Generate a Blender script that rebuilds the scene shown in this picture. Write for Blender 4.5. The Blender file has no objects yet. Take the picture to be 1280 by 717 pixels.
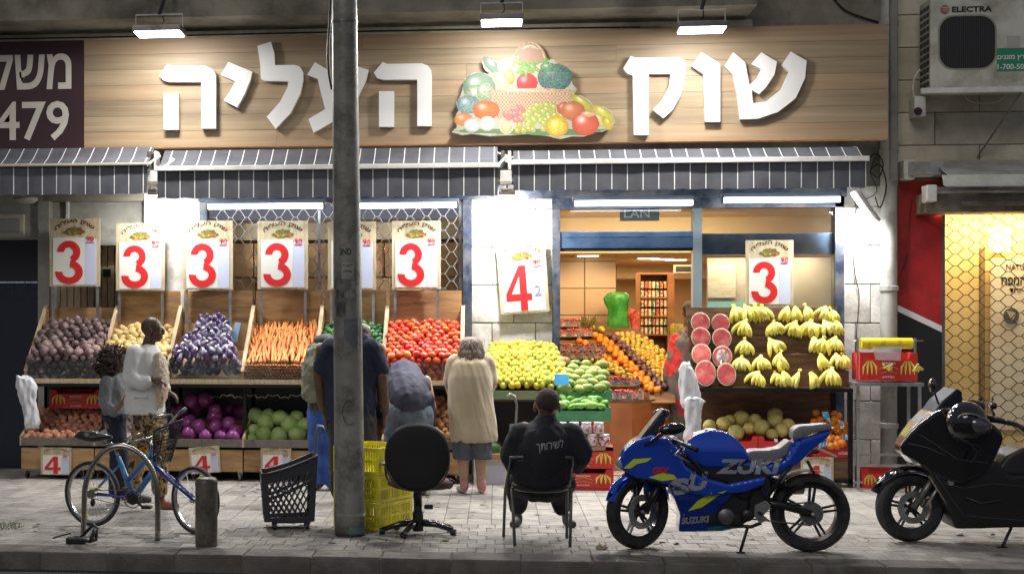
import bpy, bmesh, math, random
import numpy as np
from mathutils import Vector as V, Matrix, Euler, noise
random.seed(7)
SC = bpy.context.scene
COL = SC.collection
rnd = random.random
def U(a, b): return a + (b - a) * random.random()

# ---------------------------------------------------------------- camera
FPX, CX, HY, EYE, DIST, YAW = 1750.0, 440.0, 389.0, 1.85, 16.0, math.atan(180 / 1750.0)
cam = bpy.data.cameras.new('camera')
cam.sensor_width = 36; cam.lens = FPX / 1280 * 36
cam.shift_x = (640 - CX) / 1280; cam.shift_y = (HY - 358.5) / 1280
cam.clip_end = 500; cam.clip_start = 0.1
camo = bpy.data.objects.new('camera', cam); COL.objects.link(camo)
camo.location = (0, -DIST, EYE); camo.rotation_euler = (math.pi / 2, 0, YAW)
SC.camera = camo
# ---------------------------------------------------------------- night world and exposure
w = bpy.data.worlds.new('World'); SC.world = w; w.use_nodes = True
w.node_tree.nodes['Background'].inputs[0].default_value = (0.75, 0.8, 1.0, 1)
w.node_tree.nodes['Background'].inputs[1].default_value = 0.135
vs = SC.view_settings
vs.view_transform = 'Standard'; vs.look = 'None'; vs.exposure = 0.48; vs.gamma = 1; vs.use_curve_mapping = False

# dim amber-white street lighting that comes down from across the road behind the camera
sl = bpy.data.lights.new('street_light', 'SUN'); sl.energy = .42; sl.angle = math.radians(24); sl.color = (1, .93, .82)
slo = bpy.data.objects.new('street_light', sl); COL.objects.link(slo); slo.rotation_euler = V((.28, 1, -.75)).to_track_quat('-Z', 'Y').to_euler()

def area(name, loc, sx, sy, power, direction, color=(1, .97, .93), spread=180):
    l = bpy.data.lights.new(name, 'AREA'); l.shape = 'RECTANGLE'; l.size = sx; l.size_y = sy
    l.energy = power; l.color = color; l.spread = math.radians(spread)
    o = bpy.data.objects.new(name, l); COL.objects.link(o); o.location = loc
    o.rotation_euler = V(direction).to_track_quat('-Z', 'Y').to_euler()
    return o

# ---------------------------------------------------------------- measuring: where a sight line meets the plane y=Y or the ground
_f = V((-math.sin(YAW), math.cos(YAW), 0)); _r = V((math.cos(YAW), math.sin(YAW), 0)); _c = V((0, -DIST, EYE))
def P(px, py, Y):
    d = _f + _r * ((px - CX) / FPX) + V((0, 0, (HY - py) / FPX))
    return _c + d * ((Y + DIST) / d.y)
def G(px, py, z=0.0):
    d = _f + _r * ((px - CX) / FPX) + V((0, 0, (HY - py) / FPX))
    return _c + d * ((z - EYE) / d.z)
def R(x0, y0, x1, y1, Y):
    ym, xm = (y0 + y1) / 2, (x0 + x1) / 2
    return P(x0, ym, Y).x, P(x1, ym, Y).x, P(xm, y1, Y).z, P(xm, y0, Y).z
def SCL(px, Y):
    return 1.0 / (P(px, 388, Y).z - P(px, 389, Y).z)

# ---------------------------------------------------------------- materials
def mat(name, col, rough=.6, metal=0, col2=None, scale=6, detail=5, lo=.4, hi=.6, bump=0, bscale=60, emit=0, ecol=None,
        rv=0, coat=0, spec=.5, alpha=1, trans=0, stretch=None, attr=None, hue=0, dirt=None, dscale=2.2, sheen=0):
    m = bpy.data.materials.new(name); m.use_nodes = True
    nt = m.node_tree; N = nt.nodes; L = nt.links; b = N['Principled BSDF']
    c4 = lambda c: (c[0], c[1], c[2], 1)
    b.inputs['Base Color'].default_value = c4(col); b.inputs['Roughness'].default_value = rough
    b.inputs['Metallic'].default_value = metal; b.inputs['Coat Weight'].default_value = coat
    b.inputs['Coat Roughness'].default_value = .08
    b.inputs['Specular IOR Level'].default_value = spec; b.inputs['Alpha'].default_value = alpha
    b.inputs['Transmission Weight'].default_value = trans; b.inputs['Sheen Weight'].default_value = sheen
    tc = N.new('ShaderNodeTexCoord'); oi = N.new('ShaderNodeObjectInfo'); co = tc.outputs['Object']
    add = N.new('ShaderNodeVectorMath'); add.operation = 'ADD'
    mu = N.new('ShaderNodeVectorMath'); mu.operation = 'SCALE'; mu.inputs['Scale'].default_value = 7.3
    cmb = N.new('ShaderNodeCombineXYZ')
    for i in range(3): L.new(oi.outputs['Random'], cmb.inputs[i])
    L.new(cmb.outputs[0], mu.inputs[0]); L.new(mu.outputs[0], add.inputs[1]); L.new(co, add.inputs[0]); co = add.outputs[0]
    if stretch:
        mp = N.new('ShaderNodeMapping'); mp.inputs['Scale'].default_value = stretch
        L.new(co, mp.inputs[0]); co = mp.outputs[0]
    cur = None
    if attr:
        a = N.new('ShaderNodeAttribute'); a.attribute_name = attr; cur = a.outputs['Color']
    if col2:
        n = N.new('ShaderNodeTexNoise'); n.inputs['Scale'].default_value = scale; n.inputs['Detail'].default_value = detail
        L.new(co, n.inputs[0])
        r = N.new('ShaderNodeValToRGB'); e = r.color_ramp.elements
        e[0].position = lo; e[0].color = c4(col); e[1].position = hi; e[1].color = c4(col2)
        L.new(n.outputs[0], r.inputs[0]); cur = r.outputs[0]
    if dirt:
        n = N.new('ShaderNodeTexNoise'); n.inputs['Scale'].default_value = dscale; n.inputs['Detail'].default_value = 8
        n.inputs['Roughness'].default_value = .7
        L.new(co, n.inputs[0]); r = N.new('ShaderNodeValToRGB'); e = r.color_ramp.elements
        e[0].position = .45; e[0].color = (0, 0, 0, 1); e[1].position = .7; e[1].color = (1, 1, 1, 1)
        L.new(n.outputs[0], r.inputs[0])
        mx = N.new('ShaderNodeMix'); mx.data_type = 'RGBA'; mx.inputs[7].default_value = c4(dirt)
        if cur: L.new(cur, mx.inputs[6])
        else: mx.inputs[6].default_value = c4(col)
        L.new(r.outputs[0], mx.inputs[0]); cur = mx.outputs[2]
    if rv or hue:
        h = N.new('ShaderNodeHueSaturation')
        mr = N.new('ShaderNodeMapRange'); mr.inputs[3].default_value = 1 - rv; mr.inputs[4].default_value = 1 + rv
        L.new(oi.outputs['Random'], mr.inputs[0]); L.new(mr.outputs[0], h.inputs['Value'])
        if hue:
            fr = N.new('ShaderNodeMath'); fr.operation = 'MULTIPLY'; fr.inputs[1].default_value = 17.3
            fr2 = N.new('ShaderNodeMath'); fr2.operation = 'FRACT'
            L.new(oi.outputs['Random'], fr.inputs[0]); L.new(fr.outputs[0], fr2.inputs[0])
            m2 = N.new('ShaderNodeMapRange'); m2.inputs[3].default_value = .5 - hue; m2.inputs[4].default_value = .5 + hue
            L.new(fr2.outputs[0], m2.inputs[0]); L.new(m2.outputs[0], h.inputs['Hue'])
        if cur: L.new(cur, h.inputs['Color'])
        else: h.inputs['Color'].default_value = c4(col)
        cur = h.outputs[0]
    if cur: L.new(cur, b.inputs['Base Color'])
    if bump:
        n = N.new('ShaderNodeTexNoise'); n.inputs['Scale'].default_value = bscale; n.inputs['Detail'].default_value = 4
        L.new(co, n.inputs[0]); bp = N.new('ShaderNodeBump'); bp.inputs['Strength'].default_value = bump
        bp.inputs['Distance'].default_value = .01
        L.new(n.outputs[0], bp.inputs['Height']); L.new(bp.outputs[0], b.inputs['Normal'])
    if emit:
        b.inputs['Emission Color'].default_value = c4(ecol or col); b.inputs['Emission Strength'].default_value = emit
    return m
def stripes_mat(name, base, line, pitch, width):
    m = mat(name, base, rough=.8, bump=.25, bscale=14); nt = m.node_tree; N = nt.nodes; L = nt.links
    tc = N.new('ShaderNodeTexCoord'); s = N.new('ShaderNodeSeparateXYZ'); L.new(tc.outputs['Object'], s.inputs[0])
    a = N.new('ShaderNodeMath'); a.operation = 'MULTIPLY'; a.inputs[1].default_value = 1 / pitch; L.new(s.outputs[0], a.inputs[0])
    f = N.new('ShaderNodeMath'); f.operation = 'FRACT'; L.new(a.outputs[0], f.inputs[0])
    g = N.new('ShaderNodeMath'); g.operation = 'LESS_THAN'; g.inputs[1].default_value = width / pitch; L.new(f.outputs[0], g.inputs[0])
    n = N.new('ShaderNodeTexNoise'); n.inputs['Scale'].default_value = 3; n.inputs['Detail'].default_value = 6; L.new(tc.outputs['Object'], n.inputs[0])
    r = N.new('ShaderNodeValToRGB'); e = r.color_ramp.elements
    e[0].position = .35; e[0].color = (base[0] * .75, base[1] * .75, base[2] * .75, 1); e[1].position = .65; e[1].color = (base[0] * 1.2, base[1] * 1.2, base[2] * 1.2, 1)
    L.new(n.outputs[0], r.inputs[0])
    mx = N.new('ShaderNodeMix'); mx.data_type = 'RGBA'; mx.inputs[7].default_value = (*line, 1)
    L.new(r.outputs[0], mx.inputs[6]); L.new(g.outputs[0], mx.inputs[0]); L.new(mx.outputs[2], N['Principled BSDF'].inputs['Base Color'])
    return m
def glass_mat(name, tint=(.9, .95, .95), op=.15, rough=.02, haze=(.6, .7, .75)):
    m = bpy.data.materials.new(name); m.use_nodes = True; nt = m.node_tree; N = nt.nodes; L = nt.links
    N.remove(N['Principled BSDF']); out = N['Material Output']
    t = N.new('ShaderNodeBsdfTransparent'); t.inputs[0].default_value = (*tint, 1)
    g = N.new('ShaderNodeBsdfGlossy'); g.inputs[1].default_value = rough
    d = N.new('ShaderNodeBsdfDiffuse'); d.inputs[0].default_value = (*haze, 1)
    a = N.new('ShaderNodeMixShader'); fr = N.new('ShaderNodeFresnel'); fr.inputs[0].default_value = 1.45
    L.new(fr.outputs[0], a.inputs[0]); L.new(t.outputs[0], a.inputs[1]); L.new(g.outputs[0], a.inputs[2])
    b = N.new('ShaderNodeMixShader'); n = N.new('ShaderNodeTexNoise'); n.inputs['Scale'].default_value = 3
    tc = N.new('ShaderNodeTexCoord'); L.new(tc.outputs['Object'], n.inputs[0])
    mr = N.new('ShaderNodeMapRange'); mr.inputs[1].default_value = .3; mr.inputs[2].default_value = .7
    mr.inputs[3].default_value = op * .4; mr.inputs[4].default_value = op * 1.6
    L.new(n.outputs[0], mr.inputs[0]); L.new(mr.outputs[0], b.inputs[0])
    L.new(a.outputs[0], b.inputs[1]); L.new(d.outputs[0], b.inputs[2]); L.new(b.outputs[0], out.inputs[0])
    return m

# ---------------------------------------------------------------- objects: things, parts, stuff
OFF = {}
def thing(name, label, cat, loc=(0, 0, 0), group=None):
    o = bpy.data.objects.new(name, None); COL.objects.link(o); o.location = loc; o.empty_display_size = .1
    o['label'] = label; o['category'] = cat
    if group: o['group'] = group
    OFF[o.name] = V(loc); return o
def struct(o): o['kind'] = 'structure'; return o
def stuff(o): o['kind'] = 'stuff'; return o
def tag(o, label, cat, group=None):
    o['label'] = label; o['category'] = cat
    if group: o['group'] = group
    return o
def link(name, me, parent=None, loc=None):
    o = bpy.data.objects.new(name, me); COL.objects.link(o)
    if parent: o.parent = parent
    if loc is not None: o.location = loc
    OFF[o.name] = OFF.get(parent.name, V((0, 0, 0))) if parent else (V(loc) if loc is not None else V((0, 0, 0)))
    return o
def copy_tree(o, parent=None):
    c = o.copy(); COL.objects.link(c); c.parent = parent; OFF[c.name] = OFF.get(o.name, V((0, 0, 0)))
    for ch in list(o.children): copy_tree(ch, c)
    return c

class MB:
    """collects shapes (world coordinates) and links them as one mesh object"""
    def __init__(s): s.bm = bmesh.new()
    def _add(s, verts, faces, M=None):
        vs = [s.bm.verts.new(M @ V(v) if M else V(v)) for v in verts]
        for f in faces:
            try: s.bm.faces.new([vs[i] for i in f])
            except ValueError: pass
        return vs
    def box(s, x0, x1, y0, y1, z0, z1, M=None):
        v = [(x, y, z) for z in (z0, z1) for y in (y0, y1) for x in (x0, x1)]
        s._add(v, [(0, 2, 3, 1), (4, 5, 7, 6), (0, 1, 5, 4), (2, 6, 7, 3), (0, 4, 6, 2), (1, 3, 7, 5)], M); return s
    def quad(s, a, b, c, d): s._add([a, b, c, d], [(0, 1, 2, 3)]); return s
    def slab(s, a, b, c, d, t):
        """four-sided board with thickness vector t"""
        q = [V(a), V(b), V(c), V(d)]; t = V(t); q += [p + t for p in q]
        s._add(q, [(3, 2, 1, 0), (4, 5, 6, 7), (0, 1, 5, 4), (1, 2, 6, 5), (2, 3, 7, 6), (3, 0, 4, 7)]); return s
    def rings(s, rs, close=True):
        n = len(rs[0]); vs = [[s.bm.verts.new(V(p)) for p in r] for r in rs]
        for i in range(len(rs) - 1):
            for j in range(n):
                k = (j + 1) % n
                s.bm.faces.new((vs[i][j], vs[i][k], vs[i + 1][k], vs[i + 1][j]))
        if close:
            s.bm.faces.new(vs[0][::-1]); s.bm.faces.new(vs[-1])
        return s
    def tube(s, pts, r, n=8, close=True, loop=False):
        pts = [V(p) for p in pts]; m = len(pts)
        rr = r if isinstance(r, (list, tuple)) else [r] * m
        up = None; rs = []
        for i, p in enumerate(pts):
            if loop: d = (pts[(i + 1) % m] - pts[i - 1])
            else: d = (pts[min(i + 1, m - 1)] - pts[max(i - 1, 0)])
            d.normalize()
            if up is None: up = d.orthogonal().normalized()
            up = (up - d * up.dot(d))
            if up.length < 1e-5: up = d.orthogonal()
            up.normalize(); sd = d.cross(up)
            rs.append([p + (up * math.cos(a) + sd * math.sin(a)) * rr[i] for a in [2 * math.pi * k / n for k in range(n)]])
        if loop: rs.append(rs[0]); s.rings(rs, False)
        else: s.rings(rs, close)
        return s
    def capsule(s, p0, r0, p1, r1, n=12):
        p0, p1 = V(p0), V(p1); d = p1 - p0
        if d.length < 1e-6: d = V((0, 0, 1e-4)); p1 = p0 + d
        d = d.normalized(); u = d.orthogonal().normalized(); w_ = d.cross(u); rs = []
        for a in (80, 55, 28, 0):
            t = math.radians(a); rs.append((p0 - d * r0 * math.sin(t), r0 * math.cos(t)))
        for a in (0, 28, 55, 80):
            t = math.radians(a); rs.append((p1 + d * r1 * math.sin(t), r1 * math.cos(t)))
        s.rings([[c + (u * math.cos(2 * math.pi * k / n) + w_ * math.sin(2 * math.pi * k / n)) * q for k in range(n)] for c, q in rs]); return s
    def limb(s, pts, rad):
        for i in range(len(pts) - 1): s.capsule(pts[i], rad[i], pts[i + 1], rad[i + 1])
        return s
    def ell(s, c, r, rot=None, n=14):
        q = bmesh.ops.create_uvsphere(s.bm, u_segments=n, v_segments=max(6, n * 2 // 3), radius=1)
        M = Matrix.Translation(V(c)) @ (Euler(rot).to_matrix().to_4x4() if rot else Matrix()) @ Matrix.Diagonal((r[0], r[1], r[2], 1))
        bmesh.ops.transform(s.bm, matrix=M, verts=q['verts']); return s
    def loft(s, secs, n=20):
        """secs: (center, rx, ry[, axis rotation Euler]) stacked ellipses"""
        rs = []
        for q in secs:
            c = V(q[0]); M = Euler(q[3]).to_matrix() if len(q) > 3 else None
            ring = []
            for k in range(n):
                a = 2 * math.pi * k / n; p = V((q[1] * math.cos(a), q[2] * math.sin(a), 0))
                ring.append(c + (M @ p if M else p))
            rs.append(ring)
        return s.rings(rs)
    def lathe(s, prof, c=(0, 0, 0), n=20, M=None):
        rs = []
        for r, z in prof:
            rs.append([(M @ V((r * math.cos(2 * math.pi * k / n), r * math.sin(2 * math.pi * k / n), z)) if M else
                        V((r * math.cos(2 * math.pi * k / n), r * math.sin(2 * math.pi * k / n), z))) + V(c) for k in range(n)])
        return s.rings(rs)
    def prism(s, pts, t, holes=None):
        """closed outline (3d points, planar) pushed along vector t"""
        t = V(t); a = [V(p) for p in pts]; n = len(a)
        va = [s.bm.verts.new(p) for p in a]; vb = [s.bm.verts.new(p + t) for p in a]
        f0 = s.bm.faces.new(va); f1 = s.bm.faces.new(vb[::-1])
        for i in range(n): s.bm.faces.new((va[i], vb[i], vb[(i + 1) % n], va[(i + 1) % n]))
        f0.normal_update(); f1.normal_update(); bmesh.ops.triangulate(s.bm, faces=[f0, f1]); return s
    def bevel(s, off, seg=2):
        bmesh.ops.recalc_face_normals(s.bm, faces=s.bm.faces)
        bmesh.ops.dissolve_limit(s.bm, angle_limit=.01, verts=s.bm.verts, edges=s.bm.edges)
        es = [e for e in s.bm.edges if len(e.link_faces) == 2 and e.calc_face_angle() > .5]
        bmesh.ops.bevel(s.bm, geom=es, offset=off, segments=seg, affect='EDGES', profile=.6, clamp_overlap=True); return s
    def wrinkle(s, amp, sc, seed=0, stretch=(1, 1, 1)):
        s.bm.normal_update()
        for v in s.bm.verts:
            q = V((v.co.x * stretch[0], v.co.y * stretch[1], v.co.z * stretch[2])) * sc + V((seed, seed * .7, 0))
            v.co += v.normal * (noise.noise(q) * amp + noise.noise(q * 2.3) * amp * .4)
        return s
    def remesh(s, voxel, smooth=4, fac=.5):
        me = bpy.data.meshes.new('tmp'); s.bm.to_mesh(me); o = bpy.data.objects.new('tmp', me); COL.objects.link(o)
        a = o.modifiers.new('r', 'REMESH'); a.mode = 'VOXEL'; a.voxel_size = voxel
        if smooth:
            b = o.modifiers.new('s', 'SMOOTH'); b.factor = fac; b.iterations = smooth
        dg = bpy.context.evaluated_depsgraph_get(); e = o.evaluated_get(dg); m2 = bpy.data.meshes.new_from_object(e)
        bpy.data.objects.remove(o); bpy.data.meshes.remove(me)
        s.bm.free(); s.bm = bmesh.new(); s.bm.from_mesh(m2); bpy.data.meshes.remove(m2); return s
    def mesh(s, name, m=None, smooth=False, angle=None, off=None):
        if off is not None:
            for v in s.bm.verts: v.co -= off
        bmesh.ops.recalc_face_normals(s.bm, faces=s.bm.faces)
        me = bpy.data.meshes.new(name); s.bm.to_mesh(me); s.bm.free()
        if m: me.materials.append(m)
        if smooth or angle:
            me.polygons.foreach_set('use_smooth', [True] * len(me.polygons))
            if angle: me.set_sharp_from_angle(angle=math.radians(angle))
        return me
    def build(s, name, m, parent=None, smooth=False, angle=None, loc=None):
        """world coordinates in; parented parts are expressed in their thing's own frame, single things get an origin at their base"""
        if parent is not None: off = OFF.get(parent.name, V((0, 0, 0)))
        elif loc is not None: off = V(loc)
        else:
            cs = [v.co for v in s.bm.verts]
            off = V(((min(c.x for c in cs) + max(c.x for c in cs)) / 2, (min(c.y for c in cs) + max(c.y for c in cs)) / 2, min(c.z for c in cs)))
        me = s.mesh(name, m, smooth, angle, off)
        return link(name, me, parent, None if parent else off)
def bx(name, m, parent, x0, x1, y0, y1, z0, z1, bev=0, M=None):
    b = MB().box(x0, x1, y0, y1, z0, z1, M)
    if bev: b.bevel(bev, 2)
    return b.build(name, m, parent)
def bpx(name, m, parent, x0, y0, x1, y1, Y, depth, bev=0):
    """board seen at this place with its front at plane Y"""
    a, b, c, d = R(x0, y0, x1, y1, Y)
    return bx(name, m, parent, a, b, Y, Y + depth, c, d, bev)

# ---------------------------------------------------------------- lettering
_tc = {}
def text_geo(s, bold=0.0):
    k = (s, bold)
    if k not in _tc:
        c = bpy.data.curves.new('t', 'FONT'); c.body = s; c.size = 1; c.offset = bold; c.resolution_u = 3
        o = bpy.data.objects.new('t', c); COL.objects.link(o)
        bpy.context.view_layer.update()
        me = o.to_mesh(); vs = [(v.co.x, v.co.y) for v in me.vertices]; fs = [tuple(p.vertices) for p in me.polygons]
        o.to_mesh_clear(); bpy.data.objects.remove(o); bpy.data.curves.remove(c)
        x0 = min(v[0] for v in vs); x1 = max(v[0] for v in vs); y0 = min(v[1] for v in vs); y1 = max(v[1] for v in vs)
        _tc[k] = ([((x - x0) / (x1 - x0), (y - y0) / (y1 - y0)) for x, y in vs], fs)
    return _tc[k]
def lettering(s, fn, t, m, parent, bold=0.0, name='lettering'):
    """fn maps (u,v) in 0..1 to a point; t is the thickness vector pushed back from it"""
    vs, fs = text_geo(s, bold); t = V(t)
    b = bmesh.new(); n = len(vs)
    a = [b.verts.new(fn(u, v)) for u, v in vs]; c = [b.verts.new(fn(u, v) + t) for u, v in vs]
    cnt = {}
    for f in fs:
        for i in range(len(f)):
            e = (f[i], f[(i + 1) % len(f)]); cnt[e] = 1
        try: b.faces.new([a[i] for i in f])
        except ValueError: pass
    for (i, j) in cnt:
        if (j, i) not in cnt:
            try: b.faces.new((a[j], a[i], c[i], c[j]))
            except ValueError: pass
    off = OFF.get(parent.name, V((0, 0, 0)))
    for v in b.verts: v.co -= off
    me = bpy.data.meshes.new(name); b.to_mesh(me); b.free(); me.materials.append(m)
    return link(name, me, parent)
def text_px(s, x0, y0, x1, y1, Y, m, parent, bold=0.0, name='lettering', shear=0, depth=.003):
    fn = lambda u, v: P(x0 + (x1 - x0) * u, y1 + (y0 - y1) * v, Y - depth) 
    a, b, c, d = R(x0, y0, x1, y1, Y - depth)
    fn = lambda u, v: V((a + (b - a) * u + shear * v * (d - c), Y - depth, c + (d - c) * v))
    return lettering(s, fn, (0, depth, 0), m, parent, bold, name)

# ---------------------------------------------------------------- printed pictures: flat print as a finely coloured sheet
PRINT = mat('printed_picture', (1, 1, 1), rough=.5, attr='Col')
class Paint:
    def __init__(s, w_, h_, nx, ny, bg):
        s.x, s.y = np.meshgrid((np.arange(nx) + .5) / nx * w_, (np.arange(ny) + .5) / ny * h_)
        s.c = np.zeros((ny, nx, 3)); s.c[:] = bg; s.m = np.zeros((ny, nx), bool); s.w, s.h, s.nx, s.ny = w_, h_, nx, ny
        s.rs = np.random.RandomState(3)
    def ell(s, cx, cy, rx, ry, col, rot=0, hi=.35, nz=.06, rim=.25):
        a = math.radians(rot); dx, dy = s.x - cx, s.y - cy
        u = (dx * math.cos(a) + dy * math.sin(a)) / rx; v = (-dx * math.sin(a) + dy * math.cos(a)) / ry
        d = u * u + v * v; k = d < 1
        sh = 1 - rim * d
        h = np.exp(-((u + .3) ** 2 + (v + .35) ** 2) / .08) * hi
        for i in range(3):
            q = col[i] * sh * (1 + nz * s.rs.randn(*d.shape)) + h
            s.c[..., i] = np.where(k, np.clip(q, 0, 1), s.c[..., i])
        s.m |= k; return s
    def poly(s, pts, col, nz=.05, stripe=None):
        k = np.zeros(s.x.shape, bool); n = len(pts); j = n - 1
        for i in range(n):
            xi, yi = pts[i]; xj, yj = pts[j]
            c = ((yi > s.y) != (yj > s.y)) & (s.x < (xj - xi) * (s.y - yi) / (yj - yi + 1e-9) + xi); k ^= c; j = i
        f = 1.0
        if stripe: f = 1 + .22 * np.sign(np.sin(s.x * stripe) * np.sin(s.y * stripe * .8))
        for i in range(3): s.c[..., i] = np.where(k, np.clip(col[i] * f * (1 + nz * s.rs.randn(*s.x.shape)), 0, 1), s.c[..., i])
        s.m |= k; return s
    def sheet(s, fn, parent, name='picture', masked=True):
        s.c = np.clip(s.c, 0, 1) ** 1.25 * .74
        ny, nx = s.m.shape; vs = {}; b = bmesh.new(); cl = b.loops.layers.float_color.new('Col'); off = OFF.get(parent.name, V((0, 0, 0)))
        for j in range(ny):
            for i in range(nx):
                if masked and not s.m[j, i]: continue
                q = []
                for (a, c) in ((i, j), (i, j + 1), (i + 1, j + 1), (i + 1, j)):
                    if (a, c) not in vs: vs[(a, c)] = b.verts.new(fn(a / nx, 1 - c / ny) - off)
                    q.append(vs[(a, c)])
                f = b.faces.new(q); col = s.c[j, i]
                for l in f.loops: l[cl] = (col[0], col[1], col[2], 1)
        me = bpy.data.meshes.new(name); b.to_mesh(me); b.free(); me.materials.append(PRINT)
        return link(name, me, parent)
# ---------------------------------------------------------------- shared materials
M_ = {}
M_['concrete'] = mat('concrete', (.22, .205, .165), .9, col2=(.36, .335, .27), scale=1.6, detail=9, lo=.35, hi=.68, bump=.5, bscale=30, dirt=(.06, .055, .045), dscale=1.1)
M_['beam'] = mat('painted_beam', (.58, .54, .41), .8, col2=(.70, .66, .52), scale=1.5, bump=.3, bscale=25, dirt=(.25, .22, .15), dscale=1.6)
M_['white_wall'] = mat('whitewashed_stone', (.55, .54, .50), .85, col2=(.72, .70, .66), scale=3, bump=.4, bscale=35, dirt=(.30, .28, .24), dscale=2.5)
M_['grey_wall'] = mat('grey_render', (.30, .30, .27), .85, col2=(.40, .39, .35), scale=2, bump=.3, dirt=(.16, .15, .13), dscale=1.3)
M_['stone'] = mat('limestone', (.54, .50, .39), .9, col2=(.68, .63, .50), scale=2.4, detail=9, lo=.35, hi=.7, bump=.6, bscale=30, rv=.07, dirt=(.34, .30, .22), dscale=1.4)
M_['joint'] = mat('mortar', (.13, .12, .10), .95)
M_['paver'] = mat('paver', (.285, .268, .242), .8, col2=(.375, .355, .325), scale=7, detail=8, bump=.35, bscale=70, rv=.13, dirt=(.22, .21, .20), dscale=2.4)
M_['paver_b'] = mat('paver_darker', (.235, .222, .20), .8, col2=(.315, .30, .275), scale=7, detail=8, bump=.35, bscale=70, rv=.12, dirt=(.19, .18, .17), dscale=2.4)
M_['ground_joint'] = mat('sandy_joint', (.15, .142, .13), .95)
M_['kerb'] = mat('kerb_concrete', (.10, .088, .078), .85, col2=(.19, .17, .15), scale=4, detail=9, bump=.6, bscale=40, rv=.08, dirt=(.13, .12, .11), dscale=2.5)
M_['asphalt'] = mat('asphalt', (.035, .035, .037), .85, col2=(.065, .063, .06), scale=60, bump=.8, bscale=180)
M_['navy_frame'] = mat('dark_blue_metal', (.028, .04, .075), .4, metal=.3, col2=(.06, .08, .13), scale=9, dirt=(.2, .2, .2), dscale=3)
M_['blue_frame'] = mat('blue_aluminium', (.07, .14, .27), .35, metal=.5, col2=(.12, .20, .34), scale=6)
M_['black'] = mat('black_plastic', (.012, .012, .013), .45, bump=.1)
M_['black_metal'] = mat('black_metal', (.02, .02, .022), .4, metal=.6)
M_['steel'] = mat('galvanised_steel', (.42, .43, .43), .35, metal=.8, col2=(.55, .55, .55), scale=8, dirt=(.2, .18, .16))
M_['dark_steel'] = mat('worn_steel', (.22, .22, .21), .4, metal=.7, dirt=(.09, .08, .07), dscale=5)
M_['white_metal'] = mat('white_painted_metal', (.75, .75, .73), .45, dirt=(.5, .48, .42))
M_['tan_wall'] = mat('tan_interior_paint', (.55, .40, .24), .8, col2=(.60, .45, .28), scale=2)
M_['ceiling'] = mat('interior_ceiling', (.60, .48, .32), .8)
M_['cardboard'] = mat('cardboard', (.36, .22, .11), .8, col2=(.46, .29, .15), scale=4)
M_['ply'] = mat('plywood', (.32, .18, .07), .65, col2=(.47, .29, .13), scale=3.5, detail=8, lo=.3, hi=.7, stretch=(1, 1, 6), bump=.15, rv=.12, dirt=(.17, .08, .035), dscale=1.5)
M_['ply_dark'] = mat('stained_board', (.11, .055, .026), .6, col2=(.19, .10, .05), scale=4, stretch=(1, 1, 7), rv=.15)
M_['edge'] = mat('pale_timber_edge', (.42, .31, .18), .7, col2=(.55, .43, .27), scale=8, stretch=(6, 1, 1), rv=.1)
M_['red'] = mat('red_panel_paint', (.42, .018, .02), .45, col2=(.50, .03, .028), scale=2, dirt=(.2, .01, .01), dscale=1.2)
M_['charcoal'] = mat('charcoal_panel', (.014, .015, .018), .5)
M_['white'] = mat('white_paint', (.8, .8, .8), .5)
M_['dim_navy'] = mat('dark_navy_door', (.004, .007, .022), .5, dirt=(.007, .011, .03))
M_['red_ink'] = mat('red_ink', (.62, .015, .02), .5)
M_['brown_ink'] = mat('brown_ink', (.07, .03, .015), .6)
M_['grey_ink'] = mat('grey_ink', (.25, .25, .25), .6)
M_['black_ink'] = mat('black_ink', (.015, .015, .015), .6)
M_['white_ink'] = mat('white_ink', (.78, .78, .78), .6)

# ---------------------------------------------------------------- road, kerb, pavement
YK1, YK0 = G(640, 691).y, G(640, 700).y
struct(MB().box(-90, 90, -90, 14, -.34, -.135).build('road', M_['asphalt'], loc=(0, 0, -.135)))
side = struct(MB().box(-60, 60, YK1, .02, -.13, -.008).build('pavement', M_['ground_joint'], loc=(0, 0, 0)))
OFF[side.name] = V((0, 0, 0))
cells = []
rows = []
y = YK1 + .004; k = 0
while y < -3.86:
    rows.append((y, .205, .146, (k % 2) * .073)); y += .205; k += 1
while y < -.05:
    rows.append((y, .33, .21, (k % 2) * 0)); y += .33; k += 1
for (y, dy, dx, sh) in rows:
    x = -7.6 + sh + .0
    while x < 8.4:
        ln = dx
        if dx < .2 and rnd() < .12: ln = dx * 2
        cells.append((x, y, ln, min(dy, -.0 - y))); x += ln
def visx(x, y):
    d = (y + DIST)
    return -3.55 * d / 14.0 * 1.02 < x + .2 and x < 6.9 * d / 14.0
inview = sorted([c for c in cells if visx(c[0], c[1])], key=lambda c: c[1] - abs(c[0]) * .001)
single = set(map(tuple, inview[:300])); cache = {}
rest = bmesh.new()
def paver_mesh(bm, x0, x1, y0, y1, z, mi=0):
    g, b_ = .0024, .005
    lo = [(x0 + g, y0 + g), (x1 - g, y0 + g), (x1 - g, y1 - g), (x0 + g, y1 - g)]
    hi = [(x0 + g + b_, y0 + g + b_), (x1 - g - b_, y0 + g + b_), (x1 - g - b_, y1 - g - b_), (x0 + g + b_, y1 - g - b_)]
    v = [bm.verts.new((a, b, z - .02)) for a, b in lo] + [bm.verts.new((a, b, z - .004)) for a, b in lo] + [bm.verts.new((a, b, z)) for a, b in hi]
    for q in ((8, 9, 10, 11), (4, 5, 9, 8), (5, 6, 10, 9), (6, 7, 11, 10), (7, 4, 8, 11), (0, 1, 5, 4), (1, 2, 6, 5), (2, 3, 7, 6), (3, 0, 4, 7)):
        bm.faces.new([v[i] for i in q]).material_index = mi
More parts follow.
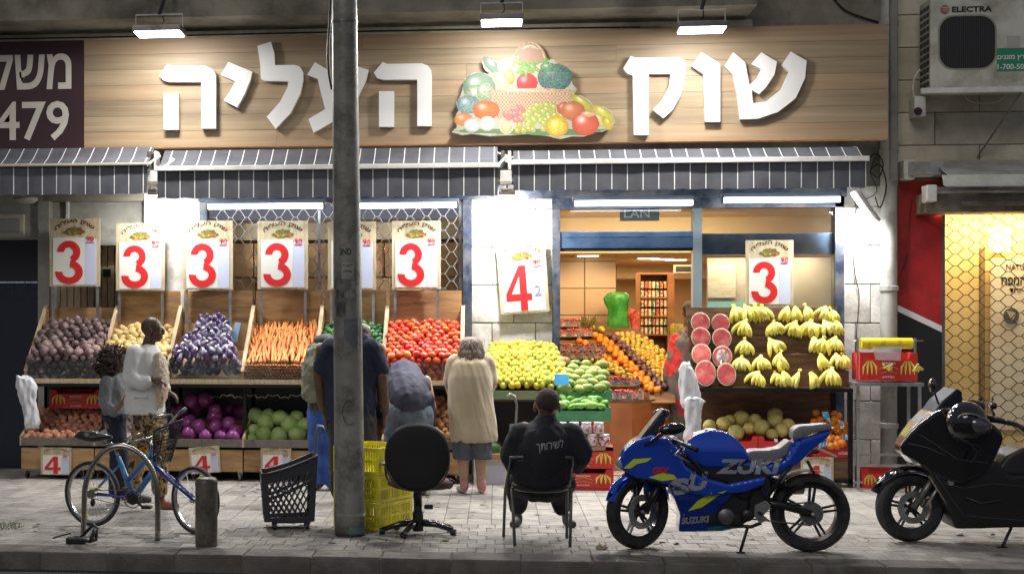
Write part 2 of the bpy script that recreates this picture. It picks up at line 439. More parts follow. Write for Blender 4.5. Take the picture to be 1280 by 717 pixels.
for c in cells:
    x, y, ln, dy = c; z = U(-.0015, .0015)
    dark = rnd() < (.45 if y < -3.86 else .3)
    if tuple(c) in single:
        key = (round(ln, 3), round(dy, 3), dark)
        if key not in cache:
            b = bmesh.new(); paver_mesh(b, 0, ln, 0, dy, 0); me = bpy.data.meshes.new('paver'); b.to_mesh(me); b.free()
            me.materials.append(M_['paver_b'] if dark else M_['paver']); cache[key] = me
        link('paver', cache[key], side, (x, y, z))
    else: paver_mesh(rest, x, x + ln, y, y + dy, z, 1 if dark else 0)
me = bpy.data.meshes.new('paver'); rest.to_mesh(me); rest.free(); me.materials.append(M_['paver']); me.materials.append(M_['paver_b'])
stuff(link('paver', me, side))
kerb = struct(MB().box(-60, 60, YK0 + .006, YK1 - .002, -.134, -.01).build('kerb', M_['ground_joint'], loc=(0, 0, 0))); OFF[kerb.name] = V((0, 0, 0))
kme = MB().box(.004, .521, YK0, YK1 - .004, -.15, .004).bevel(.012, 3).mesh('kerb_stone', M_['kerb'], angle=40)
x = -8.4 + .19
while x < 9: link('kerb_stone', kme, kerb, (x, U(-.003, .003), U(-.003, .003))); x += .525

# ---------------------------------------------------------------- the shop building
XL, XR = -12.0, 11.0
bld = thing('shop_building', 'greengrocer shop building with white stone pillars, concrete overhang and tan interior', 'building', (0, 0, 0))
gx = lambda px, Y=0: P(px, 389, Y).x
gz = lambda py, px=640, Y=0: P(px, py, Y).z
ztop = gz(247)
def blocks(x0, x1, z0, z1, Y, bw, bh, m, parent, name='stone_block', t=.03):
    z = z0; i = 0
    while z < z1 - .02:
        x = x0 - (bw / 2 if i % 2 else 0); h = min(bh, z1 - z)
        while x < x1 - .01:
            a, b_ = max(x, x0), min(x + bw, x1)
            if b_ - a > .04:
                y0 = Y + U(-.004, .004)
                q = MB().box(a + .004, b_ - .004, y0, Y + t, z + .004, z + h - .004).bevel(.006, 1).build(name, m, parent)
            x += bw
        z += h; i += 1
# wall above the openings, pillars behind their stone skin
bx('wall', M_['concrete'], bld, XL, gx(1112), .03, .6, ztop, 6.6)
bx('wall', M_['joint'], bld, gx(590), gx(694), .025, .5, 0, ztop)
blocks(gx(588), gx(693), 0, ztop + .1, 0, .49, .43, M_['white_wall'], bld)
bx('wall', M_['joint'], bld, gx(1052), gx(1124), .025, .5, 0, ztop)
blocks(gx(1050), gx(1124), 0, ztop + .1, 0, .33, .43, M_['white_wall'], bld)
bx('wall', M_['white_wall'], bld, gx(180), gx(251), 0, .5, 0, ztop + .1)
bx('wall', M_['grey_wall'], bld, gx(60), gx(181), .12, .5, gz(303), ztop + .1)
bx('wall', M_['grey_wall'], bld, XL, gx(52), .02, .5, gz(296), ztop + .1)
bx('wall_post', M_['grey_wall'], bld, gx(48), gx(62), -.02, .5, 0, ztop)
bx('wall', M_['grey_wall'], bld, gx(60), gx(181), .42, .5, 0, gz(303))
bx('conduit', M_['white_metal'], bld, gx(80), gx(83), .07, .12, gz(305), ztop)
# concrete overhang with its painted beam
s0, s1 = P(640, 30, -.5).z, P(640, 12, -1.22).z
xe = P(940, 20, -.9).x
ov = bx('overhang_slab', M_['concrete'], bld, XL, xe, -1.22, .03, s0, s0 + 1.1)
bx('beam', M_['beam'], bld, XL, P(941, 40, -.5).x, -.5, .03, P(640, 46.5, -.5).z, s0 - .003, .02)
bx('upper_wall', M_['concrete'], bld, xe, gx(1112), -.12, .03, gz(60), 6.6)
bx('cable_tray', M_['black'], bld, XL, P(935, 48, -.56).x, -.56, -.52, P(640, 48.5, -.56).z, P(640, 45.5, -.56).z)
# interior room
xi0, xi1 = gx(692), 4.85
bx('interior_floor', mat('interior_floor_tile', (.5, .38, .26), .35), bld, gx(200), xi1, 0.0, 8, -.1, .012)
bx('interior_ceiling', M_['ceiling'], bld, gx(200), xi1, 2.2, 8, 2.60, 3.05)
bx('interior_ceiling', M_['ceiling'], bld, gx(600), xi1, .5, 2.199, 3.05, 3.2)
bx('interior_ceiling', M_['ceiling'], bld, gx(200), gx(600) - .002, .5, 2.199, 2.7, 2.9)
bx('interior_wall', M_['tan_wall'], bld, gx(200), xi1, 8, 8.2, 0, 2.8)
bx('interior_wall', M_['tan_wall'], bld, xi1, xi1 + .2, .5, 8, 0, 3.2)
bx('interior_wall', M_['tan_wall'], bld, gx(588), gx(694), .5, 3.2, 0, 2.598)
x0_ = P(812, 389, 5.2).x
bx('interior_soffit', M_['ceiling'], bld, P(770, 389, 7).x, xi1, 6.9, 8, 2.38, 2.599)
# tiled interior column left of the entrance, with recessed joints
cx0, cx1 = P(696, 389, 3.0).x - .6, P(770, 389, 3.0).x
bx('interior_column', mat('column_joint', (.25, .17, .1), .8), bld, cx0, cx1, 3.02, 3.6, 0, 2.598)
zz = 0.0
wall_tile = mat('cream_wall_tile', (.56, .42, .27), .4, rv=.05)
for i in range(8):
    h = .36
    for (a, b_) in ((cx0, cx1 - .42), (cx1 - .41, cx1)):
        bx('wall_tile', wall_tile, bld, a + .004, b_ - .004, 3.0, 3.03, zz + .006, min(zz + h, 2.6) - .006)
    zz += h
# recessed lamps in the ceiling
for (px, py) in ((810, 321), (828, 322), (845, 323), (735, 318)):
    Y = 1.0 + (py - 313) * .42; p = P(px, py, 3.0); z = 2.598
    d = P(px, py, 0) - _c; p = _c + d * ((z - EYE) / d.z)
    l = thing('ceiling_lamp', {810: 'left of the three square ceiling lamps inside the shop', 828: 'middle of the three square ceiling lamps inside the shop', 845: 'right of the three square ceiling lamps inside the shop', 735: 'small ceiling lamp above the tiled column inside the shop'}[px], 'lamp', p)
    bx('lamp_frame', M_['white_metal'], l, p.x - .16, p.x + .16, p.y - .16, p.y + .16, z - .02, z + .01)
    bx('diffuser', mat('warm_diffuser', (1, .9, .7), emit=7, ecol=(1, .86, .62)), l, p.x - .13, p.x + .13, p.y - .13, p.y + .13, z - .026, z - .02)
area('shop_light', (gx(820), 1.1, 2.98), 2.2, .7, 85, (0, .35, -1), (1, .68, .36))
area('shop_light', (gx(790) + .5, 5.2, 2.56), 2.4, 2.0, 80, (0, 0, -1), (1, .70, .38))
area('shop_light', (gx(960), .26, 2.50), 1.3, .2, 17, (0, .25, -1), (1, .78, .52))
area('shop_light', (gx(400), .75, 2.62), 2.8, .3, 60, (0, .1, -1), (1, .74, .45))

# sign-side wall: dark doorway at far left
dr = thing('dark_door', 'dark navy metal door with scrawled graffiti at the far left doorway', 'door', (gx(20), .1, 0))
bx('door_leaf', M_['dim_navy'], dr, XL, gx(49), .1, .16, 0, gz(352), .004)
bx('transom', M_['charcoal'], dr, XL, gx(49), .08, .16, gz(350), gz(297))
gr = mat('pale_graffiti', (.05, .07, .14), .6)
b = MB()
for q in range(5):
    px = 12 + q * 8; b.tube([P(px + 4 * math.sin(t * 2.2 + q), 360 + 14 * math.cos(t * 1.7 + q * 2), .096) for t in [i * .35 for i in range(9)]], .003, 4)
b.build('graffiti', gr, dr)
fb = thing('meter_box', 'small cream framed box on the wall above the dark door', 'box', P(14, 300, 0))
a, b_, c, d = R(-20, 268, 30, 296, -.02); bx('box_frame', mat('cream_metal', (.5, .47, .38), .6), fb, a, b_, -.03, .02, c, d, .006)
a, b_, c, d = R(-14, 273, 25, 291, -.03); bx('cover', mat('grey_cover', (.3, .3, .27), .6), fb, a, b_, -.036, -.02, c, d)
wl = thing('wall_lamp', 'unlit round lamp under the left awning above the dark doorway', 'lamp', P(32, 249, -.3))
MB().lathe([(.0, -.05), (.09, -.045), (.14, -.01), (.14, .02), (.0, .03)], P(32, 249, -.3), 20).build('lamp_shade', mat('grey_glass', (.4, .4, .38), .3), wl, True)
# slatted wooden door beyond the bins
sd = thing('slatted_door', 'pale slatted wooden door with a lock box, behind the leftmost price boards', 'door', (gx(120), .2, 0))
bx('door_frame', M_['grey_wall'], sd, gx(66), gx(180), .38, .419, 0, gz(303))
slat = mat('door_slat_wood', (.50, .38, .26), .6, col2=(.60, .48, .34), scale=6, stretch=(6, 6, 1), rv=.15)
i = 0
px = 66
while px < 178:
    bx('slat', slat, sd, gx(px, .3) + .004, gx(px + 8.5, .3) - .008, .33, .378, .02, gz(304), .004); px += 8.5
a, b_, c, d = R(128, 336, 137, 346, .28); bx('lock_box', M_['charcoal'], sd, a, b_, .30, .33, c, d, .004)
bx('door_header', M_['grey_wall'], sd, gx(124), gx(180), .05, .12, gz(304), gz(294), .004)

# ---------------------------------------------------------------- hexagonal security shutters made of bent rods
def hex_gate(px0, px1, py0, py1, Y, cell_w, cell_h, m, parent, r=.006):
    x0, x1 = gx(px0, Y), gx(px1, Y); z1 = P((px0 + px1) / 2, py0, Y).z; z0 = py1 if py1 < 10 else P((px0 + px1) / 2, py1, Y).z
    z = z1; k = 0
    while z > z0:
        for up in (1, -1):
            pts = []; x = x0; ph = (k % 2)
            seg = cell_w / 2
            j = 0 if not ph else 1
            # flats alternate between touching the rod above and the one below
            while x < x1:
                h = cell_h / 2 * (1 if j % 2 == 0 else 0)
                zz = z - up * (cell_h / 2 - h) * 1.0
                fl = seg * .42
                pts += [(x, Y + U(-.002, .002), zz), (min(x + fl, x1), Y, zz)]
                x += seg; j += 1
            MB().tube(pts, r, 5).build('rod', m, parent)
            if up == 1: pass
        z -= cell_h; k += 0
    return x0, x1, z0, z1
gate_rod = mat('gate_rod_steel', (.45, .43, .40), .4, metal=.7)
g1 = thing('security_shutter', 'hexagonal steel security shutter behind the price boards, brown boards behind it', 'shutter', (gx(420), .04, 0))
hex_gate(256, 580, 262, 1.2, .06, .19, .165, gate_rod, g1, .0065)
for px in (262, 398, 575):
    bx('post', M_['steel'], g1, gx(px) - .015, gx(px) + .015, .075, .10, .1, ztop)
# warm boards and boxes seen through it
bk = thing('stacked_cartons', 'brown cardboard cartons stacked indoors behind the hexagonal shutter', 'cartons', (gx(420), .55, 0))
z = .02
while z < 2.62:
    h = U(.32, .42); x = gx(252)
    while x < gx(588):
        ln = U(.4, .62)
        bx('carton', mat('carton_board', (.42, .24, .11), .8, col2=(.55, .34, .17), scale=3, rv=.25) if 'cb' not in M_ else M_['cb'], bk, x + .006, min(x + ln, gx(590)) - .006, .5 + U(0, .04), 1.0, z, z + h - .012, .006)
        M_.setdefault('cb', bpy.data.materials['carton_board']); x += ln
    z += h
bx('jamb', M_['navy_frame'], bld, gx(579), gx(590), -.03, .1, 0, ztop)
bx('jamb', M_['navy_frame'], bld, gx(250), gx(259), -.03, .1, 0, ztop)

# ---------------------------------------------------------------- shop entrance: blue frame, transom, glass window
sf = thing('storefront', 'blue aluminium shopfront with open entrance, glazed transom and large side window', 'shopfront', (gx(870), .02, 0))
bx('jamb', M_['navy_frame'], sf, gx(690), gx(700), -.04, .14, 0, gz(247))
a, b_, c, d = R(697, 289, 872, 310, -.02); bx('transom_beam', M_['blue_frame'], sf, gx(700), gx(872), -.02, .14, c, d, .008)
zb0, zb1 = c, d
bx('beam_groove', M_['navy_frame'], sf, gx(700), gx(872), -.023, -.018, (c * .35 + d * .65) - .006, (c * .35 + d * .65) + .006)
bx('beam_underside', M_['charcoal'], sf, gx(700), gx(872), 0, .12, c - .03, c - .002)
bx('jamb', mat('pale_aluminium', (.35, .43, .45), .35, metal=.4), sf, gx(866), gx(877), -.03, .14, 0, gz(247))
bx('jamb', M_['navy_frame'], sf, gx(1043), gx(1054), -.05, .14, 0, gz(247))
bx('head_frame', M_['navy_frame'], sf, gx(690), gx(1054), -.05, .14, gz(262), gz(247))
a, b_, c, d = R(877, 291, 1044, 318, .0); bx('window_rail', M_['blue_frame'], sf, gx(877), gx(1044), .05, .12, c, d, .006)
GL = glass_mat('shop_glass', op=.02); GL2 = glass_mat('dusty_glass', op=.025, haze=(.7, .62, .5))
bx('pane', GL, sf, gx(700), gx(866), .05, .056, zb1, gz(262))
bx('pane', GL2, sf, gx(877), gx(1043), .02, .026, 1.0, gz(262))
# display partition behind the window
pt = thing('window_partition', 'beige board standing behind the large shop window, turquoise sheet at its foot', 'partition', (gx(960), .5, 0))
bx('panel', mat('beige_board', (.28, .25, .21), .7, col2=(.36, .32, .27), scale=2, dirt=(.36, .28, .2)), pt, gx(884, .5), gx(1050, .5), .5, .54, .01, gz(322, 960, .5))
a, b_, c, d = R(886, 377, 934, 408, .4); bx('turquoise_sheet', mat('turquoise_film', (.22, .52, .50), .5), pt, a, b_, .44, .45, c - .3, d)
a, b_, c, d = R(885, 330, 920, 372, .46); bx('notice', mat('faded_notice', (.55, .47, .37), .7, col2=(.4, .33, .25), scale=30, stretch=(.3, 1, 3)), pt, a, b_, .478, .486, c, d)
# sign seen through the transom
ts = thing('transom_sign', 'small dim sign with white characters behind the transom glass', 'sign', P(810, 270, .3))
a, b_, c, d = R(775, 262, 824, 276, .3); bx('plate', mat('dim_plate', (.22, .19, .16), .6), ts, a, b_, .3, .32, c, d + .06)
text_px('LAN', 780, 261, 812, 272, .297, M_['white_ink'], ts, .01)
# ---------------------------------------------------------------- neighbour on the right
nb = thing('neighbouring_building', 'limestone neighbouring building with dim upper wall and yellow lit shop behind a shutter', 'building', (gx(1200), 0, 0))
xg = gx(1113)
bx('wall', M_['joint'], nb, xg, XR, .02, .6, gz(226, 1200), 6.6)
blocks(xg, XR, gz(222, 1200), 6.4, 0, .95, .36, M_['stone'], nb)
bx('wall', M_['joint'], nb, xg + .02, gx(1180), .03, .5, 0, gz(226, 1200))
# red and black cladding with a white slanted line
cz = P(1150, 226, -.02).z
xa, xb_ = P(1122, 300, -.02).x, P(1181, 300, -.02).x
za, zb = P(1122, 381, -.02).z, P(1181, 409, -.02).z
za2, zb2 = P(1122, 389, -.02).z, P(1181, 417, -.02).z
MB().prism([(xa, -.03, za), (xb_, -.03, zb), (xb_, -.03, cz), (xa, -.03, cz)], (0, .045, 0)).build('red_cladding', M_['red'], nb)
MB().prism([(xa, -.033, za2), (xb_, -.033, zb2), (xb_, -.033, zb - .001), (xa, -.033, za - .001)], (0, .045, 0)).build('white_line', M_['white'], nb)
MB().prism([(xa, -.03, 0), (xb_, -.03, 0), (xb_, -.03, zb2 - .001), (xa, -.03, za2 - .001)], (0, .045, 0)).build('black_cladding', M_['charcoal'], nb)
# lit yellow shopfront behind the gate
yl = mat('yellow_lit_wall', (.80, .60, .24), .7, col2=(.85, .66, .30), scale=2)
bx('back_panel', yl, nb, gx(1178, .5), XR, .5, .55, 0, gz(240, 1230, .5))
bx('door_edge', mat('bronze_frame', (.30, .21, .10), .5), nb, gx(1226, .35), gx(1231, .35), .34, .42, 0, gz(310, 1230, .35))
bx('floor', M_['grey_wall'], nb, gx(1178), XR, 0, .5, -.1, .014)
a, b_, c, d = R(1238, 322, 1300, 470, .4)
bx('glass_poster', mat('pale_poster', (.66, .58, .42), .6, col2=(.72, .66, .5), scale=3), nb, a, b_, .40, .42, c - .6, d)
text_px('המחפה'[::-1] if 0 else 'חפמה', 1252, 346, 1282, 356, .398, M_['black_ink'], nb, .02)
text_px('NATURE', 1258, 330, 1290, 337, .398, M_['brown_ink'], nb, .0)
text_px('דחוי', 1262, 360, 1278, 366, .398, M_['brown_ink'], nb, .0)
MB().lathe([(0, 0), (.085, 0), (.085, .01), (0, .01)], (0, 0, 0), 24, Matrix.Translation(P(1264, 394, .39)) @ Matrix.Rotation(math.pi / 2, 4, 'X')).build('logo_disc', mat('grey_disc', (.13, .12, .1), .5), nb)
q = [P(1258, 388, .372), P(1271, 391, .372), P(1265, 402, .372)]
MB().prism(q, (0, .004, 0)).build('logo_triangle', mat('grey_disc_mark', (.45, .4, .3), .5), nb)
a, b_, c, d = R(1237, 285, 1264, 315, .42); bx('lit_panel', mat('lit_yellow_panel', (1, .75, .25), emit=2.2, ecol=(1, .72, .25)), nb, a, b_, .43, .45, c, d)
a, b_, c, d = R(1236, 500, 1262, 530, .4); bx('sticker', mat('orange_notice', (.55, .22, .1), .6, col2=(.7, .6, .5), scale=25), nb, a, b_, .43, .44, c, d)
area('neighbour_light', (gx(1270), .12, gz(262, 1230)), 1.7, .2, 32, (-.05, .3, -1), (1, .76, .42))
g2 = thing('security_shutter', 'dark hexagonal shutter closed over the yellow lit shop at the right edge', 'shutter', (gx(1240), -.02, 0))
hex_gate(1178, 1420, 266, .04, -.02, .225, .128, mat('brown_rod', (.10, .065, .045), .45, metal=.5), g2, .0055)
bx('side_rail', M_['dark_steel'], g2, gx(1176), gx(1179.5), -.05, .02, 0, gz(262, 1180))
# shutter housing and folded awning above the gate
hs = thing('folded_awning', 'folded grey awning with rusty housing over the right-hand hexagonal shutter', 'awning', P(1220, 245, -.4))
gm = mat('grey_sheet_metal', (.42, .45, .46), .45, metal=.3, dirt=(.25, .22, .17), dscale=3)
a, b_, c, d = R(1158, 240, 1300, 265, -.45); bx('housing', mat('grimy_housing', (.28, .25, .2), .6, dirt=(.12, .08, .05), dscale=4), hs, a, XR, -.42, -.06, c, d, .01)
a, b_, c, d = R(1166, 233, 1300, 242, -.5); MB().tube([(a, -.5, (c + d) / 2), (XR, -.5, (c + d) / 2)], (d - c) / 2, 14).build('roller', M_['steel'], hs, angle=40)
a, b_, c, d = R(1172, 250, 1300, 257, -.52); MB().tube([(a + .25, -.5, (c + d) / 2), (XR, -.5, (c + d) / 2)], (d - c) / 2, 12).build('arm', M_['dark_steel'], hs, angle=40)
MB().box(P(1158, 240, -.56).x, P(1171, 240, -.56).x, -.58, -.38, P(1163, 252, -.56).z, P(1163, 231, -.56).z).bevel(.012, 2).build('end_bracket', M_['white_metal'], hs)
zt = P(1220, 201, -.3).z; zm = P(1220, 219, -.62).z
MB().slab((P(1176, 210, -.4).x, -.05, zt + .02), (XR, -.05, zt + .02), (XR, -.64, zm), (P(1176, 210, -.4).x, -.64, zm), (0, 0, .012)).build('canopy_sheet', gm, hs)
a, b_, c, d = R(1178, 218, 1300, 232, -.66); MB().slab((a, -.64, d), (XR, -.64, d), (XR, -.70, c), (a, -.70, c), (0, -.01, 0)).build('front_flap', mat('pale_flap', (.5, .54, .48), .5, dirt=(.3, .3, .24)), hs)
a, b_, c, d = R(1136, 202, 1176, 219, -.3); bx('side_sheet', gm, hs, a, b_ + .02, -.32, -.28, c, d, .004)
bx('bracket', M_['white_wall'], hs, P(1124, 210, -.1).x, P(1138, 210, -.1).x, -.28, 0, P(1130, 226, -.1).z, P(1130, 202, -.1).z, .01)

# drain pipe and cables between the buildings
pp = thing('drain_pipe', 'tall grey drain pipe running down the wall beside the red cladding', 'pipe', (gx(1111), -.1, 0))
pz = mat('grey_pipe_paint', (.40, .40, .38), .55, dirt=(.2, .19, .17), dscale=3, bump=.2)
MB().tube([(gx(1111, -.12), -.12, z) for z in (0, 1.5, 3, 4.5, 6.4)], .088, 20).build('pipe', pz, pp, True)
for z in (.6, 2.1, 3.6, 5.0):
    MB().lathe([(.088, -.03), (.102, -.025), (.102, .025), (.088, .03)], (gx(1111, -.12), -.12, z), 20).build('collar', pz, pp)
p2 = thing('service_conduit', 'thin pale conduit climbing the wall between sign board and air conditioner', 'pipe', P(1122, 200, -.03))
MB().tube([P(1121, y_, -.05) for y_ in (45, 120, 220, 232)], .012, 8).build('conduit', M_['white_metal'], p2, True)
p3 = thing('service_conduit', 'vertical grey duct at the right end of the wooden sign board', 'pipe', P(1116, 100, -.03))
MB().box(P(1111, 100, -.2).x, P(1120, 100, -.2).x, -.28, 0, P(1115, 226, -.2).z, 6.4).bevel(.008, 1).build('duct', mat('grey_duct', (.24, .24, .22), .6, dirt=(.12, .11, .1)), p3)
def cable(label, pts, Y, r=.006, m=None, cat='cable'):
    pts = [P(x, y_, Y) for x, y_ in pts]; out = []
    for i in range(len(pts) - 1):
        p0, p1_, p2_, p3_ = pts[max(i - 1, 0)], pts[i], pts[i + 1], pts[min(i + 2, len(pts) - 1)]
        for t in (0, .25, .5, .75):
            out.append(.5 * ((2 * p1_) + (-p0 + p2_) * t + (2 * p0 - 5 * p1_ + 4 * p2_ - p3_) * t * t + (-p0 + 3 * p1_ - 3 * p2_ + p3_) * t ** 3))
    out.append(pts[-1])
    o = MB().tube(out, r, 6).build('cable', m or M_['black'], None, True); return tag(o, label, cat)
cable('black cable looping down beside the right pillar lamp to the ground', [(1098, 190), (1088, 215), (1096, 240), (1070, 262), (1067, 330), (1074, 370), (1070, 430), (1072, 520)], -.04, .005)
cable('tangled dark cable knot at the corner above the right pillar', [(1085, 200), (1095, 192), (1104, 205), (1098, 222), (1088, 214), (1100, 206), (1108, 232), (1100, 260), (1094, 246)], -.22, .007)
cable('thin black cable crossing the upper wall to the right of the sign', [(1040, -5), (1058, 14), (1098, 28)], -.14, .01)
cable('pale cable sagging beneath the air conditioner', [(1155, 118), (1180, 122), (1200, 116), (1215, 128), (1245, 128), (1262, 116)], -.1, .005, M_['white_metal'])
cable('curved white hose dropping from the left side of the air conditioner', [(1160, 80), (1146, 92), (1141, 108), (1143, 122)], -.16, .012, M_['white_metal'])
cable('dark cable hanging down the edge of the red cladding', [(1140, 250), (1136, 290), (1134, 320), (1122, 350)], -.05, .004)
cable('black cable draped along the top edge of the sign board', [(-10, 49), (120, 47), (300, 43), (470, 39), (640, 36), (800, 34)], -.66, .008)

# air conditioner
ac = thing('air_conditioner', 'white air conditioner outdoor unit mounted high on the right wall', 'air conditioner', P(1220, 114, -.3))
acm = mat('aged_white_casing', (.54, .54, .47), .5, col2=(.62, .62, .55), scale=3, dirt=(.24, .22, .16), dscale=2)
xa, xb_, za, zb = R(1163, 2, 1300, 112, -.52)
bx('casing', acm, ac, xa, xb_ + .02, -.52, -.12, za, zb + .05, .015)
xs = R(1163, 2, 1300, 112, -.52)[0]
for i in range(12):
    z = za + .06 + i * (zb - za - .05) / 12
    for j in range(3): bx('side_grille_slot', M_['charcoal'], ac, xa - .004, xa + .01, -.47 + j * .11, -.39 + j * .11, z, z + .045)
fc = P(1209, 53, -.52)
def rrect(cx, cz, w_, h_, r, Y, n=6):
    out = []
    for (sx, sz, a0) in ((1, 1, 0), (-1, 1, 90), (-1, -1, 180), (1, -1, 270)):
        for k in range(n + 1):
            a = math.radians(a0 + 90 * k / n); out.append((cx + sx * (w_ / 2 - r) + r * math.cos(a), Y, cz + sz * (h_ / 2 - r) + r * math.sin(a)))
    return out
MB().prism(rrect(fc.x, fc.z, .60, .585, .16, -.523), (0, .01, 0)).build('fan_ring', mat('ring_plastic', (.30, .29, .22), .5), ac)
MB().prism(rrect(fc.x, fc.z, .565, .55, .15, -.527), (0, .01, 0)).build('fan_opening', M_['charcoal'], ac)
b = MB()
for i in range(26): x = fc.x - .27 + i * .0216; h = math.sqrt(max(0, 1 - ((x - fc.x) / .30) ** 4)) * .27; b.box(x, x + .006, -.534, -.528, fc.z - h, fc.z + h)
b.build('fan_grille', mat('grille_wire', (.05, .05, .052), .4), ac)
text_px('ELECTRA', 1190, 8, 1240, 15, -.523, M_['black_ink'], ac, .03)
MB().lathe([(0, 0), (.045, 0), (.045, .004), (0, .004)], (0, 0, 0), 20, Matrix.Translation(P(1181, 12, -.526)) @ Matrix.Rotation(math.pi / 2, 4, 'X')).build('emblem', mat('faded_red', (.38, .10, .08), .5), ac)
for k in range(3):
    p = P(1181, 9.5 + k * 2.4, -.53); MB().box(p.x - .03 + k * .008, p.x + .035, -.533, -.53, p.z - .004, p.z + .003).build('emblem_stripe', acm, ac)
bpx('sticker', mat('green_sticker', (.02, .25, .13), .5), ac, 1246, 60, 1300, 89, -.524, .003)
text_px('גרין מזגנים'[::-1], 1247, 69, 1284, 76, -.525, M_['white_ink'], ac, .01)
text_px('1-700-50', 1247, 80, 1280, 87, -.525, M_['white_ink'], ac, .01)
bpx('label_plate', mat('pale_label', (.42, .42, .38), .5), ac, 1259, 45, 1275, 59, -.524, .003)
xa, xb_, za, zb = R(1150, 110, 1300, 114, -.5)
bx('support_rail', M_['white_metal'], ac, xa, xb_, -.56, -.50, za - .02, zb)
MB().tube([P(1278, 114, -.5), P(1222, 196, -.02)], .010, 6).build('strut', M_['dark_steel'], ac)
cm = thing('security_camera', 'small white security camera with dark lens under the air conditioner', 'camera', P(1147, 134, -.1))
a, b_, c, d = R(1141, 121, 1156, 146, -.16); bx('camera_body', M_['white_metal'], cm, a, b_, -.22, 0, c, d, .02)
MB().lathe([(0, 0), (.04, 0), (.045, .012), (0, .012)], (0, 0, 0), 16, Matrix.Translation(P(1148, 139, -.235)) @ Matrix.Rotation(-math.pi / 2, 4, 'X')).build('lens', mat('dark_red_lens', (.06, .01, .01), .15), cm)

# ---------------------------------------------------------------- sign board with planks, letters and printed fruit
YS = -.70
sg = thing('shop_sign', 'long wood-grain sign board with large white Hebrew letters and a printed fruit basket', 'sign', P(640, 178, YS))
gxs = lambda px: P(px, 110, YS).x
zs0, zs1 = P(607, 178.5, YS).z, P(607, 40, YS).z
wood = [mat('sign_plank', (.29, .215, .13), .5, col2=(.42, .33, .21), scale=2.2, detail=9, lo=.3, hi=.7, stretch=(.35, 1, 9), rv=.1, bump=.1, dirt=(.26, .19, .12), dscale=.9),
        mat('sign_plank_redder', (.30, .20, .12), .5, col2=(.42, .31, .19), scale=2, detail=9, lo=.3, hi=.7, stretch=(.3, 1, 8), rv=.1, bump=.1)]
bx('backing_board', M_['ply_dark'], sg, gxs(105), gxs(1110), YS + .012, YS + .12, zs0 + .002, zs1 - .002)
n = 7; hz = (zs1 - zs0) / n
for i in range(n):
    xs_ = [gxs(105), gxs(105) + (gxs(1110) - gxs(105)) * (.25 + .5 * ((i * .37) % 1)), gxs(1110)]
    for a, b_ in zip(xs_, xs_[1:]):
        bx('plank', wood[1 if i in (0, 3, 6) else 0], sg, a + .001, b_ - .001, YS, YS + .02, zs0 + i * hz + .001, zs0 + (i + 1) * hz - .001, .002)
bx('edge_strip', mat('orange_edge', (.45, .24, .12), .5), sg, gxs(105), gxs(1110), YS - .004, YS + .14, zs0 - .012, zs0)
letter_m = mat('white_letter_face', (.83, .83, .82), .35)
YLt = YS - .075
def letter(z, sc, ox, oy):
    pts = [P(ox + a / sc, oy + b_ / sc, YLt) for a, b_ in z]
    MB().prism(pts, (0, .07, 0)).build('letter', letter_m, sg)
letter([(625, 240), (640, 247), (765, 247), (790, 258), (803, 272), (806, 292), (806, 480), (752, 480), (752, 306), (630, 306), (610, 300), (595, 283)], 2.988, 0, 0)
letter([(611, 350), (666, 350), (666, 484), (611, 484)], 2.988, 0, 0)
letter([(853, 232), (941, 268), (935, 300), (912, 355), (885, 402), (835, 375), (860, 340), (878, 303), (825, 280)], 2.988, 0, 0)
letter([(65, 172), (115, 156), (128, 200), (130, 244), (205, 243), (224, 250), (236, 272), (236, 295), (225, 350), (190, 420), (133, 481), (100, 437), (150, 380), (178, 325), (180, 304), (90, 302), (78, 295), (75, 240)], 2.988, 300, 0)
letter([(251, 280), (280, 232), (328, 262), (345, 330), (362, 375), (400, 335), (425, 290), (432, 246), (480, 262), (470, 300), (443, 355), (410, 400), (372, 440), (275, 496), (255, 445), (318, 408), (300, 340), (290, 295)], 2.988, 300, 0)
letter([(533, 232), (548, 239), (680, 237), (702, 246), (714, 262), (716, 285), (715, 471), (662, 471), (662, 298), (535, 298), (512, 292), (500, 272)], 2.988, 300, 0)
letter([(519, 341), (575, 341), (575, 474), (519, 474)], 2.988, 300, 0)
letter([(682, 120), (700, 126), (865, 126), (882, 136), (888, 155), (886, 195), (870, 265), (840, 320), (805, 352), (765, 320), (800, 285), (825, 235), (832, 186), (750, 186), (750, 414), (695, 414), (690, 193), (670, 186), (655, 165)], 2.988, 560, 30)
letter([(42, 168), (103, 205), (103, 390), (55, 390), (50, 237), (12, 212)], 2.562, 860, 0)
letter([(118, 212), (145, 168), (183, 200), (197, 272), (222, 250), (235, 222), (203, 205), (235, 168), (285, 198), (277, 240), (250, 280), (228, 302), (204, 288), (208, 331), (250, 325), (300, 285), (325, 230), (302, 208), (330, 166), (380, 195), (375, 250), (345, 315), (290, 358), (225, 380), (168, 382), (158, 300), (145, 240)], 2.562, 860, 0)
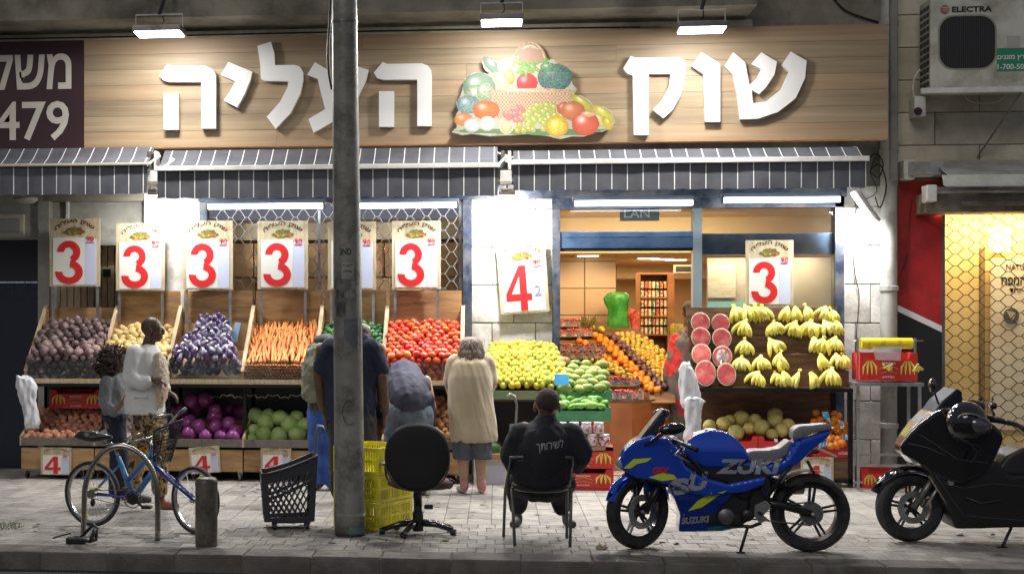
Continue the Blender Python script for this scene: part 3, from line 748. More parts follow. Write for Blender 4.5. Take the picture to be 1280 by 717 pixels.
# printed fruit cut-out
YC = YS - .10
bas = thing('fruit_basket_cutout', 'flat cut-out picture of a heaped fruit basket at the middle of the sign', 'sign', P(668, 172, YC))
W5, H5 = 1127, 717
fnp = lambda u, v: P(560 + 220 * u, 45 + 140 * (1 - v), YC - .003)
out5 = [(25, 615), (60, 585), (45, 540), (55, 495), (70, 480), (50, 430), (75, 395), (95, 330), (110, 275), (165, 235), (225, 240), (270, 245), (235, 215), (215, 165), (235, 138), (290, 155), (330, 175), (350, 150), (410, 140), (440, 90), (480, 50), (530, 40), (580, 60), (615, 105), (635, 160), (670, 150), (700, 180), (760, 205), (792, 250), (797, 310), (825, 340), (800, 385), (850, 380), (900, 410), (935, 450), (1000, 455), (1045, 485), (1068, 545), (1050, 590), (990, 610), (930, 615), (870, 645), (800, 640), (720, 660), (640, 640), (540, 625), (400, 635), (260, 640), (150, 625), (90, 635)]
MB().prism([P(560 + a / W5 * 220, 45 + b_ / H5 * 140, YC) for a, b_ in out5], (0, .045, 0)).build('cutout_board', M_['white'], bas)
def fruit_paint(nx, ny):
    p = Paint(W5, H5, nx, ny, (.5, .5, .45))
    g1_, g2_, g3_ = (.30, .42, .25), (.22, .36, .20), (.38, .48, .30)
    p.poly(out5, (.52, .52, .42), nz=.02)
    p.poly([(x, y + 3) for x, y in [(40, 610), (120, 590), (700, 590), (1040, 590), (870, 635), (640, 632), (400, 628), (150, 618)]], (.20, .30, .16))
    p.ell(200, 330, 105, 95, (.26, .38, .28)).ell(190, 390, 85, 80, g3_, 10, nz=.25).ell(130, 440, 75, 60, (.30, .42, .42), nz=.25).ell(240, 360, 55, 60, (.42, .50, .34), nz=.2)
    p.ell(285, 195, 85, 34, (.18, .27, .20), 45).ell(370, 200, 55, 60, (.45, .55, .38), nz=.2).ell(395, 265, 35, 50, (.75, .42, .15))
    p.ell(340, 295, 75, 38, (.78, .70, .38), 50)
    for a in range(0, 181, 4):
        t = math.radians(a); p.ell(525 - 100 * math.cos(t), 190 - 145 * math.sin(t), 12, 12, (.55, .36, .22))
    for i in range(60):
        p.ell(440 + p.rs.rand() * 190, 150 + p.rs.rand() * 90, 16, 12, (.16 + .2 * p.rs.rand(), .36 + .2 * p.rs.rand(), .12), hi=.1)
    p.poly([(455, 95), (525, 70), (600, 95), (612, 165), (445, 165)], (.45, .30, .22))
    p.ell(685, 265, 112, 88, (.16, .27, .24), nz=.35, hi=.1).ell(640, 200, 50, 30, g2_, nz=.3)
    p.ell(505, 300, 68, 62, (.68, .07, .06)).ell(500, 235, 10, 30, (.25, .45, .15))
    p.poly([(270, 345), (810, 345), (745, 500), (320, 530)], (.58, .42, .30), stripe=.30).ell(545, 352, 280, 16, (.66, .50, .36), nz=.2)
    p.ell(245, 475, 85, 62, (.78, .25, .10), nz=.15).ell(100, 535, 60, 42, (.80, .33, .14))
    for i in range(26): p.ell(400 + p.rs.rand() * 100 - 50 * p.rs.rand(), 460 + p.rs.rand() * 100, 20, 20, (.60, .30, .26))
    for i in range(60):
        a = p.rs.rand() * 6.28; q = p.rs.rand() ** .5; p.ell(610 + 120 * q * math.cos(a), 520 + 85 * q * math.sin(a), 21, 21, (.50, .55, .18))
    for (x, y) in ((460, 570), (520, 595), (445, 605), (485, 605), (545, 600)): p.ell(x, y, 20, 20, (.52, .50, .14))
    p.ell(155, 572, 54, 44, (.70, .70, .68), rim=.3).ell(252, 560, 50, 48, (.74, .74, .72), rim=.3)
    p.ell(374, 585, 46, 44, (.72, .70, .50), hi=0).ell(374, 585, 36, 34, (.62, .62, .36), hi=.3, nz=.12)
    p.ell(860, 430, 90, 28, (.62, .58, .14), 35).ell(990, 500, 85, 40, (.70, .62, .16), 35).ell(960, 540, 50, 40, (.72, .64, .25), 20).ell(1020, 560, 48, 26, (.66, .56, .12), 60)
    p.ell(745, 465, 48, 42, (.62, .22, .12)).ell(800, 480, 78, 62, (.66, .27, .14))
    p.ell(880, 562, 88, 76, (.72, .20, .13), hi=.6).ell(900, 500, 50, 18, (.75, .55, .35))
    p.ell(697, 578, 74, 68, (.74, .52, .10), hi=0).ell(697, 578, 60, 55, (.78, .64, .14), nz=.15, hi=.3)
    k = np.zeros_like(p.m)
    return p
fp = fruit_paint(200, 124); fp.sheet(fnp, bas)

# maroon sign to the left
ms = thing('shop_sign', 'dark maroon sign panel with pale Hebrew letters and telephone digits, cut by the left edge', 'sign', P(50, 190, YS))
mz = [mat('maroon_panel', (.035, .012, .018), .45, rv=.1)]
bx('panel', mz[0], ms, gxs(-160), gxs(104.6), YS + .0, YS + .1, zs0 - .01, zs1, .003)
pale = mat('pale_lettering', (.62, .58, .52), .5)
text_px('משלו'[::-1], -22, 57, 89, 112, YS - .002, pale, ms, .016, shear=0, depth=.008)
text_px('4479', -37, 127, 86, 176, YS - .002, pale, ms, .012, depth=.008)

# ---------------------------------------------------------------- awnings
awm = stripes_mat('awning_fabric', (.078, .083, .100), (.75, .75, .76), .1615, .0095)
def awning(label, x0, x1, bar_h, yb, yv):
    YA, YB = -.74, -1.08
    a = thing('awning', label, 'awning', P((x0 + x1) / 2, yv, YB))
    xa, xb = P(x0, 210, YB).x, P(x1, 210, YB).x
    xm = (x0 + x1) / 2
    zt = P(xm, 186, YA).z; zb = P(xm, yb, YB).z; zv = P(xm, yv, YB).z
    nseg = max(8, int((xb - xa) / .10)); b = MB()
    sag = lambda t: .012 * math.sin(t * 19) + .006 * math.sin(t * 47)
    top = [V((xa + (xb - xa) * i / nseg, YA, zt)) for i in range(nseg + 1)]
    mid = [V((xa + (xb - xa) * i / nseg, (YA + YB) / 2, (zt + zb) / 2 - .02 + sag(i / nseg) * .4)) for i in range(nseg + 1)]
    frt = [V((xa + (xb - xa) * i / nseg, YB, zb)) for i in range(nseg + 1)]
    rows_ = [top, mid, frt]
    for r0, r1 in zip(rows_, rows_[1:]):
        for i in range(nseg): b.quad(r0[i], r0[i + 1], r1[i + 1], r1[i])
    b.build('fabric', awm, a, True)
    b = MB(); nn = nseg * 2
    q = []
    for j in range(5):
        t = j / 4; q.append([V((xa + (xb - xa) * i / nn, YB - .012 + t * sag(i / nn * 1.3) * .5, zb - .004 + (zv - zb) * t + (.006 * math.sin(i * 1.3) if j == 4 else 0))) for i in range(nn + 1)])
    for r0, r1 in zip(q, q[1:]):
        for i in range(nn): b.quad(r0[i], r0[i + 1], r1[i + 1], r1[i])
    b.build('valance', awm, a, True)
    MB().box(xa - .03, xb + .03, YB - .045, YB - .014, zb - bar_h / 2, zb + bar_h / 2).bevel(.006, 2).build('front_bar', M_['white_metal'] if bar_h > .04 else mat('beige_bar', (.5, .46, .36), .5), a)
    MB().tube([(xa, YA + .03, zt - .03), (xb, YA + .03, zt - .03)], .025, 10).build('roller_tube', M_['black'], a, True)
    for x in (xa + .02, xb - .02):
        MB().tube([(x, YA + .02, zt - .06), (x + (.12 if x < 0 else -.12), (YA + YB) / 2, zt - .12), (x, YB, zb - .02)], .014, 8).build('folding_arm', M_['white_metal'], a)
    return a
awning('leftmost striped awning, grey with a thin beige bar, over the beet bin', -150, 184, .028, 207, 243)
awning('middle striped grey awning with white bar above the six price boards', 197, 622, .052, 209, 246)
awning('right striped grey awning with white bar above the shop entrance', 642, 1082, .052, 201, 236)
for px, lab in ((190, 'white awning motor box between the left and middle awnings'), (632, 'white awning motor box hanging between the middle and right awnings')):
    mb_ = thing('awning_motor', lab, 'motor box', P(px, 225, -.95))
    a, b_, c, d = R(px - 7, 213, px + 8, 228, -.98); bx('housing', M_['white_metal'], mb_, a, b_, -1.0, -.75, c, d, .01)
    a, b_, c, d = R(px - 6, 189, px - 1, 212, -.9); bx('bracket', M_['dark_steel'], mb_, a, b_, -.92, -.8, c, d, .006)
    a, b_, c, d = R(px + 3, 189, px + 7, 212, -.9); bx('bracket', M_['white_metal'], mb_, a, b_, -.92, -.8, c, d, .006)
bx('navy_lintel_box', M_['navy_frame'], bld, gx(250), gx(1056), -.10, .03, ztop - .02, ztop + .14)  # dark navy header box across the gap below the awnings

# ---------------------------------------------------------------- lamps
tube_m = mat('tube_glow', (1, 1, 1), emit=9, ecol=(.93, .97, 1))
def fluoro(label, x0, x1, yc, power):
    Y = -.42; a, b_, c, d = R(x0, yc - 5, x1, yc + 4, Y)
    t = thing('fluorescent_lamp', label, 'lamp', ((a + b_) / 2, Y, c), 'fluorescent lamps under the awnings')
    zc = (c + d) / 2
    bx('housing', mat('lamp_housing', (.3, .38, .5), .4) if 'lh' not in M_ else M_['lh'], t, a - .02, b_ + .02, Y - .02, Y + .07, zc + .025, zc + .075, .006)
    M_.setdefault('lh', bpy.data.materials['lamp_housing'])
    MB().tube([(a, Y, zc), (b_, Y, zc)], .031, 12).build('tube', tube_m, t, True)
    for x in (a - .012, b_ - .002): bx('end_cap', M_['dark_steel'], t, x, x + .014, Y - .03, Y + .04, zc - .03, zc + .04)
    area('tube_light', ((a + b_) / 2, Y - .035, zc - .04), b_ - a, .06, power, (0, -1.0, -1), (.95, .98, 1.0))
    return t
fluoro('fluorescent lamp above the eggplant and carrot bins', 260, 404, 258, 20)
fluoro('fluorescent lamp above the tomato bin', 450, 571, 257, 22)
fluoro('fluorescent lamp above the shop entrance', 718, 866, 254, 26)
fluoro('fluorescent lamp above the banana shelves', 904, 1050, 250, 26)
led = mat('floodlight_glow', (1, 1, 1), emit=22, ecol=(1, .96, .95))
for (px, py, w_, lab) in ((199, 41, 62, 'left floodlight on a wire bracket above the maroon and wooden signs'), (627, 27, 54, 'middle floodlight above the printed fruit basket'), (877, 36, 60, 'right floodlight above the last Hebrew word')):
    Y = -1.5; c = P(px, py, Y); hw = w_ / SCL(px, Y) / 2
    f = thing('floodlight', lab, 'floodlight', c)
    M = Matrix.Translation(c) @ Matrix.Rotation(math.radians(-3), 4, 'X')
    MB().box(-hw, hw, -.14, .14, -.012, .05, M).bevel(.01, 2).build('housing', M_['dark_steel'], f)
    MB().box(-hw * .92, hw * .92, -.125, .125, -.022, -.0125, M).bevel(.006, 2).build('lens', led, f)
    z1 = c.z + .19
    MB().tube([c + V((-hw * .96, 0, 0)), (c.x - hw * .96, Y, z1), (c.x + hw * .96, Y, z1), c + V((hw * .96, 0, 0))], .008, 6).build('bracket', M_['white_metal'], f)
    MB().tube([(c.x, Y, z1), (c.x + .05, Y + .05, z1 + .2), (c.x + .1, -1.2, z1 + .35)], .02, 8).build('hanger', M_['black'], f)
    MB().tube([(c.x - .03, Y + .05, c.z + .04), (c.x + .03, Y + .1, z1 - .05), (c.x + .02, Y, z1 + .03)], .006, 6).build('cable', M_['black'], f, True)
    area('flood_light', c + V((0, .01, -.035)), hw * 1.7, .22, 30, (0, .50, -1), (1, .96, .90))
    area('flood_light', c + V((0, -.05, -.035)), hw * 1.7, .22, 125, (0, -.9, -1), (1, .96, .90))
cl = thing('tilted_lamp', 'bright tilted strip lamp fixed at the top of the right pillar', 'lamp', P(1084, 258, -.3))
p0, p1 = P(1070, 237, -.35), P(1098, 277, -.35)
MB().tube([p0, p1], .035, 10).build('housing', M_['white_metal'], cl, True)
MB().tube([p0 + V((-.045, -.0, -.03)), p1 + V((-.045, 0, -.03))], .02, 8).build('tube', tube_m, cl, True)
area('pillar_light', (p0 + p1) / 2 + V((-.10, -.02, -.1)), .1, .4, 24, (-.25, .35, -1))
for px, lab, pw in ((634, 'small floodlight facing the white pillar between the middle and right awnings', 48), (196, 'small floodlight facing the white wall beside the beet bin', 22)):
    c = P(px, 240, -.62); f = thing('floodlight', lab, 'floodlight', c)
    M = Matrix.Translation(c) @ Matrix.Rotation(math.radians(30), 4, 'X')
    MB().box(-.09, .09, -.07, .07, -.01, .04, M).bevel(.008, 2).build('housing', M_['white_metal'], f)
    MB().box(-.08, .08, -.06, .06, -.018, -.0105, M).build('lens', led, f)
    MB().tube([c + V((0, 0, .04)), c + V((0, .02, .13)), c + V((0, .1, .2))], .01, 6).build('bracket', M_['dark_steel'], f)
    area('flood_light', c + V((0, 0, -.04)), .16, .12, pw, (0, .42, -1))
# ---------------------------------------------------------------- fruit and vegetable meshes (shared between the single pieces)
def ball(name, r, m, nz=.05, nsc=2.0, seed=0, dimple=0, taper=0, sub=2, bend=0, calyx=None):
    b = bmesh.new(); bmesh.ops.create_icosphere(b, subdivisions=sub, radius=1)
    for v in b.verts:
        c = v.co.copy(); n = noise.noise(c * nsc + V((seed * 3.1, seed, 0)))
        k = 1 + nz * n
        if dimple and c.z > .75: k -= dimple * (c.z - .75) / .25
        tz = 1 - taper * c.z
        v.co = V((c.x * r[0] * k * tz, c.y * r[1] * k * tz, c.z * r[2] * k))
        if bend: v.co.x += bend * (c.z * c.z)
    me = bpy.data.meshes.new(name); b.to_mesh(me); b.free(); me.materials.append(m)
    me.polygons.foreach_set('use_smooth', [True] * len(me.polygons))
    return me
def variants(name, r, m, n=3, **k):
    return [ball(name, tuple(x * (1 + .08 * (i - 1)) for x in r), m, seed=i + 1, **k) for i in range(n)]
def piece(name, me, loc, rot, label, cat, group, sc=1.0, flat=None):
    o = bpy.data.objects.new(name, me); COL.objects.link(o); o.location = loc; o.rotation_euler = rot
    o.scale = (sc, sc, sc) if flat is None else (sc * flat[0], sc * flat[1], sc * flat[2])
    return tag(o, label, cat, group)
def rot_any(): return (U(0, 6.28), U(0, 6.28), U(0, 6.28))
def heap(name, label, cat, group, meshes, q, sp, lift=.5, jit=.18, rot=rot_any, front=0, bump=None, sc=(.9, 1.1), layers=1, keep=None, limit=300):
    FL, FR, BR, BL = [V(p) for p in q]; n = (FR - FL).cross(BL - FL).normalized()
    if n.z < 0: n = -n
    W = ((FR - FL).length + (BR - BL).length) / 2; D = (BL - FL).length; out = []
    nu = max(2, int(W / sp)); nv = max(2, int(D / (sp * .86)) + 1)
    for L_ in range(layers):
        for j in range(nv):
            for i in range(nu):
                u = (i + .5 + (.25 if (j + L_) % 2 else -.25)) / nu; v = (j + (.5 if L_ else 0)) / max(1, nv - 1)
                if v > 1: continue
                u += U(-jit, jit) / nu; v = min(1, max(0, v + U(-jit, jit) / nv)); u = min(.97, max(.03, u))
                p = FL.lerp(FR, u).lerp(BL.lerp(BR, u), v)
                h = lift * sp + L_ * sp * .6 + U(-.12, .12) * sp + (bump(u, v) if bump else 0)
                if keep and not keep(u, v): continue
                out.append(p + n * h)
    for k in range(front):
        for i in range(nu + 1):
            u = (i + (.5 if k % 2 else 0)) / nu; u = min(.98, max(.02, u))
            p = FL.lerp(FR, u); out.append(V((p.x, p.y + U(-.006, .006), p.z - (k + .55) * sp * .8)))
    for p in out[:limit]:
        piece(name, random.choice(meshes), p, rot(), label, cat, group, U(*sc))
    return out

F = {}
F['beet'] = variants('beet', (.054, .054, .05), mat('beet_skin', (.085, .045, .05), .65, col2=(.21, .15, .14), scale=14, rv=.35, hue=.02, bump=.3, bscale=60), nz=.12)
F['yellow_potato'] = variants('potato', (.045, .04, .055), mat('yellow_potato_skin', (.52, .37, .13), .6, col2=(.64, .48, .2), scale=20, rv=.15), nz=.15)
F['red_potato'] = variants('potato', (.045, .04, .062), mat('red_potato_skin', (.42, .16, .09), .55, col2=(.52, .25, .15), scale=20, rv=.2), nz=.12)
F['garlic'] = variants('garlic_bulb', (.032, .032, .03), mat('garlic_skin', (.62, .55, .5), .6, col2=(.5, .36, .36), scale=20, rv=.12), nz=.1, taper=.2)
F['tomato'] = variants('tomato', (.046, .046, .038), mat('tomato_skin', (.62, .045, .014), .25, col2=(.66, .10, .02), scale=5, rv=.2, hue=.012, coat=.3), nz=.05, dimple=.2)
F['citrus'] = variants('clementine', (.042, .042, .036), mat('yellow_green_peel', (.62, .44, .03), .4, col2=(.40, .44, .05), scale=9, rv=.15, hue=.018, bump=.15, bscale=200), nz=.03, dimple=.1)
F['onion'] = variants('onion', (.045, .045, .042), mat('onion_skin', (.36, .17, .06), .4, col2=(.46, .26, .11), scale=12, rv=.25), nz=.05, taper=.12)
F['orange'] = variants('orange', (.042, .042, .040), mat('orange_peel', (.72, .22, .012), .4, rv=.1, hue=.01, bump=.15, bscale=200), nz=.02, dimple=.06)
F['plum'] = variants('plum', (.034, .034, .038), mat('plum_skin', (.10, .045, .06), .4, rv=.3), nz=.04)
F['green_apple'] = variants('apple', (.038, .038, .034), mat('green_apple_skin', (.36, .34, .05), .35, col2=(.45, .3, .06), scale=12, rv=.25, hue=.03), nz=.04, dimple=.25)
F['mango'] = variants('mango', (.052, .045, .078), mat('mango_skin', (.13, .24, .05), .35, col2=(.34, .36, .08), scale=8, rv=.15), nz=.05)
F['green_mango'] = variants('mango', (.040, .038, .075), mat('bright_green_mango_skin', (.11, .30, .05), .3, col2=(.22, .42, .08), scale=8, rv=.15), nz=.04)
F['dragon'] = variants('dragon_fruit', (.042, .042, .05), mat('dragon_fruit_skin', (.62, .05, .13), .5, col2=(.4, .3, .1), scale=26, rv=.2), nz=.25, nsc=4)
F['pepper'] = variants('green_pepper', (.04, .04, .055), mat('green_pepper_skin', (.03, .14, .035), .25, coat=.3, rv=.3), nz=.15, taper=.15)
cab_p = mat('purple_cabbage_leaf', (.17, .03, .14), .3, col2=(.29, .06, .24), scale=7, lo=.35, hi=.65, bump=.5, bscale=22, rv=.2, coat=.25, stretch=(1, 1, .5))
cab_g = mat('green_cabbage_leaf', (.30, .46, .13), .5, col2=(.46, .60, .24), scale=7, bump=.5, bscale=22, rv=.12, stretch=(1, 1, .5))
def cabbage(name, r, m, seed):
    b = bmesh.new(); bmesh.ops.create_icosphere(b, subdivisions=3, radius=1)
    for v in b.verts:
        c = v.co.copy(); a = math.atan2(c.y, c.x)
        n = noise.noise(c * 1.6 + V((seed * 3, 0, 0))) * .06
        leaf = .045 * math.copysign(abs(math.sin(a * 2.5 + c.z * 2.2 + seed)) ** .4, math.sin(a * 2.5 + c.z * 2.2 + seed))
        v.co = V((c.x, c.y, c.z * .88)) * r * (1 + n + leaf * (1 - c.z * c.z))
    me = bpy.data.meshes.new(name); b.to_mesh(me); b.free(); me.materials.append(m); me.polygons.foreach_set('use_smooth', [True] * len(me.polygons)); return me
F['cab_p'] = [cabbage('purple_cabbage', .092, cab_p, i) for i in range(3)]
F['cab_g'] = [cabbage('green_cabbage', .105, cab_g, i) for i in range(3)]
def melon_mesh(name, r, m):
    return ball(name, (r, r, r * .95), m, nz=.02, sub=3)
F['melon'] = [melon_mesh('melon', .092, mat('yellow_melon_rind', (.50, .42, .10), .6, col2=(.60, .52, .2), scale=18, bump=.5, bscale=90, rv=.15))]
def carrot_mesh(k):
    b = MB(); L_ = .19 + .02 * k; pts = []; rr = []
    for i in range(7):
        t = i / 6; pts.append((math.sin(t * 2.4 + k) * .006, math.cos(t * 2 + k) * .004, L_ * t)); rr.append(.0175 * (1 - .55 * t ** 1.6) if i else .012)
    rr[-1] = .006
    b.tube(pts, rr, 8)
    return b.mesh('carrot', CARROT, True)
CARROT = mat('carrot_skin', (.66, .20, .035), .45, col2=(.74, .30, .08), scale=18, rv=.14, stretch=(1, 1, .4))
F['carrot'] = [carrot_mesh(k) for k in range(3)]
EGG = mat('shrink_wrapped_aubergine', (.06, .035, .10), .2, col2=(.44, .45, .54), scale=7, detail=4, lo=.5, hi=.74, coat=1, rv=.3, bump=.45, bscale=40)  # pale noise patches paint the film's white highlights into the skin colour
def egg_mesh(k):
    b = MB(); b.loft([((0, 0, -.062), .014, .014), ((0, 0, -.056), .034, .032), ((.003, 0, -.028), .044, .041), ((.004 * k, 0, .006), .042, .04), ((0, 0, .036), .034, .032), ((0, 0, .055), .024, .023), ((0, 0, .066), .010, .010)], 14)
    return b.wrinkle(.004, 30, k).mesh('aubergine', EGG, True)
F['egg'] = [egg_mesh(k) for k in range(3)]
ban = mat('banana_peel', (.86, .72, .10), .4, col2=(.78, .74, .20), scale=7, rv=.06, bump=.1)
ban_tip = mat('banana_stem', (.22, .28, .05), .6)
def bunch_mesh(k, n=6, spread=.075, L_=.165, single=False):
    b = MB(); rs = random.Random(k)
    for i in range(n):
        t = (i / (n - 1) - .5) * 2 if n > 1 else 0
        dx = t * spread * rs.uniform(.6, 1.15); L_ = .165 * rs.uniform(.85, 1.1); pts = []; rr = []
        for j in range(7):
            s = j / 6; x = dx * math.sin(s * 1.5) * 1.1; z = L_ * (1 - s) * (1 - .1 * abs(t)) ; yv = -.045 * math.sin(s * 2.6) - .012 * (i % 2)
            pts.append((x, yv, z)); rr.append((.007, .016, .021, .0225, .021, .016, .005)[j])
        b.tube(pts, rr, 6)
    b.ell((0, 0, L_ + .004), (.02, .014, .016), n=8)
    return b.mesh('banana_bunch', ban, True)
F['bunch'] = [bunch_mesh(0), bunch_mesh(1, 5, .06), bunch_mesh(2, 7, .085), bunch_mesh(3, 4, .045)]

# ---------------------------------------------------------------- price boards
board_m = mat('pale_board', (.50, .41, .26), .6, col2=(.60, .51, .34), scale=5, stretch=(6, 1, 1), dirt=(.36, .28, .17), dscale=3)
card_m = mat('cream_card', (.74, .74, .68), .5); lav_m = mat('lavender_card', (.56, .60, .76), .5)
mini = None
def numeral(n, f, t, m, dep=.0):
    """bold grotesque 3 or 4 cut from sheet; f maps (u, v up, depth)"""
    b = MB()
    def strip(c, rx, ry, a0, a1, wx, wy, dd, k=14):
        for i in range(k):
            q = []
            for a, o in ((a0 + (a1 - a0) * i / k, 1), (a0 + (a1 - a0) * (i + 1) / k, 1), (a0 + (a1 - a0) * (i + 1) / k, 0), (a0 + (a1 - a0) * i / k, 0)):
                a = math.radians(a); q.append(f(c[0] + (rx - (0 if o else wx)) * math.cos(a), c[1] + (ry - (0 if o else wy)) * math.sin(a), dd))
            b.quad(*q)
    if n == '3':
        strip((.47, .735), .44, .265, 178, -72, .27, .155, .0); strip((.48, .275), .52, .275, 84, -184, .28, .155, .0006, 18)
    else:
        for q, dd in (([(.54, 0), (.82, 0), (.82, 1), (.54, 1)], 0), ([(0, .22), (1, .22), (1, .375), (0, .375)], .0006), ([(0, .375), (.22, .375), (.60, .84), (.54, 1)], .0012)):
            b.quad(*[f(u, v, dd) for u, v in q])
    return b.build('numeral', m, t)
def price_board(label, x0, y0, x1, y1, Y, digit, tilt=0, posts=None, group='price boards over the bins', size=None, simple=False, extra=None, lav=True, lean=0):
    a, b_, c, d = R(x0, y0, x1, y1, Y); W, H = b_ - a, d - c; ctr = V(((a + b_) / 2, Y, (c + d) / 2))
    t = thing('price_board', label, 'price board', (ctr.x, Y, c), group)
    ct, st = math.cos(math.radians(tilt)), math.sin(math.radians(tilt)); ln = math.sin(math.radians(lean))
    def f(u, v, dd=0):   # v measured downwards from the top
        x = (u - .5) * W; z = (.5 - v) * H
        return ctr + V((x * ct + z * st, -dd + ln * z, -x * st + z * ct))
    def rect(u0, v0, u1, v1, dd, m, name, th=.004):
        MB().slab(f(u0, v1, dd), f(u1, v1, dd), f(u1, v0, dd), f(u0, v0, dd), (0, th, 0)).build(name, m, t)
    rect(0, 0, 1, 1, 0, board_m, 'board', .012)
    rect(.07, .28, .70, .975, .005, card_m, 'card'); 
    if lav: rect(.705, .30, .93, .975, .004, lav_m, 'card_strip', .003)
    tz = lambda u0, v0, u1, v1, dd: (lambda u, v: f(u0 + (u1 - u0) * u, v1 + (v0 - v1) * v, dd))
    numeral(digit, lambda u, v, dd: f(.135 + .53 * u, .965 - .64 * v, .008 + dd), t, M_['red_ink'])
    lettering('90', tz(.735, .26, .885, .335, .010), (0, .003, 0), M_['red_ink'], t, .0)
    rect(.735, .348, .885, .36, .008, M_['red_ink'], 'underline', .003)
    if extra: lettering(extra, tz(.72, .62, .86, .76, .010), (0, .003, 0), M_['grey_ink'], t)
    def arc(u, v):
        th = (u - .5) * 1.15; r = .66 + v * .085
        return f(.5 + r * math.sin(th), .70 - r * math.cos(th) * 1.0 + .04, .004)
    lettering('שוק העליה'[::-1], arc, (0, .003, 0), M_['brown_ink'], t, .012)
    if not simple:
        p = Paint(100, 45, 22, 10, (0, 0, 0)); p.rs = np.random.RandomState(5)
        p.ell(50, 30, 48, 13, (.30, .30, .10), hi=0); p.ell(50, 16, 16, 14, (.42, .24, .12), hi=0)
        for i in range(22):
            cc = [(.62, .10, .05), (.70, .50, .06), (.24, .36, .06), (.66, .30, .05), (.7, .6, .2)][p.rs.randint(5)]
            p.ell(10 + p.rs.rand() * 80, 22 + p.rs.rand() * 18, 7, 7, cc, hi=.1)
        p.ell(72, 14, 11, 11, (.16, .26, .10), hi=0); p.ell(30, 15, 12, 9, (.2, .3, .1), hi=0)
        p.sheet(lambda u, v: f(.28 + .44 * u, .24 - .12 * v, .006), t)
    if posts:
        for u in (.06, .94):
            p = f(u, .9); z0 = posts
            MB().box(p.x - .014, p.x + .014, Y + .013, Y + .035, z0, p.z).build('post', M_['steel'], t)
    return t
PB = -.26
zb = P(640, 400, -.2).z
pbs = [((62, 273, 125, 358), 'price board with a red 3 at the far left, over the beet bin', 0), ((145, 279, 206, 363), 'price board with a chipped red 3 over the yellow potato bin', 0),
       ((229, 276, 291, 362), 'price board with a red 3 over the eggplant bin', .0), ((322, 276, 385, 361), 'price board with a red 3 over the carrot bin', 0),
       ((410, 277, 470, 362), 'price board half hidden behind the street pole', 0), ((490, 276, 551, 361), 'price board with a red 3 over the tomato bin', 0)]
for q, lab, tl in pbs: price_board(lab, *q, PB, '3', tl, posts=zb - .05)
price_board('tilted price board with a large red 4 on the white pillar', 623, 303, 684, 391, -.10, '4', -4, posts=None, extra='2', lav=True)
price_board('price board with a red 3 in front of the shop window above the bananas', 932, 300, 992, 382, -.14, '3', 0, posts=1.5)

# ---------------------------------------------------------------- the long stand: upper bins, lower bins, frame, castors
YF, YB = -.90, -.14
ex = [32, 125, 208, 303, 393, 478, 577]
xe_ = [P(p, 470, YF).x for p in ex]
zf0, zf1 = P(300, 480, YF).z, P(300, 474, YF).z
z_slope0, z_slope1 = P(300, 452, YF).z, P(300, 412, -.2).z
std = thing('produce_stand', 'long wooden produce stand with slanted upper bins and black castored frame', 'stand', ((xe_[0] + xe_[-1]) / 2, (YF + YB) / 2, 0))
acr = glass_mat('acrylic', op=.03)
labels = ['beet', 'potato', 'aubergine', 'carrot', 'pepper', 'tomato']
ztop_b = P(300, 363, YB).z
for i, x in enumerate(xe_):
    th = .018
    zt_ = P(ex[i], 383, YB).z
    pts = [(x - th, YF, zf0), (x - th, YB, zf0), (x - th, YB, zt_), (x - th, YB - .05, zt_), (x - th, YF, zf1 + .09)]
    MB().prism(pts, (2 * th, 0, 0)).build('divider', M_['ply'], std)
    MB().slab((x - th - .003, YF - .004, zf1 + .085), (x + th + .003, YF - .004, zf1 + .085), (x + th + .003, YB - .05, zt_ + .004), (x - th - .003, YB - .05, zt_ + .004), (0, 0, .01)).build('divider_edge', M_['edge'], std)
for i in range(6):
    a, b_ = xe_[i] + .02, xe_[i + 1] - .02
    zt_ = P(ex[i], 384, YB).z if i == 0 else ztop_b
    # back boards, three planks high, overlapping the lattice behind
    z = 1.05; nP = 3
    for k in range(nP):
        h = (zt_ - 1.05) / nP
        bx('back_board', M_['ply'], std, a, b_, YB + U(0, .006), YB + .02, z + .002, z + h - .003, .002); z += h
    MB().slab((a, YF + .03, zf0 + .02), (b_, YF + .03, zf0 + .02), (b_, YB, zf0 + .36), (a, YB, zf0 + .36), (0, 0, .015)).build('bin_floor', M_['cardboard'], std)
    bx('front_strip', M_['edge'], std, a - .02, b_ + .02, YF - .014, YF - .001, zf0, zf1, .002)
    bx('clear_front', acr, std, a, b_, YF + .000, YF + .004, zf1, z_slope0 + .01)
zs0_ = zf0 - .035
# steel frame and lower deck
xa, xb = xe_[0] - .02, xe_[-1] + .02
bx('frame_rail', M_['black_metal'], std, xa, xb, YF - .02, YF + .03, zs0_, zf0 - .002)
for i, x in enumerate(xe_):
    if i % 1 == 0:
        bx('frame_post', M_['black_metal'], std, x - .018, x + .018, YF + .12, YF + .16, .12, zs0_)
        bx('frame_post', M_['black_metal'], std, x - .018, x + .018, -.2, -.16, .12, zs0_)
bx('lower_back', M_['charcoal'], std, xa, xb, -.20, -.17, .1, zs0_)
lx = [26, 118, 207, 304, 391, 478, 577]; lxx = [P(p, 555, YF - .04).x for p in lx]
YL = YF - .05
zl_t, zl_b = P(300, 549, YL).z, P(300, 559, YL).z
zw_t, zw_b = P(300, 562, YL).z, P(300, 589, YL).z
grey_lip = mat('grey_bin_lip', (.17, .15, .13), .6, dirt=(.07, .06, .05), dscale=5)
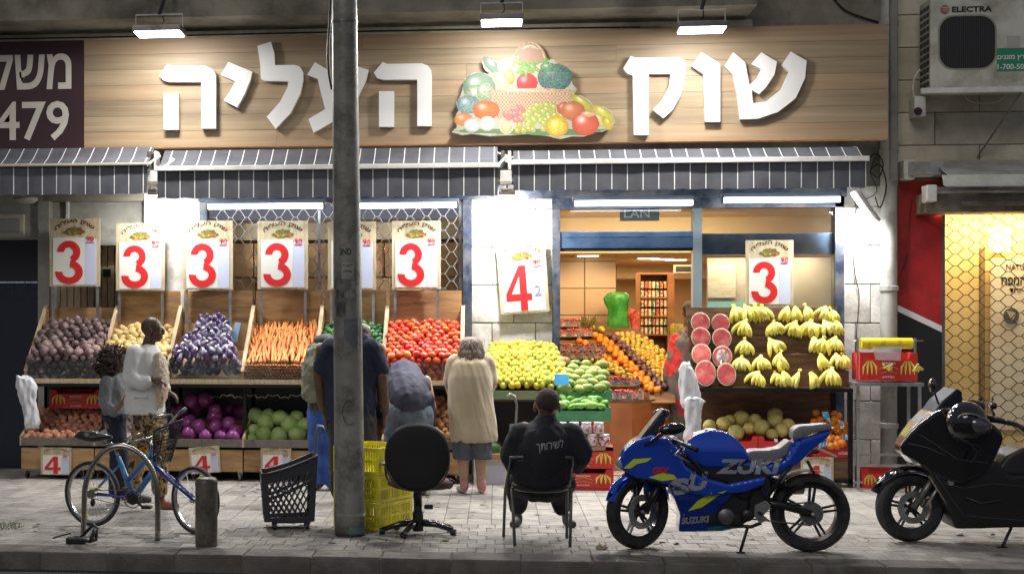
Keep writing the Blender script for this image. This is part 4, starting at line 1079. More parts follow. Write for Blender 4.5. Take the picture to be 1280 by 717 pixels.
for i in range(6):
    a, b_ = lxx[i] + .006, lxx[i + 1] - .006
    bx('lower_lip', grey_lip, std, a, b_, YL, YL + .02, zl_b, zl_t, .004)
    bx('lower_board', M_['ply'], std, a, b_, YL + .006, YL + .026, zw_b, zw_t, .003)
    MB().slab((a, YL + .02, zl_b), (b_, YL + .02, zl_b), (b_, -.22, zl_b + .26), (a, -.22, zl_b + .26), (0, 0, .012)).build('lower_floor', M_['ply_dark'], std)
for i, x in enumerate(lxx):
    pts = [(x - .01, YL, zl_b - .0), (x - .01, -.21, zl_b), (x - .01, -.21, zl_t + .30), (x - .01, YL, zl_t + .02)]
    MB().prism(pts, (.02, 0, 0)).build('lower_divider', M_['edge'], std)
bx('bottom_deck', M_['black_metal'], std, xa, xb, YL + .02, -.2, .12, .16)
b = MB()
zz0, zz1 = P(300, 596, YL).z, P(300, 600, YL).z
bx('bottom_rail', mat('dull_grey_rail', (.12, .12, .12), .5), std, xa, xb, YL + .03, YL + .06, .10, .13)
for i, x in enumerate(lxx):
    for y_ in (YL + .06, -.3):
        xx = x + (.06 if i == 0 else -.04)
        cw = MB().lathe([(0, -.014), (.042, -.014), (.045, -.008), (.045, .008), (.042, .014), (0, .014)], (0, 0, 0), 16, Matrix.Translation((xx, y_, .045)) @ Matrix.Rotation(math.pi / 2, 4, 'Y')).build('castor', M_['dark_steel'] if i % 2 else M_['black'], std, angle=40)
        bx('castor_fork', M_['steel'], std, xx - .025, xx + .025, y_ - .012, y_ + .012, .06, .10)

GN = {'beet': 'beets heaped in the leftmost upper bin', 'potato': 'yellow potatoes heaped in the second upper bin'}
def binq(i, z0=None, z1=None, yb=-.2, pad=.02):
    a, b_ = xe_[i] + pad, xe_[i + 1] - pad; z0 = z0 or z_slope0; z1 = z1 or z_slope1
    return [(a, YF + .05, z0), (b_, YF + .05, z0), (b_, yb, z1), (a, yb, z1)]
hump = lambda h: (lambda u, v: h * math.sin(math.pi * u) * (.3 + .7 * v))
heap('beet', 'dusty purple brown beet heaped in the leftmost upper bin', 'beet', 'beets in the leftmost upper bin', F['beet'], binq(0, z1=z_slope1 + .02), .092, .1, front=3, bump=hump(.07), sc=(.62, 1.2), layers=2)
heap('potato', 'yellow potato heaped in the upper bin behind the walking couple', 'potato', 'yellow potatoes in the second upper bin', F['yellow_potato'], binq(1, z1=z_slope1 - .02), .085, .1, front=2, bump=hump(.02), layers=2)
heap('tomato', 'ripe red tomato heaped in the upper bin above the bending man', 'tomato', 'tomatoes in the rightmost upper bin', F['tomato'], binq(5, z1=z_slope1 + .03), .083, .1, front=3, bump=hump(.04), layers=2, rot=lambda: (U(-.8, .8), U(-.8, .8), U(0, 6)), sc=(.85, 1.12))
heap('green_pepper', 'dark green pepper in the upper bin behind the street pole', 'pepper', 'green peppers behind the pole', F['pepper'], binq(4, z1=z_slope1 + .02), .085, .1, front=2, bump=hump(.05))
# aubergines stacked in a pyramid, each wrapped in film
q = binq(2)
bx('cardboard_liner', M_['cardboard'], std, xe_[2] + .03, xe_[3] - .03, YB - .05, YB - .03, 1.2, P(260, 404, YB).z)
heap('aubergine', 'film-wrapped purple aubergine stacked in the upper bin left of the carrots', 'aubergine', 'wrapped aubergines in the third upper bin', F['egg'], [V(q[0]) + V((.02, 0, 0)), V(q[1]) + V((-.02, 0, 0)), V(q[2]) + V((-.12, 0, .06)), V(q[3]) + V((.12, 0, .06))], .077, .3, jit=.12, front=2,
     rot=lambda: (U(-.9, -.2), U(-.45, .45), U(0, 6)), bump=lambda u, v: .05 * math.sin(math.pi * u), keep=lambda u, v: abs(u - .47) < .5 - .27 * v, layers=2, sc=(.82, 1.0))
bpl = MB().slab(P(288, 425, -.4), P(296, 428, -.4), P(301, 404, -.38), P(294, 402, -.38), (0, .01, 0)).build('paper_card', mat('light_blue_paper', (.35, .55, .75), .5)); tag(bpl, 'small light blue card stuck among the wrapped aubergines', 'card')
# carrots: upright rows above, blunt ends facing the street below
FLc, FRc, BRc, BLc = [V(p) for p in binq(3, z1=z_slope1 + .02)]
cl = 'orange carrot lying tip-up in the carrot bin'; cnt = 0
for j in range(8):
    v = j / 7.5
    for i in range(21):
        u = (i + .5 + (.25 if j % 2 else -.25)) / 21
        p = FLc.lerp(FRc, min(.98, max(.02, u + U(-.012, .012)))).lerp(BLc.lerp(BRc, min(.98, max(.02, u))), v)
        piece('carrot', random.choice(F['carrot']), p + V((0, -.01, -.03 + U(-.01, .012) + .03 * math.sin(3.14 * u))), (math.radians(U(-60, -44)), U(-.28, .28), U(-.2, .2)), cl, 'carrot', 'carrots in the carrot bin', U(.9, 1.12)); cnt += 1
for k in range(5):
    for i in range(22):
        u = (i + (.5 if k % 2 else 0) + .3) / 22.6; p = FLc.lerp(FRc, u)
        piece('carrot', random.choice(F['carrot']), (p.x, YF + .012, zf1 + .022 + k * .033), (math.radians(U(-95, -85)), 0, U(-.06, .06)), 'orange carrot with its blunt end against the clear front of the carrot bin', 'carrot', 'carrot ends behind the clear bin front', U(.85, 1.05))

# lower bins
def lowq(i, zr=.26, yb=-.3, drop=.0):
    a, b_ = lxx[i] + .02, lxx[i + 1] - .02
    return [(a, YL + .07, zl_t - .03 - drop), (b_, YL + .07, zl_t - .03 - drop), (b_, yb, zl_t + zr), (a, yb, zl_t + zr)]
heap('potato', 'red-skinned potato heaped in the lower bin under the beets', 'potato', 'red potatoes in the lower bin', F['red_potato'], lowq(0, .22), .088, .35, bump=hump(.03), layers=1, rot=lambda: (U(-.3, .3), U(1, 2), U(0, 3)))
heap('garlic_bulb', 'white garlic bulb in the lower bin behind the walking woman', 'garlic', 'garlic bulbs in the lower bin', F['garlic'], lowq(1, .26), .062, .4, bump=hump(.02))
heap('onion', 'brown onion heaped in the lower bin beside the woman in beige', 'onion', 'onions in the lower bin', F['onion'], lowq(5, .34), .084, .4, bump=hump(.03), layers=2)
for i, (cx, cy, dy) in enumerate([(127, 350, 0), (185, 345, 0), (225, 390, .0), (160, 500, -.1), (230, 500, -.1), (280, 490, -.08), (85, 440, .12), (225, 460, .05), (120, 480, 0), (310, 520, -.1), (185, 535, -.12), (250, 535, -.12), (300, 540, -.12), (120, 525, -.12), (90, 380, .3), (280, 430, .3), (330, 440, .3), (150, 430, .3), (210, 420, .35), (60, 500, .0)]):
    px, py = 200 + cx / 3.259, 380 + cy / 3.259
    if py < 505: py += 14
    p = P(px, py, YL + .22 + (dy + (552 - py) * .006))
    piece('purple_cabbage', F['cab_p'][i % 3], p, rot_any(), 'glossy purple cabbage in the lower bin between garlic and green cabbages', 'cabbage', 'purple cabbages in the lower bin', U(.85, 1.08))
for i, (cx, cy, s) in enumerate([(390, 455, 1), (490, 465, 1.08), (430, 485, 1.1), (530, 490, 1.1), (590, 495, .95), (380, 515, .85), (425, 530, .98), (485, 535, 1), (560, 532, 1.1), (375, 550, .7), (440, 455, .9), (555, 462, .9)]):
    px, py = 200 + cx / 3.259, 380 + cy / 3.259
    p = P(px, py, YL + .16 + (552 - py) * .010)
    piece('green_cabbage', F['cab_g'][i % 3], p, rot_any(), 'pale green cabbage in the lower bin under the carrots', 'cabbage', 'green cabbages in the lower bin', s * .92)
# wavy wire, red boxes in the dark gap under the upper bins
b = MB(); x0, x1 = P(262, 495, -.6).x, P(392, 495, -.6).x; pts = []
for i in range(60):
    t = i / 59; pts.append((x0 + (x1 - x0) * t, -.6, P(300, 496, -.6).z + .03 * (1 if (int(t * 9) % 2) else -1) * min(1, 4 * abs((t * 9) % 1 - .5)) * .5 + .01))
wv = b.tube(pts, .005, 5).build('bent_wire', M_['steel'], std)
def fruit_box(label, x0, y0, x1, y1, Y, dep=.36, top=None, group='red banana cartons', M=None):
    a, b_, c, d = R(x0, y0, x1, y1, Y); t = thing('banana_carton', label, 'carton', ((a + b_) / 2, Y, c), group)
    h = d - c; w_ = b_ - a; redc = M_['carton_red']; th = .008
    # two side walls, front with hand slot and folded corners
    bx('side_panel', redc, t, a, a + th, Y + th, Y + dep, c, d); bx('side_panel', redc, t, b_ - th, b_, Y + th, Y + dep, c, d)
    bx('back_panel', redc, t, a + th, b_ - th, Y + dep - th, Y + dep, c, d); bx('base', M_['cardboard'], t, a + th, b_ - th, Y + th, Y + dep - th, c + .002, c + .012)
    k = .22 * h
    MB().prism([(a, Y, c), (b_, Y, c), (b_, Y, d), (b_ - .12 * w_, Y, d), (b_ - .15 * w_, Y, d - k), (a + .15 * w_, Y, d - k), (a + .12 * w_, Y, d), (a, Y, d)], (0, th, 0)).build('front_panel', redc, t)
    yel = M_['print_yellow']; Yp = Y - .003
    for cx_ in (a + .17 * w_, b_ - .17 * w_):
        bb = MB()
        for q_ in range(4):
            dx = (q_ - 1.5) * .028 * w_ / .5
            bb.tube([(cx_ + dx * .4, Yp, c + .72 * h), (cx_ + dx * 1.3, Yp, c + .5 * h), (cx_ + dx * 1.4, Yp, c + .22 * h)], [.004, .011 * w_ / .5, .004], 5)
        for v in bb.bm.verts: v.co.y = Yp + (v.co.y - Yp) * .2
        bb.build('banana_print', yel, t)
    pts = [(a + w_ * (.34 + .32 * i / 10), Yp, c + h * (.42 + .12 * math.sin(math.pi * i / 10))) for i in range(11)]
    MB().tube(pts, .005, 4).build('ribbon_print', M_['print_gold'], t)
    pts = [(a + w_ * (.36 + .28 * i / 10), Yp, c + h * (.26 + .08 * math.sin(math.pi * i / 10))) for i in range(11)]
    MB().tube(pts, .004, 4).build('ribbon_print', M_['print_gold'], t)
    fn = lambda u, v: V((a + w_ * (.38 + .24 * u), Yp, c + h * (.60 + .08 * v)))
    lettering('BANANA', fn, (0, .002, 0), M_['white_ink'], t, .01)
    fn2 = lambda u, v: V((a + w_ * (.40 + .20 * u), Yp, c + h * (.10 + .07 * v)))
    lettering('EXTRA', fn2, (0, .002, 0), M_['white_ink'], t, .0)
    return t
M_['carton_red'] = mat('red_printed_carton', (.52, .02, .022), .5, col2=(.60, .035, .03), scale=5)
M_['print_yellow'] = mat('yellow_print', (.75, .60, .08), .5); M_['print_gold'] = mat('gold_print', (.55, .33, .06), .5)
fruit_box('red banana carton stored in the dark under the beet bin', 62, 487, 128, 510, -.55, .3)
for px, py0, py1, tl, lab in ((70, 559, 593, 0, 'small price board with a red 4 under the red potatoes'), (256, 558, 591, -5, 'small tilted price board with a red 4 under the purple cabbages'), (345, 560, 590, 0, 'small price board with a red 4 under the green cabbages, behind the basket')):
    price_board(lab, px - 19, py0, px + 19, py1, YL - .02, '4', tl, simple=True, group='small price boards under the lower bins')
tg = MB().box(*[v for v in (R(541, 571, 549, 578, YL - .03)[0], R(541, 571, 549, 578, YL - .03)[1], YL - .03, YL - .02, R(541, 571, 549, 578, YL - .03)[2], R(541, 571, 549, 578, YL - .03)[3])]).build('price_tag', M_['white']); tag(tg, 'tiny blank white tag clipped under the onion bin', 'tag')
# white carrier bags
def bag(label, pts, Y, rx, m=None, seed=0, fine=.02, name='plastic_bag'):
    b = MB(); secs = []
    for (px, py, w_) in pts:
        c = P(px, py, Y); secs.append((c, w_ / SCL(px, Y) / 2, rx))
    n = 26; rs = []
    for i, s in enumerate(secs): rs.append(s)
    # interpolate
    out = []
    for i in range(len(rs) - 1):
        for t in (0, .25, .5, .75):
            out.append((V(rs[i][0]).lerp(V(rs[i + 1][0]), t), rs[i][1] + (rs[i + 1][1] - rs[i][1]) * t, rx))
    out.append(rs[-1]); b.loft(out[::-1], 44).wrinkle(fine * 1.9, 16, seed, (1, 1, .22))
    b.wrinkle(fine * .5, 34, seed + 3, (1, 1, .6))
    return b.build(name, m or M_['bag_white'], None, True)
M_['bag_white'] = mat('white_plastic_film', (.66, .67, .70), .22, bump=.3, bscale=25, spec=.6, alpha=.84)
tag(bag('', [(24, 470, 8), (30, 474, 22), (32, 485, 26), (34, 500, 18), (38, 515, 18), (40, 528, 20), (40, 535, 12)], -1.05, .05, seed=1), 'white plastic bag hanging off the left end of the produce stand', 'bag')
tag(bag('', [(858, 453, 6), (858, 462, 18), (860, 480, 24), (861, 495, 26), (858, 505, 18), (866, 512, 10)], -1.0, .06, seed=5), 'white plastic bag hanging upper left of the melon stand', 'bag')
tag(bag('', [(866, 497, 8), (870, 500, 26), (866, 512, 18), (867, 530, 20), (866, 548, 22), (864, 560, 14)], -1.08, .06, seed=9), 'crumpled white plastic bag hanging below the other one beside the melons', 'bag')

# ---------------------------------------------------------------- citrus and mango stand
cs = thing('citrus_stand', 'dark stand heaped with yellow-green clementines right of the woman in beige', 'stand', P(655, 600, -.6))
Yc = -.95
a, b_, c, d = R(590, 488, 718, 499, Yc)
bx('front_board', mat('green_printed_board', (.13, .25, .12), .6, col2=(.22, .22, .12), scale=4), cs, a, b_, Yc, Yc + .015, c, d, .003)
zc_f = P(655, 489, Yc).z
bx('deck', M_['ply_dark'], cs, a, b_, Yc + .016, -.25, c - .02, c)
MB().slab((a + .02, Yc + .05, zc_f - .03), (b_, Yc + .05, zc_f - .03), (b_ - .15, -.2, zc_f + .36), (a + .02, -.2, zc_f + .36), (0, 0, .015)).build('slanted_deck', M_['ply_dark'], cs)
for px in (600, 708):
    x = P(px, 550, -.9).x; bx('leg', M_['black_metal'], cs, x - .02, x + .02, -.9, -.86, .0, c - .02); bx('leg', M_['black_metal'], cs, x - .02, x + .02, -.3, -.26, .0, c - .02)
bx('back_sheet', M_['charcoal'], cs, a + .03, b_, -.22, -.20, .02, c - .02)
q = [(a + .05, Yc + .05, zc_f + .02), (b_, Yc + .05, zc_f + .02), (P(694, 435, -.15).x, -.15, P(690, 434, -.15).z), (P(612, 435, -.15).x, -.15, P(612, 434, -.15).z)]
heap('clementine', 'yellow-green clementine heaped on the stand right of the woman in beige', 'clementine', 'clementines on the citrus stand', F['citrus'], q, .070, .3, layers=2, bump=lambda u, v: .03 * math.sin(3.14 * u))
def crate(label, x0, y0, x1, y1, Y, dep, m, name='fruit_crate', cat='crate', group=None):
    a, b_, c, d = R(x0, y0, x1, y1, Y); t = thing(name, label, cat, ((a + b_) / 2, Y, c), group)
    th = .012; h = d - c
    pts = [(a, Y, c), (b_, Y, c), (b_, Y, d), (b_ - .05, Y, d), (b_ - .07, Y, d - .25 * h), (a + .07, Y, d - .25 * h), (a + .05, Y, d), (a, Y, d)]
    MB().prism(pts, (0, th, 0)).build('front_panel', m, t); MB().prism([V(p) + V((0, dep - th, 0)) for p in pts], (0, th, 0)).build('back_panel', m, t)
    bx('side_panel', m, t, a, a + th, Y + th, Y + dep - th, c, d); bx('side_panel', m, t, b_ - th, b_, Y + th, Y + dep - th, c, d)
    bx('base', m, t, a + th, b_ - th, Y + th, Y + dep - th, c + .001, c + .012)
    return t, (a, b_, c, d)
M_['green_card'] = mat('green_carton', (.05, .20, .09), .55, col2=(.08, .27, .12), scale=5)
t, (a, b_, c, d) = crate('upper green fruit carton with large mangoes beside the clementines', 700, 487, 765, 501, -1.0, .45, M_['green_card'])
heap('mango', 'large green and yellow mango in the upper green carton', 'mango', 'mangoes in the upper green carton', F['mango'], [(a + .03, -.95, d - .03), (b_ - .02, -.95, d - .03), (b_ - .06, -.5, d + .20), (a - .02, -.5, d + .24)], .12, .4, rot=lambda: (U(-.3, .3), U(1.2, 1.9), U(-.7, .7)))
for px, py in ((704, 450), (716, 457), (726, 462), (722, 470), (711, 464), (734, 467)):
    piece('dragon_fruit', random.choice(F['dragon']), P(px, py, -.55), (U(0, 1), 1.3, U(0, 3)), 'pink dragon fruit lying behind the mangoes in the upper green carton', 'dragon fruit', 'dragon fruit behind the mangoes', .9)
bl = MB().slab(P(693, 481, -1.03), P(711, 481, -1.03), P(711, 468, -.99), P(693, 467, -.99), (0, .01, 0)).build('price_card', mat('bright_blue_card', (.03, .32, .62), .5)); tag(bl, 'bright blue card standing between the clementines and the mangoes', 'card')
t, (a, b_, c, d) = crate('lower green fruit carton with green mangoes, above the jars', 694, 509, 764, 526, -1.22, .42, M_['green_card'])
crate_x0 = a
heap('mango', 'bright green mango in the lower green carton above the jars', 'mango', 'green mangoes in the lower green carton', F['green_mango'], [(a + .05, -1.17, d - .02), (b_ - .03, -1.17, d - .02), (b_ - .03, -.85, d + .12), (a + .05, -.85, d + .12)], .098, .3, rot=lambda: (U(-.3, .3), U(1.0, 2.1), U(-1.4, 1.4)))
Yj = -1.30
for j, (px0, py0, n_) in enumerate(((709, 556, 4), (702, 541, 4))):
    for i in range(n_):
        p = P(px0 + i * 15.5, py0, Yj); tt = thing('sweets_jar', 'clear plastic jar with red and white sweets stacked above the red banana cartons', 'jar', p, 'clear jars above the banana cartons')
        M_.setdefault('jar_plastic', mat('jar_plastic', (.62, .55, .56), .12, col2=(.45, .06, .10), scale=24, lo=.5, hi=.6, rv=.2, coat=.8)); M_.setdefault('jar_lid', mat('clear_lid', (.68, .70, .72), .15, coat=.6))
        MB().lathe([(.0, 0), (.052, 0), (.058, .01), (.058, .075), (.046, .092), (0, .092)], p, 16).build('jar_body', M_['jar_plastic'], tt, True)
        MB().lathe([(0, .0925), (.05, .0925), (.052, .112), (.046, .118), (0, .118)], p, 16).build('lid', M_['jar_lid'], tt, angle=40)
b = bx('jar_tray', M_['cardboard'], None, P(694, 560, Yj).x, P(766, 560, Yj).x, Yj - .06, Yj + .3, P(730, 559.5, Yj).z - .02, P(730, 557.5, Yj).z); tag(b, 'flat cardboard tray under the clear jars', 'tray')
fruit_box('upper red banana carton under the jars', 692, 558, 767, 585, -1.36, .40)
fruit_box('lower red banana carton standing at the pavement beside the seated man', 692, 586, 767, 609, -1.36, .40)
bx0 = bx('carton_base', M_['carton_red'], None, P(692, 610, -1.36).x, P(767, 610, -1.36).x, -1.35, -.98, .0, P(730, 609.6, -1.36).z); tag(bx0, 'low red carton lid under the two stacked banana cartons', 'carton')
# watermelon on a white carton behind the woman's legs
a, b_, c, d = R(592, 573, 634, 612, -.98)
wb = thing('white_carton', 'white carton with red print on the ground behind the woman in beige', 'carton', ((a + b_) / 2, -.98, .0))
bx('carton_body', mat('white_carton_board', (.6, .58, .56), .6, dirt=(.5, .45, .4)), wb, a, b_, -.98, -.62, .0, d, .004); bx('brown_top', M_['cardboard'], wb, a - .01, b_ + .01, -.99, -.61, d + .001, d + .05, .004)
bpx('red_print', M_['red_ink'], wb, 600, 584, 606, 610, -.983, .002); bpx('printed_panel', mat('lilac_print', (.5, .5, .62), .5), wb, 610, 582, 630, 604, -.983, .002)
piece('watermelon', ball('watermelon', (.13, .11, .10), mat('watermelon_rind', (.05, .13, .04), .4, col2=(.15, .26, .09), scale=9, stretch=(.6, 3, 1)), nz=.02, sub=3), P(614, 561, -.82), (0, 0, .2), 'whole green watermelon on the white carton under the citrus stand', 'watermelon', 'watermelon under the citrus stand')
# shopping trolley handle behind the seated man
tr = thing('shopping_trolley', 'grey trolley handle and dark bag standing behind the seated man', 'trolley', G(650, 622))
Yt = tr.location.y
pth = [P(x, y_, Yt) for x, y_ in ((633, 496), (638, 492), (643, 495), (646, 506), (645, 525), (644, 560), (644, 600))]
MB().tube(pth, .013, 8).build('handle', M_['steel'], tr, True)
MB().tube([P(x, y_, Yt) for x, y_ in ((645, 533), (655, 528), (663, 530), (665, 540))], .011, 8).build('second_handle', mat('pinkish_grip', (.35, .22, .22), .5), tr, True)
MB().loft([(P(655, y_, Yt + .05), w_, .12) for y_, w_ in ((621.5, .13), (612, .15), (560, .16), (530, .14))], 14).wrinkle(.01, 8).build('trolley_bag', mat('dark_bag_cloth', (.03, .03, .035), .8), tr, True)

# ---------------------------------------------------------------- banana and melon stand
bs = thing('banana_stand', 'black steel stand with stepped brown boards for bananas and a melon shelf below', 'stand', (gx(960), -.5, 0))
Yb0 = -.86
xl, xr = P(868, 485, Yb0).x, P(1066, 485, Yb0).x
z48 = P(960, 486, Yb0).z
bx('shelf_rail', M_['black_metal'], bs, xl, xr, Yb0 - .02, Yb0 + .03, z48 - .028, z48 + .012, .004)
bx('shelf', M_['ply_dark'], bs, xl, xr, Yb0 + .03, -.08, z48 - .02, z48 + .008)
sy = [483, 462.5, 441.5, 420.5, 400]
for i in range(5):
    Yi = Yb0 + .06 + i * .125; z0 = P(960, sy[i], Yi).z; z1 = P(960, sy[i + 1] if i < 4 else 384, Yi + .1).z
    bx('riser_board', M_['ply_dark'], bs, xl + .0, xr - .0, Yi + .10, Yi + .115, z0 - .01, z1, .003)
    bx('step_board', M_['ply_dark'], bs, xl + .003, xr - .003, Yi + .0, Yi + .099, z0 - .022, z0 - .008)
    bx('ledge', M_['edge'] if 0 else mat('ledge_wood', (.20, .12, .06), .5) if 'lw' not in M_ else M_['lw'], bs, xl + .002, xr - .002, Yi - .012, Yi - .001, z0 - .022, z0 - .002, .002)
    M_.setdefault('lw', bpy.data.materials['ledge_wood'])
for x in (xl + .02, xr - .02):
    bx('post', M_['black_metal'], bs, x - .022, x + .022, Yb0, Yb0 + .04, 0, z48 - .03, .003); bx('post', M_['black_metal'], bs, x - .022, x + .022, -.12, -.08, 0, z48 - .03, .003)
bx('side_post', M_['navy_frame'], bs, xr - .02, xr + .03, -.2, -.14, z48, P(1060, 388, -.2).z)
bx('back_board', M_['ply_dark'], bs, xl + .03, xr - .03, -.10, -.085, .2, z48 - .03)
zsh = P(960, 572, Yb0).z
bx('lower_shelf', M_['ply_dark'], bs, xl + .02, xr - .02, Yb0 + .02, -.12, zsh - .03, zsh)
bx('lower_front', M_['ply_dark'], bs, xl + .04, xr - .04, Yb0 + .03, Yb0 + .045, zsh - .22, zsh - .032)
bx('floor_rail', M_['black_metal'], bs, xl, xr, Yb0, Yb0 + .03, .05, .09)
sx = 4.78
rind = mat('watermelon_rind_green', (.10, .20, .06), .4); pith = mat('watermelon_pith', (.62, .55, .38), .5)
flesh = mat('watermelon_flesh', (.55, .07, .07), .35, col2=(.68, .17, .15), scale=10, coat=.3, rv=.12, dirt=(.35, .03, .03), dscale=9)
for i, (cx, cy, rx, ry) in enumerate([(75, 155, 57, 62), (195, 160, 54, 58), (78, 245, 59, 64), (203, 250, 58, 63), (80, 345, 58, 66), (205, 360, 58, 68), (104, 458, 62, 80), (230, 465, 58, 72)]):
    row = i // 2; Yi = Yb0 + .03 + (3 - row) * .13
    p = P(860 + cx / sx, 370 + cy / sx, Yi); s = SCL(880, Yi) * sx; a, c = rx / s, ry / s
    pos = ['topmost', 'second from top', 'third from top', 'bottom'][row] + ' ' + ('left' if i % 2 == 0 else 'right')
    t = thing('watermelon_half', 'cut red watermelon half, %s in the two columns beside the bananas' % pos, 'watermelon', p, 'watermelon halves beside the bananas')
    Mx = Matrix.Translation(p) @ Matrix.Rotation(math.radians(-14 + U(-4, 4)), 4, 'X') @ Matrix.Rotation(U(-.15, .15), 4, 'Z') @ Matrix.Rotation(math.pi / 2, 4, 'X')
    D = Matrix.Diagonal((a, c, 1, 1))
    MB().lathe([(1, 0), (.97, -.03), (.86, -.07), (.66, -.10), (.35, -.12), (0.01, -.125)], (0, 0, 0), 28, Mx @ D).build('rind', rind, t, True)
    MB().lathe([(.0, .001), (.9, .001), (.985, .0), (1, -.004), (.9, -.006), (0, -.006)], (0, 0, 0), 28, Mx @ D).build('pith', pith, t)
    MB().lathe([(.0, .006), (.86, .006), (.925, .002), (.925, 0), (0, 0)], (0, 0, 0), 28, Mx @ D).wrinkle(.002, 30, i).build('flesh', flesh, t)
    if i == 5: MB().lathe([(0, .0075), (.6, .0075), (.62, .007), (0, .0065)], (0, 0, 0), 20, Mx @ D).wrinkle(.004, 20).build('cling_film', mat('cling_film', (.75, .55, .55), .1, coat=1), t, True)
for k, (cx, cy, v, row) in enumerate([(305, 105, 0, 4), (380, 95, 2, 4), (465, 105, 0, 4), (565, 105, 1, 4), (650, 108, 1, 4), (722, 108, 3, 4), (795, 100, 2, 4), (875, 118, 3, 4), (345, 95, 1, 4), (425, 100, 0, 4),
     (330, 192, 2, 3), (535, 190, 0, 3), (625, 196, 2, 3), (712, 196, 0, 3), (782, 188, 2, 3), (862, 185, 2, 3), (900, 190, 1, 3),
     (330, 300, 0, 2), (540, 295, 2, 2), (745, 292, 1, 2), (785, 292, 0, 2), (885, 285, 2, 2), (315, 400, 0, 1), (450, 396, 2, 1), (530, 375, 3, 1), (568, 398, 1, 1), (828, 390, 1, 1), (900, 388, 2, 1), (935, 392, 3, 1),
     (400, 490, 2, 0), (525, 492, 0, 0), (600, 486, 1, 0), (632, 496, 3, 0), (860, 486, 2, 0), (745, 505, 1, 0)]):
    Yi = Yb0 + .045 + row * .125; p = P(860 + cx / sx, 370 + cy / sx, Yi - .02)
    rt = (math.radians(U(-26, -6)), U(-.42, .42), U(-.5, .5))
    piece('banana_bunch', F['bunch'][v], p - V((0, 0, .09)), rt, 'bunch of yellow bananas leaning on the stepped brown boards' , 'bananas', 'banana bunches on the stepped boards' , U(1.02, 1.2))
for k, (cx, cy, r) in enumerate([(100, 310, 50), (205, 295, 55), (300, 360, 62), (340, 255, 62), (490, 325, 64), (440, 270, 52), (590, 230, 62), (593, 275, 60), (640, 345, 54), (690, 305, 52), (570, 372, 45), (250, 270, 45), (395, 330, 45)]):
    Yi = Yb0 + .16 + (360 - cy) * .0022; p = P(870 + cx / 5.976, 480 + cy / 5.976, Yi)
    piece('melon', F['melon'][0], p, rot_any(), 'round yellow melon on the shelf under the bananas', 'melon', 'melons under the banana shelf', r / 5.976 / SCL(950, Yi) / .092)
for (x0, y0, x1, y1, lab) in ((895, 545, 947, 570, 'left of the two plain red cartons holding the melons'), (948, 545, 1000, 570, 'right of the two plain red cartons holding the melons')):
    t, q = crate(lab, x0, y0, x1, y1, Yb0 + .04, .3, M_['carton_red'], 'melon_carton', 'carton', 'red cartons holding the melons')
    bpx('label', M_['white'], t, x0 + 20, y0 + 3, x0 + 24, y0 + 7, Yb0 + .037, .002)
t, q = crate('red carton under the netted oranges', 1016, 549, 1064, 572, Yb0 + .04, .3, M_['carton_red'], 'orange_carton', 'carton')
text_px('HADAR', 1048, 564, 1060, 568, Yb0 + .037, M_['white_ink'], t, .01)
for k, (cx, cy) in enumerate([(880, 280), (925, 268), (1035, 270), (1010, 300), (1042, 320), (1062, 352), (1120, 305), (1142, 335), (1030, 330), (1000, 345), (1095, 330), (1080, 300), (1020, 400), (1060, 410), (1000, 410), (1100, 380), (970, 300), (955, 330), (1030, 222), (895, 215), (1060, 240), (1010, 460), (1050, 455), (1090, 440), (960, 350), (985, 380), (1120, 360), (1135, 385)]):
    Yi = Yb0 + .10 + (380 - cy) * .0016; p = P(870 + cx / 5.976, 480 + cy / 5.976, Yi)
    piece('orange', F['orange'][k % 3], p, rot_any(), 'orange in a blue net bag beside the melons', 'orange', 'netted oranges beside the melons', 1.05)
netm = mat('blue_net_label', (.10, .40, .62), .4, col2=(.6, .7, .75), scale=22, lo=.5, hi=.56, bump=.5)
for q, lab in (([(938, 208), (985, 205), (1010, 290), (955, 255)], 'upper blue and white net bag label among the oranges'), ([(925, 440), (1160, 360), (1155, 420), (920, 475)], 'long blue and white net bag label draped over the lowest oranges'), ([(1060, 262), (1105, 275), (1105, 345), (1080, 330)], 'small blue net bag label between the oranges')):
    pts = [P(870 + x / 5.976, 480 + y_ / 5.976, Yb0 + .03) for x, y_ in q]; b = MB(); n_ = 10
    g = [[pts[0].lerp(pts[1], i / n_).lerp(pts[3].lerp(pts[2], i / n_), j / 4) for i in range(n_ + 1)] for j in range(5)]
    for r0, r1 in zip(g, g[1:]):
        for i in range(n_): b.slab(r0[i], r0[i + 1], r1[i + 1], r1[i], (0, .003, 0))
    b.wrinkle(.008, 14); tag(b.build('net_bag', netm, None, True), lab, 'net bag')
price_board('small price board hanging under the melon shelf behind the motorcycle', 1001, 571, 1042, 603, Yb0 - .03, '4', 0, simple=True, group='small price board under the melons')

# steel side table with banana carton and yellow roll
Yt = G(1110, 612).y + .02
tb = thing('side_table', 'tall grey steel table right of the melon stand holding a banana carton', 'table', G(1110, 612))
a, b_ = P(1070, 500, Yt).x, P(1152, 500, Yt).x; zt = P(1110, 478, Yt).z
gal = M_['steel']; dp = .42
bx('table_top', gal, tb, a - .02, b_ + .02, Yt - .02, Yt + dp, zt - .035, zt, .004)
for x in (a + .01, b_ - .03):
    for y_ in (Yt, Yt + dp - .03): bx('leg', gal, tb, x, x + .028, y_, y_ + .028, .0, zt - .036)
for py in (573, 582):
    z = P(1110, py, Yt).z; bx('rail', gal, tb, a + .04, b_ - .032, Yt + (.004 if py == 582 else dp - .03), Yt + (.024 if py == 582 else dp - .01), z - .012, z + .016)
bx('foot_bracket', gal, tb, a - .02, a + .08, Yt + .03, Yt + .05, .06, .08)
fruit_box('open red banana carton on top of the steel table', 1075, 441, 1147, 475.5, Yt + .05, .34)
